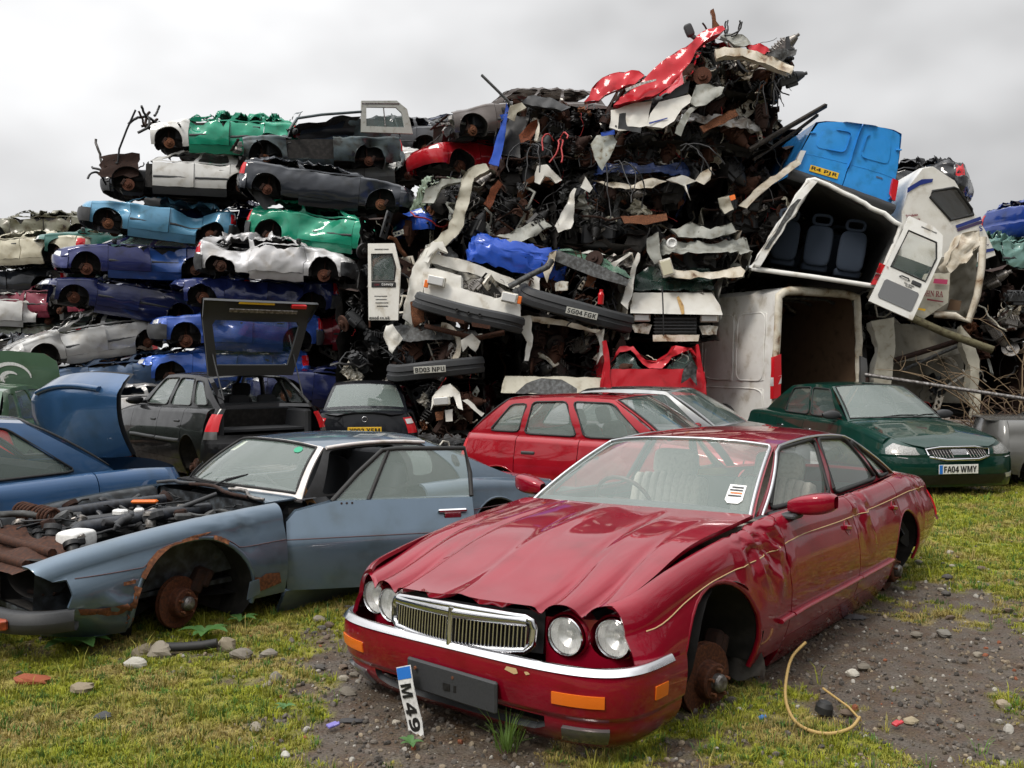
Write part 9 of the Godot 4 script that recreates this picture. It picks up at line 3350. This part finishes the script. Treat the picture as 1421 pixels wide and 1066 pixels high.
func small_things() -> void:
	T.rockgrain = noise_tex(512,0.03,55, [[0.0, Color(0.6,0.58,0.55)], [0.45, Color(0.85,0.84,0.82)], [1.0, Color(1,1,1)]])
	M.bark = mat(lin(0.055,0.045,0.035), 0.9,0.0, T.oil, 1.0)
	M.plankbrown = mat(lin(0.16,0.09,0.045), 0.85,0.0, T.oil, 1.0)
	M.twig = mat(lin(0.2,0.14,0.08), 0.85)
	M.darktwig = mat(lin(0.07,0.04,0.025), 0.9)
	M.cord = mat(lin(0.46,0.31,0.11), 0.7,0.0, T.fine, 4.0)
	M.leafgreen = mat(lin(0.05,0.13,0.03), 0.6)
	M.leafgreen.backlight_enabled = true
	M.leafgreen.backlight = Color(0.3,0.4,0.1)
	for k in 4:
		JP.append(stone_mesh(70 + k))
	for c in [Color(0.1,0.095,0.09), Color(0.2,0.18,0.15), Color(0.3,0.27,0.22), Color(0.42,0.39,0.33), Color(0.16,0.12,0.09)]:
		PM.append(mat(c.linear_to_srgb(), 0.85,0.0, T.rockgrain, 5.0))
	M.tuft = mat(lin(0.1,0.17,0.03), 0.7)
	M.tuft.backlight_enabled = true
	M.tuft.backlight = Color(0.3,0.4,0.1)
	# stones one can pick out
	stone("grey brown lump of rubble beside the coupe's bare front disc", Vector3(-2.03,0,-5.3), Vector3(0.17,0.12,0.13), 301, Color(0.2,0.17,0.12))
	stone("rough pale lump of concrete next to the grey brown rubble", Vector3(-1.93,0,-5.28), Vector3(0.15,0.15,0.13), 302, Color(0.3,0.27,0.22))
	stone("chunky pale stone right of the black hose piece", Vector3(-1.6,0,-5.42), Vector3(0.14,0.14,0.12), 303, Color(0.33,0.29,0.22))
	stone("flat white stone lying on the moss", Vector3(-2.0,0,-5.08), Vector3(0.15,0.09,0.1), 304, Color(0.55,0.54,0.5))
	stone("flat buff stone on the moss left of the white stone", Vector3(-2.12,0,-4.74), Vector3(0.15,0.1,0.12), 305, Color(0.3,0.25,0.18))
	stone("broken grey rock, larger of the pair before the gravel", Vector3(-1.47,0,-5.25), Vector3(0.16,0.11,0.13), 306, Color(0.22,0.2,0.17))
	stone("broken grey rock, smaller of the pair before the gravel", Vector3(-1.33,0,-5.28), Vector3(0.11,0.09,0.1), 307, Color(0.25,0.23,0.2))
	stone("small round stone alone on the moss", Vector3(-1.2,0,-4.91), Vector3(0.08,0.08,0.08), 308, Color(0.24,0.22,0.19))
	stone("dark slate chip in the left foreground moss", Vector3(-1.87,0,-4.39), Vector3(0.1,0.05,0.08), 309, Color(0.07,0.075,0.085))
	stone("long dark slate chip near the hanging number plate", Vector3(-0.72,0,-4.33), Vector3(0.15,0.03,0.06), 310, Color(0.06,0.06,0.065))
	stone("small white chip at the front edge of the moss", Vector3(-0.93,0,-3.93), Vector3(0.05,0.04,0.04), 311, Color(0.6,0.6,0.56))
	stone("pale stone beside the red saloon's sill", Vector3(1.74,0,-6.35), Vector3(0.12,0.1,0.09), 312, Color(0.45,0.42,0.33))
	stone("white flint on the gravel right of the red saloon", Vector3(1.75,0,-4.95), Vector3(0.09,0.06,0.06), 313, Color(0.6,0.58,0.52))
	stone("buff stone in the right foreground gravel", Vector3(1.79,0,-4.31), Vector3(0.07,0.06,0.06), 314, Color(0.42,0.36,0.25))
	stone("pale rock by the red saloon's rear arch", Vector3(3.05,0,-7.6), Vector3(0.15,0.13,0.12), 315, Color(0.48,0.46,0.38))
	stone("grey stone midway along the right-hand gravel", Vector3(2.56,0,-5.7), Vector3(0.12,0.08,0.1), 316, Color(0.22,0.21,0.19))
	stone("beige stone by the right edge of the gravel", Vector3(2.3,0,-4.5), Vector3(0.09,0.07,0.07), 317, Color(0.38,0.32,0.24))
	stone("flat dark slab on the gravel beyond the saloon's door", Vector3(2.15,0,-6.05), Vector3(0.2,0.04,0.12), 318, Color(0.1,0.1,0.11))
	stone("orange red piece of brick on the moss at the left edge", Vector3(-2.43,0,-4.88), Vector3(0.21,0.1,0.13), 319, Color(0.34,0.085,0.035), "brick_fragment")
	var rng := RandomNumberGenerator.new()
	rng.seed = 77
	for i in 60:
		var right := i % 2 == 0
		var p := Vector3(rng.randf_range(1.5,3.8), 0, rng.randf_range(-8.2,-4.0)) if right else Vector3(rng.randf_range(-1.25,-0.45), 0, rng.randf_range(-6.4,-4.2))
		if right and p.x < 1.3 + (-p.z - 4.4) * 0.62:
			p.x += 1.2
		var s := rng.randf_range(0.03,0.075)
		var g := rng.randf_range(0.1,0.42)
		var o := MeshInstance3D.new()
		o.name = numbered("pebble")
		o.mesh = JP[i % 4]
		o.material_override = PM[i % 5]
		o.basis = Basis(Vector3.UP, rng.randf() * 6.0).scaled(Vector3(s * 1.3, s, s))
		o.position = p + Vector3(0, s * 0.2 + ground_y(p.x, p.z), 0)
		add_child(o)
		meta(o, "loose pebble among the gravel right of the red saloon" if right else "loose pebble in the gravel between the coupe and the red saloon", "pebble", "pebbles right of the saloon" if right else "pebbles between the two near cars")
	# short black hose, yellow cord, scraps
	var h := thing("hose_piece", "short piece of black hose lying on the moss", "hose", Vector3(-1.78,0.0,-5.34))
	var mb := MB.new()
	mb.tube(MB.p([-0.13,0.035,0.02,-0.04,0.03,0.0,0.06,0.035,-0.01,0.14,0.045,-0.02]), 0.026,8)
	mb.commit("hose_body", M.rubber, h)
	h = thing("yellow_cord", "loop of stiff yellow cord lying on the gravel", "cord", Vector3(1.4,0,-4.5))
	mb = MB.new()
	var cp := PackedVector3Array()
	var raw := [Vector3(1.52,0.16,-4.98), Vector3(1.44,0.1,-4.94), Vector3(1.363,0.06,-4.771), Vector3(1.284,0.03,-4.517), Vector3(1.252,0.02,-4.288), Vector3(1.28,0.015,-4.17), Vector3(1.358,0.015,-4.121), Vector3(1.467,0.02,-4.17), Vector3(1.544,0.03,-4.271)]
	for i in raw.size() - 1:
		for k in 4:
			cp.append(raw[i].cubic_interpolate(raw[i + 1], raw[max(i - 1,0)], raw[min(i + 2, raw.size() - 1)], k / 4.0) - Vector3(1.4,0,-4.5))
	cp.append(raw[-1] - Vector3(1.4,0,-4.5))
	mb.tube(cp, 0.008,6)
	mb.commit("cord_loop", M.cord, h)
	mb = MB.new()
	mb.tube(MB.p([0.145,0.02,0.24,0.14,0.03,0.1,0.12,0.03,-0.04,0.1,0.035,-0.14]), 0.006,5)
	mb.commit("cord_end", M.cord, h)
	for d in [["plastic_scrap", "tiny violet plastic scrap on the mud near the hanging plate", Vector3(-0.79,0,-4.23), lin(0.16,0.14,0.42), 0.05], ["plastic_scrap", "tiny red plastic scrap on the right foreground gravel", Vector3(1.7,0,-4.25), lin(0.45,0.03,0.04), 0.045], ["plastic_scrap", "tiny blue plastic scrap inside the yellow cord loop", Vector3(1.12,0,-4.32), lin(0.05,0.16,0.45), 0.035]]:
		mb = MB.new()
		mb.box(Vector3(0,0.012,0), Vector3(d[4], 0.012, d[4] * 0.6), Basis.from_euler(Vector3(0.2,0.7,0.1)), 0.003)
		mb.box(Vector3(d[4] * 0.4,0.016,0), Vector3(d[4] * 0.5,0.01, d[4] * 0.4), Basis.from_euler(Vector3(0.1,0.2,0.4)), 0.002)
		h = thing(d[0], d[1], "scrap", d[2])
		mb.commit("scrap_piece", mat(d[3], 0.4), h)
	h = thing("rubber_cap", "small black rubber cap inside the yellow cord loop", "car part", Vector3(1.43,0,-4.42))
	mb = MB.new()
	mb.lathe(Vector3(0,0.0,0), Vector3(0.2,1,0.1), MB.q([0.04,0,0.04,0.03,0.028,0.05,0.015,0.055,0,0.055]), 14)
	mb.commit("cap_body", M.rubber, h)
	# weeds
	for d in [[Vector3(-2.45,0,-5.42), 0.2,9, "ferny green weed at the coupe's front valance"], [Vector3(-1.8,0,-5.66), 0.14,7, "broad-leaved weed growing by the coupe's bare disc"], [Vector3(-1.68,0,-5.95), 0.1,6, "small leafy weed under the coupe's open door"], [Vector3(-0.42,0,-4.02), 0.06,6, "small clover weed under the hanging plate"], [Vector3(-1.05,0,-4.45), 0.05,6, "low rosette weed in the left foreground"]]:
		h = thing("weed", d[3], "weed", d[0])
		rng.seed = int(d[1] * 1000.0)
		for i in d[2]:
			mb = MB.new()
			var an: float = TAU * i / d[2] + rng.randf() * 0.6
			var r: float = d[1] * rng.randf_range(0.7,1.2)
			var dir := Vector3(cos(an), 0, sin(an))
			var sd := Vector3(-dir.z, 0, dir.x)
			var rows: Array = []
			for k in 5:
				var f := k / 4.0
				var w := r * 0.22 * sin(PI * clampf(f * 0.9 + 0.08,0.0,1.0))
				var c := dir * r * f + Vector3(0, r * (0.75 * f - 0.55 * f * f) + 0.01,0)
				rows.append(PackedVector3Array([c - sd * w + Vector3(0, w * 0.3,0), c, c + sd * w + Vector3(0, w * 0.3,0)]))
			mb.grid(rows)
			mb.commit("leaf", M.leafgreen, h)
	h = thing("grass_tuft", "tuft of long green grass under the red saloon's bumper", "grass", Vector3(-0.02,0,-3.98))
	mb = MB.new()
	rng.seed = 12
	for i in 70:
		var an := rng.randf() * TAU
		var o := Vector3(cos(an), 0, sin(an)) * rng.randf() * 0.05
		var dd := Vector3(cos(an), 0, sin(an)) * rng.randf_range(0.02,0.13)
		var hh := rng.randf_range(0.06,0.19)
		var sd := Vector3(-sin(an), 0, cos(an)) * 0.0024
		mb.quadp(o - sd, o + sd, o + dd * 0.4 + Vector3(0, hh * 0.65,0) + sd, o + dd * 0.4 + Vector3(0, hh * 0.65,0) - sd)
		mb.trip(o + dd * 0.4 + Vector3(0, hh * 0.65,0) - sd, o + dd * 0.4 + Vector3(0, hh * 0.65,0) + sd, o + dd + Vector3(0, hh, 0))
	var gt := mb.commit("blades", M.tuft, h)
	gt.set_meta("kind", "stuff")
	# rail and brambles at the right
	h = thing("barrier_rail", "grey steel pole slanting behind the green saloon", "rail", Vector3(5.75,0,-14.8))
	mb = MB.new()
	mb.tube(MB.p([-0.35,1.42,-0.05,1.6,1.1,0.5,3.4,0.8,1.0]), 0.028,8)
	mb.commit("pole", M.steel, h)
	mb = MB.new()
	mb.tube(MB.p([-0.3,0.0,-0.06,-0.3,1.42,-0.06]), 0.03,6)
	mb.commit("post", M.darkrust, h)
	mb = MB.new()
	mb.tube(MB.p([3.3,0.0,0.97,3.3,0.84,0.97]), 0.03,6)
	mb.commit("post", M.darkrust, h)
	bramble("bramble", "thick tan bramble canes rising behind the rail's right end", Vector3(7.9,0,-15.2), 10,2.6,0.5,501, M.twig, Vector3(-0.5,0.2,0))
	bramble("bramble", "fine dark brambles along the foot of the cream carcass", Vector3(6.9,0,-15.6), 34,1.0,0.9,502, M.darktwig)
	bramble("bramble", "brown brambles between the cream carcass and the grey roadster", Vector3(8.3,0,-15.9), 36,1.3,0.7,503, M.darktwig)
	bramble("bramble", "pale dead stalks low behind the green saloon's bonnet", Vector3(6.5,0,-14.6), 16,0.7,0.5,504, M.twig)
	bramble("bramble", "tall bare canes at the right edge", Vector3(8.5,0,-16.2), 9,2.9,0.4,505, M.twig, Vector3(-0.25,0.3,0))
	# scrap trodden into the ground along the foot of the pile
	var i2 := 0
	for d in [[Vector3(-1.4,0.08,-15.2), Vector3(0.9,0.06,0.9), 46, "rusty scrap and broken trim on the ground left of the red hatchback"], [Vector3(-6.3,0.1,-16.4), Vector3(1.2,0.08,1.4), 50, "scrap wood and metal on the ground left of the black liftback"], [Vector3(-9.6,0.1,-18.5), Vector3(2.6,0.1,1.0), 40, "scrap strewn at the foot of the left stacks"], [Vector3(1.5,0.1,-15.6), Vector3(2.2,0.1,0.5), 40, "scrap at the foot of the heap behind the red hatchback"]]:
		h = thing("scrap_litter", d[3], "scrap", Vector3(d[0].x, 0, d[0].z), Vector3.ZERO)
		strew(h, d[0], d[1], d[2], 601 + i2, [M.darkrust, M.brownrust, M.black, M.rust, M.whitejunk, M.under, M.plankdark], 0.12,0.5)
		i2 += 1
	h = thing("wooden_plank", "brown wooden plank lying left of the black liftback", "plank", Vector3(-5.9,0.12,-14.6))
	mb = MB.new()
	mb.box(Vector3(0,0.25,0), Vector3(1.3,0.04,0.14), Basis.from_euler(Vector3(0.2,0.5,0.22)), 0.008)
	mb.commit("plank_body", M.plankbrown, h)
	# bare trees beside and behind the yard: their branches show in the saloon's windows
	var spots := [Vector3(13.5,0,-8.5), Vector3(14.5,0,-3.5), Vector3(12.0,0,1.5), Vector3(16.5,0,-6.2), Vector3(10.5,0,6.5), Vector3(5.5,0,11.5), Vector3(-1.0,0,13.0), Vector3(-7.5,0,12.5), Vector3(-13.5,0,6.0), Vector3(18.0,0,-1.0), Vector3(-14.5,0,-1.0), Vector3(-13.5,0,-6.5)]
	var words := ["first", "second", "third", "fourth", "fifth", "sixth", "seventh", "eighth", "ninth", "tenth", "eleventh", "twelfth"]
	var proto: Array = []
	for i in 2:
		var t := Node3D.new()
		bare_tree_parts(t, 800 + i, 11.0)
		proto.append(t)
	for i in spots.size():
		var t: Node3D = proto[i % 2].duplicate()
		t.name = numbered("bare_tree")
		add_child(t)
		t.position = spots[i]
		t.rotation.y = i * 1.7
		t.scale = Vector3.ONE * (0.85 + 0.06 * (i % 4))
		meta(t, words[i] + " bare tree of the row outside the yard, counted from the far right", "tree", "bare trees round the yard")
	for t in proto:
		t.free()
	# leafy ring under the trees, unseen, added to darken what the cars mirror
	var hx: Array = []
	var hc := PackedColorArray()
	rng.seed = 91
	for i in 5000:
		var a := rng.randf_range(-0.55,3.95)
		var r := rng.randf_range(12.5,15.0)
		var p := Vector3(cos(a) * r + 1.0, pow(rng.randf(), 0.8) * 2.6, sin(a) * r - 1.0)
		var s := rng.randf_range(6.0,13.0)
		hx.append(Transform3D(Basis.from_euler(Vector3(rng.randf() * 6.0, rng.randf() * 6.0, rng.randf() * 6.0)).scaled(Vector3(s, s, s)), p))
		hc.append(Color(0.035,0.05,0.02) * rng.randf_range(0.6,1.4))
	multi("added_hedge", "unseen leafy ring added under the bare trees to darken reflections", "added_hedge", clump_mesh(95,12,0.12,0.06,0.012), hx, hc)
var JP: Array = []
var PM: Array = []
func build_yard() -> void:
	red_saloon()
	coupe()
	parked()
	stacks()
	vans()
	heap()
	small_things()

func make_sky() -> Sky:
	var w := 1024
	var h := 512
	var nz := FastNoiseLite.new()
	nz.seed = 4
	nz.frequency = 1.0
	nz.fractal_octaves = 5
	var im := Image.create(w, h, false, Image.FORMAT_RGBF)
	for j in h:
		var el := PI * (0.5 - (j + 0.5) / h)
		for i in w:
			var az := TAU * (i + 0.5) / w
			var d := Vector3(cos(el) * sin(az), sin(el), cos(el) * cos(az))
			var y := maxf(d.y, 0.0)
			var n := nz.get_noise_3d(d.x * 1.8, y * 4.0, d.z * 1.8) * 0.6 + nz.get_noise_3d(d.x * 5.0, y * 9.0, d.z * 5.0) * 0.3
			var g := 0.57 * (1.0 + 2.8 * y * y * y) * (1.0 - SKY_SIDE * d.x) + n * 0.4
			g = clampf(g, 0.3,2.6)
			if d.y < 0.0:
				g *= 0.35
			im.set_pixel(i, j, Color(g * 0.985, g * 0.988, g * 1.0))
	var pm := PanoramaSkyMaterial.new()
	pm.panorama = ImageTexture.create_from_image(im)
	pm.filter = true
	var s := Sky.new()
	s.sky_material = pm
	return s
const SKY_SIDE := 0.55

func _ready() -> void:
	var cam := Camera3D.new()
	cam.name = "camera"
	cam.position = Vector3(0,1.607,0)
	cam.rotation = Vector3(-0.0224,0,0)
	cam.fov = 43.22
	cam.far = 900.0
	cam.near = 0.05
	add_child(cam)
	cam.current = true
	var env := Environment.new()
	env.background_mode = Environment.BG_SKY
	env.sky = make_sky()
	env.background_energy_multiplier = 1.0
	env.tonemap_mode = Environment.TONE_MAPPER_LINEAR
	env.tonemap_exposure = 1.28
	env.sdfgi_enabled = true
	env.ssao_enabled = true
	env.ssil_enabled = true
	var we := WorldEnvironment.new()
	we.environment = env
	add_child(we)
	var sun := DirectionalLight3D.new()
	sun.name = "sun"
	sun.light_energy = 0.5
	sun.light_angular_distance = 14.0
	sun.light_color = Color(1.0,0.97,0.93)
	sun.shadow_enabled = true
	sun.rotation_degrees = Vector3(-52,-40,0)
	add_child(sun)
	make_materials()
	M.gold = mat(lin(0.48,0.34,0.17), 0.5)
	M.linermuck = mat(lin(0.05,0.045,0.04), 0.8,0.0, T.grime2,1.5)
	M.tintglass = mat(Color(0.1,0.19,0.21,0.5), 0.03)
	M.tintglass.transparency = BaseMaterial3D.TRANSPARENCY_ALPHA
	M.pinstripe = mat(lin(0.07,0.035,0.04), 0.5)
	M.dullamber = mat(lin(0.42,0.08,0.03), 0.35,0.0, T.oil, 2.0)
	M.baypaint = mat(lin(0.07,0.085,0.1), 0.6,0.0, T.oil, 1.2)
	M.pipeblue = mat(lin(0.035,0.042,0.055), 0.35,0.2, T.oil, 2.0)
	M.brownrust = mat(Color(0.62,0.58,0.55), 0.85,0.1, T.rust, 1.4)
	M.primer = mat(lin(0.76,0.72,0.7), 0.5,0.0, T.grime1,1.0)
	M.paper = mat(lin(0.55,0.6,0.45), 0.8)
	M.stickergreen = mat(lin(0.03,0.32,0.18), 0.6)
	M.palegrey = mat(lin(0.33,0.34,0.31), 0.6,0.0, T.grime1,1.0)
	M.ply = mat(lin(0.1,0.058,0.03), 0.85,0.0, T.grime1,0.6)
	M.headlining = mat(lin(0.1,0.1,0.095), 0.9,0.0, T.grime1,0.8)
	M.dirtylining = mat(lin(0.17,0.16,0.13), 0.9,0.0, T.grime1,0.7)
	M.creampaint = mat(lin(0.46,0.44,0.36), 0.55,0.0, T.grime1,0.8)
	M.stripeblue = mat(lin(0.012,0.03,0.2), 0.4)
	M.stripepurple = mat(lin(0.05,0.03,0.09), 0.4)
	M.stripered = mat(lin(0.2,0.02,0.035), 0.5)
	M.pinklabel = mat(lin(0.4,0.04,0.11), 0.5)
	M.mossbeam = mat(lin(0.12,0.11,0.06), 0.85,0.0, T.grime2,1.5)
	M.greybumper = mat(lin(0.026,0.028,0.031), 0.55,0.0, T.grime1,1.0)
	M.dullplate = mat(lin(0.42,0.42,0.38), 0.6,0.0, T.grime1,1.5)
	M.stain = mat(lin(0.42,0.27,0.1), 0.7,0.0, T.grime2,2.0)
	M.redpaint = paint(0.5,0.02,0.03,1,0.05,0.6)
	M.bluepaint = paint(0.025,0.085,0.46,1,0.1,0.6)
	M.palelens = mat(lin(0.55,0.52,0.38), 0.2)
	M.paleshard = mat(lin(0.42,0.45,0.42), 0.35,0.0, T.grime2,0.9)
	M.orangerust = mat(Color(1.0,0.8,0.55), 0.75,0.0, T.rust, 1.5)
	M.plankdark = mat(lin(0.06,0.052,0.045), 0.85,0.0, T.oil, 1.0)
	M.crazed2 = mat(Color(0.24,0.34,0.32,0.55), 0.2,0.0, M.crazed.albedo_texture, 2.0)
	M.crazed2.transparency = BaseMaterial3D.TRANSPARENCY_ALPHA
	M.plaingrey = mat(lin(0.15,0.155,0.16), 0.7)
	M.scuff = mat(lin(0.42,0.2,0.22), 0.6,0.0, T.grime2,3.0)
	M.tan = mat(lin(0.42,0.2,0.06), 0.7,0.0, T.fine, 1.0)
	make_ground()
	scatter()
	build_yard()
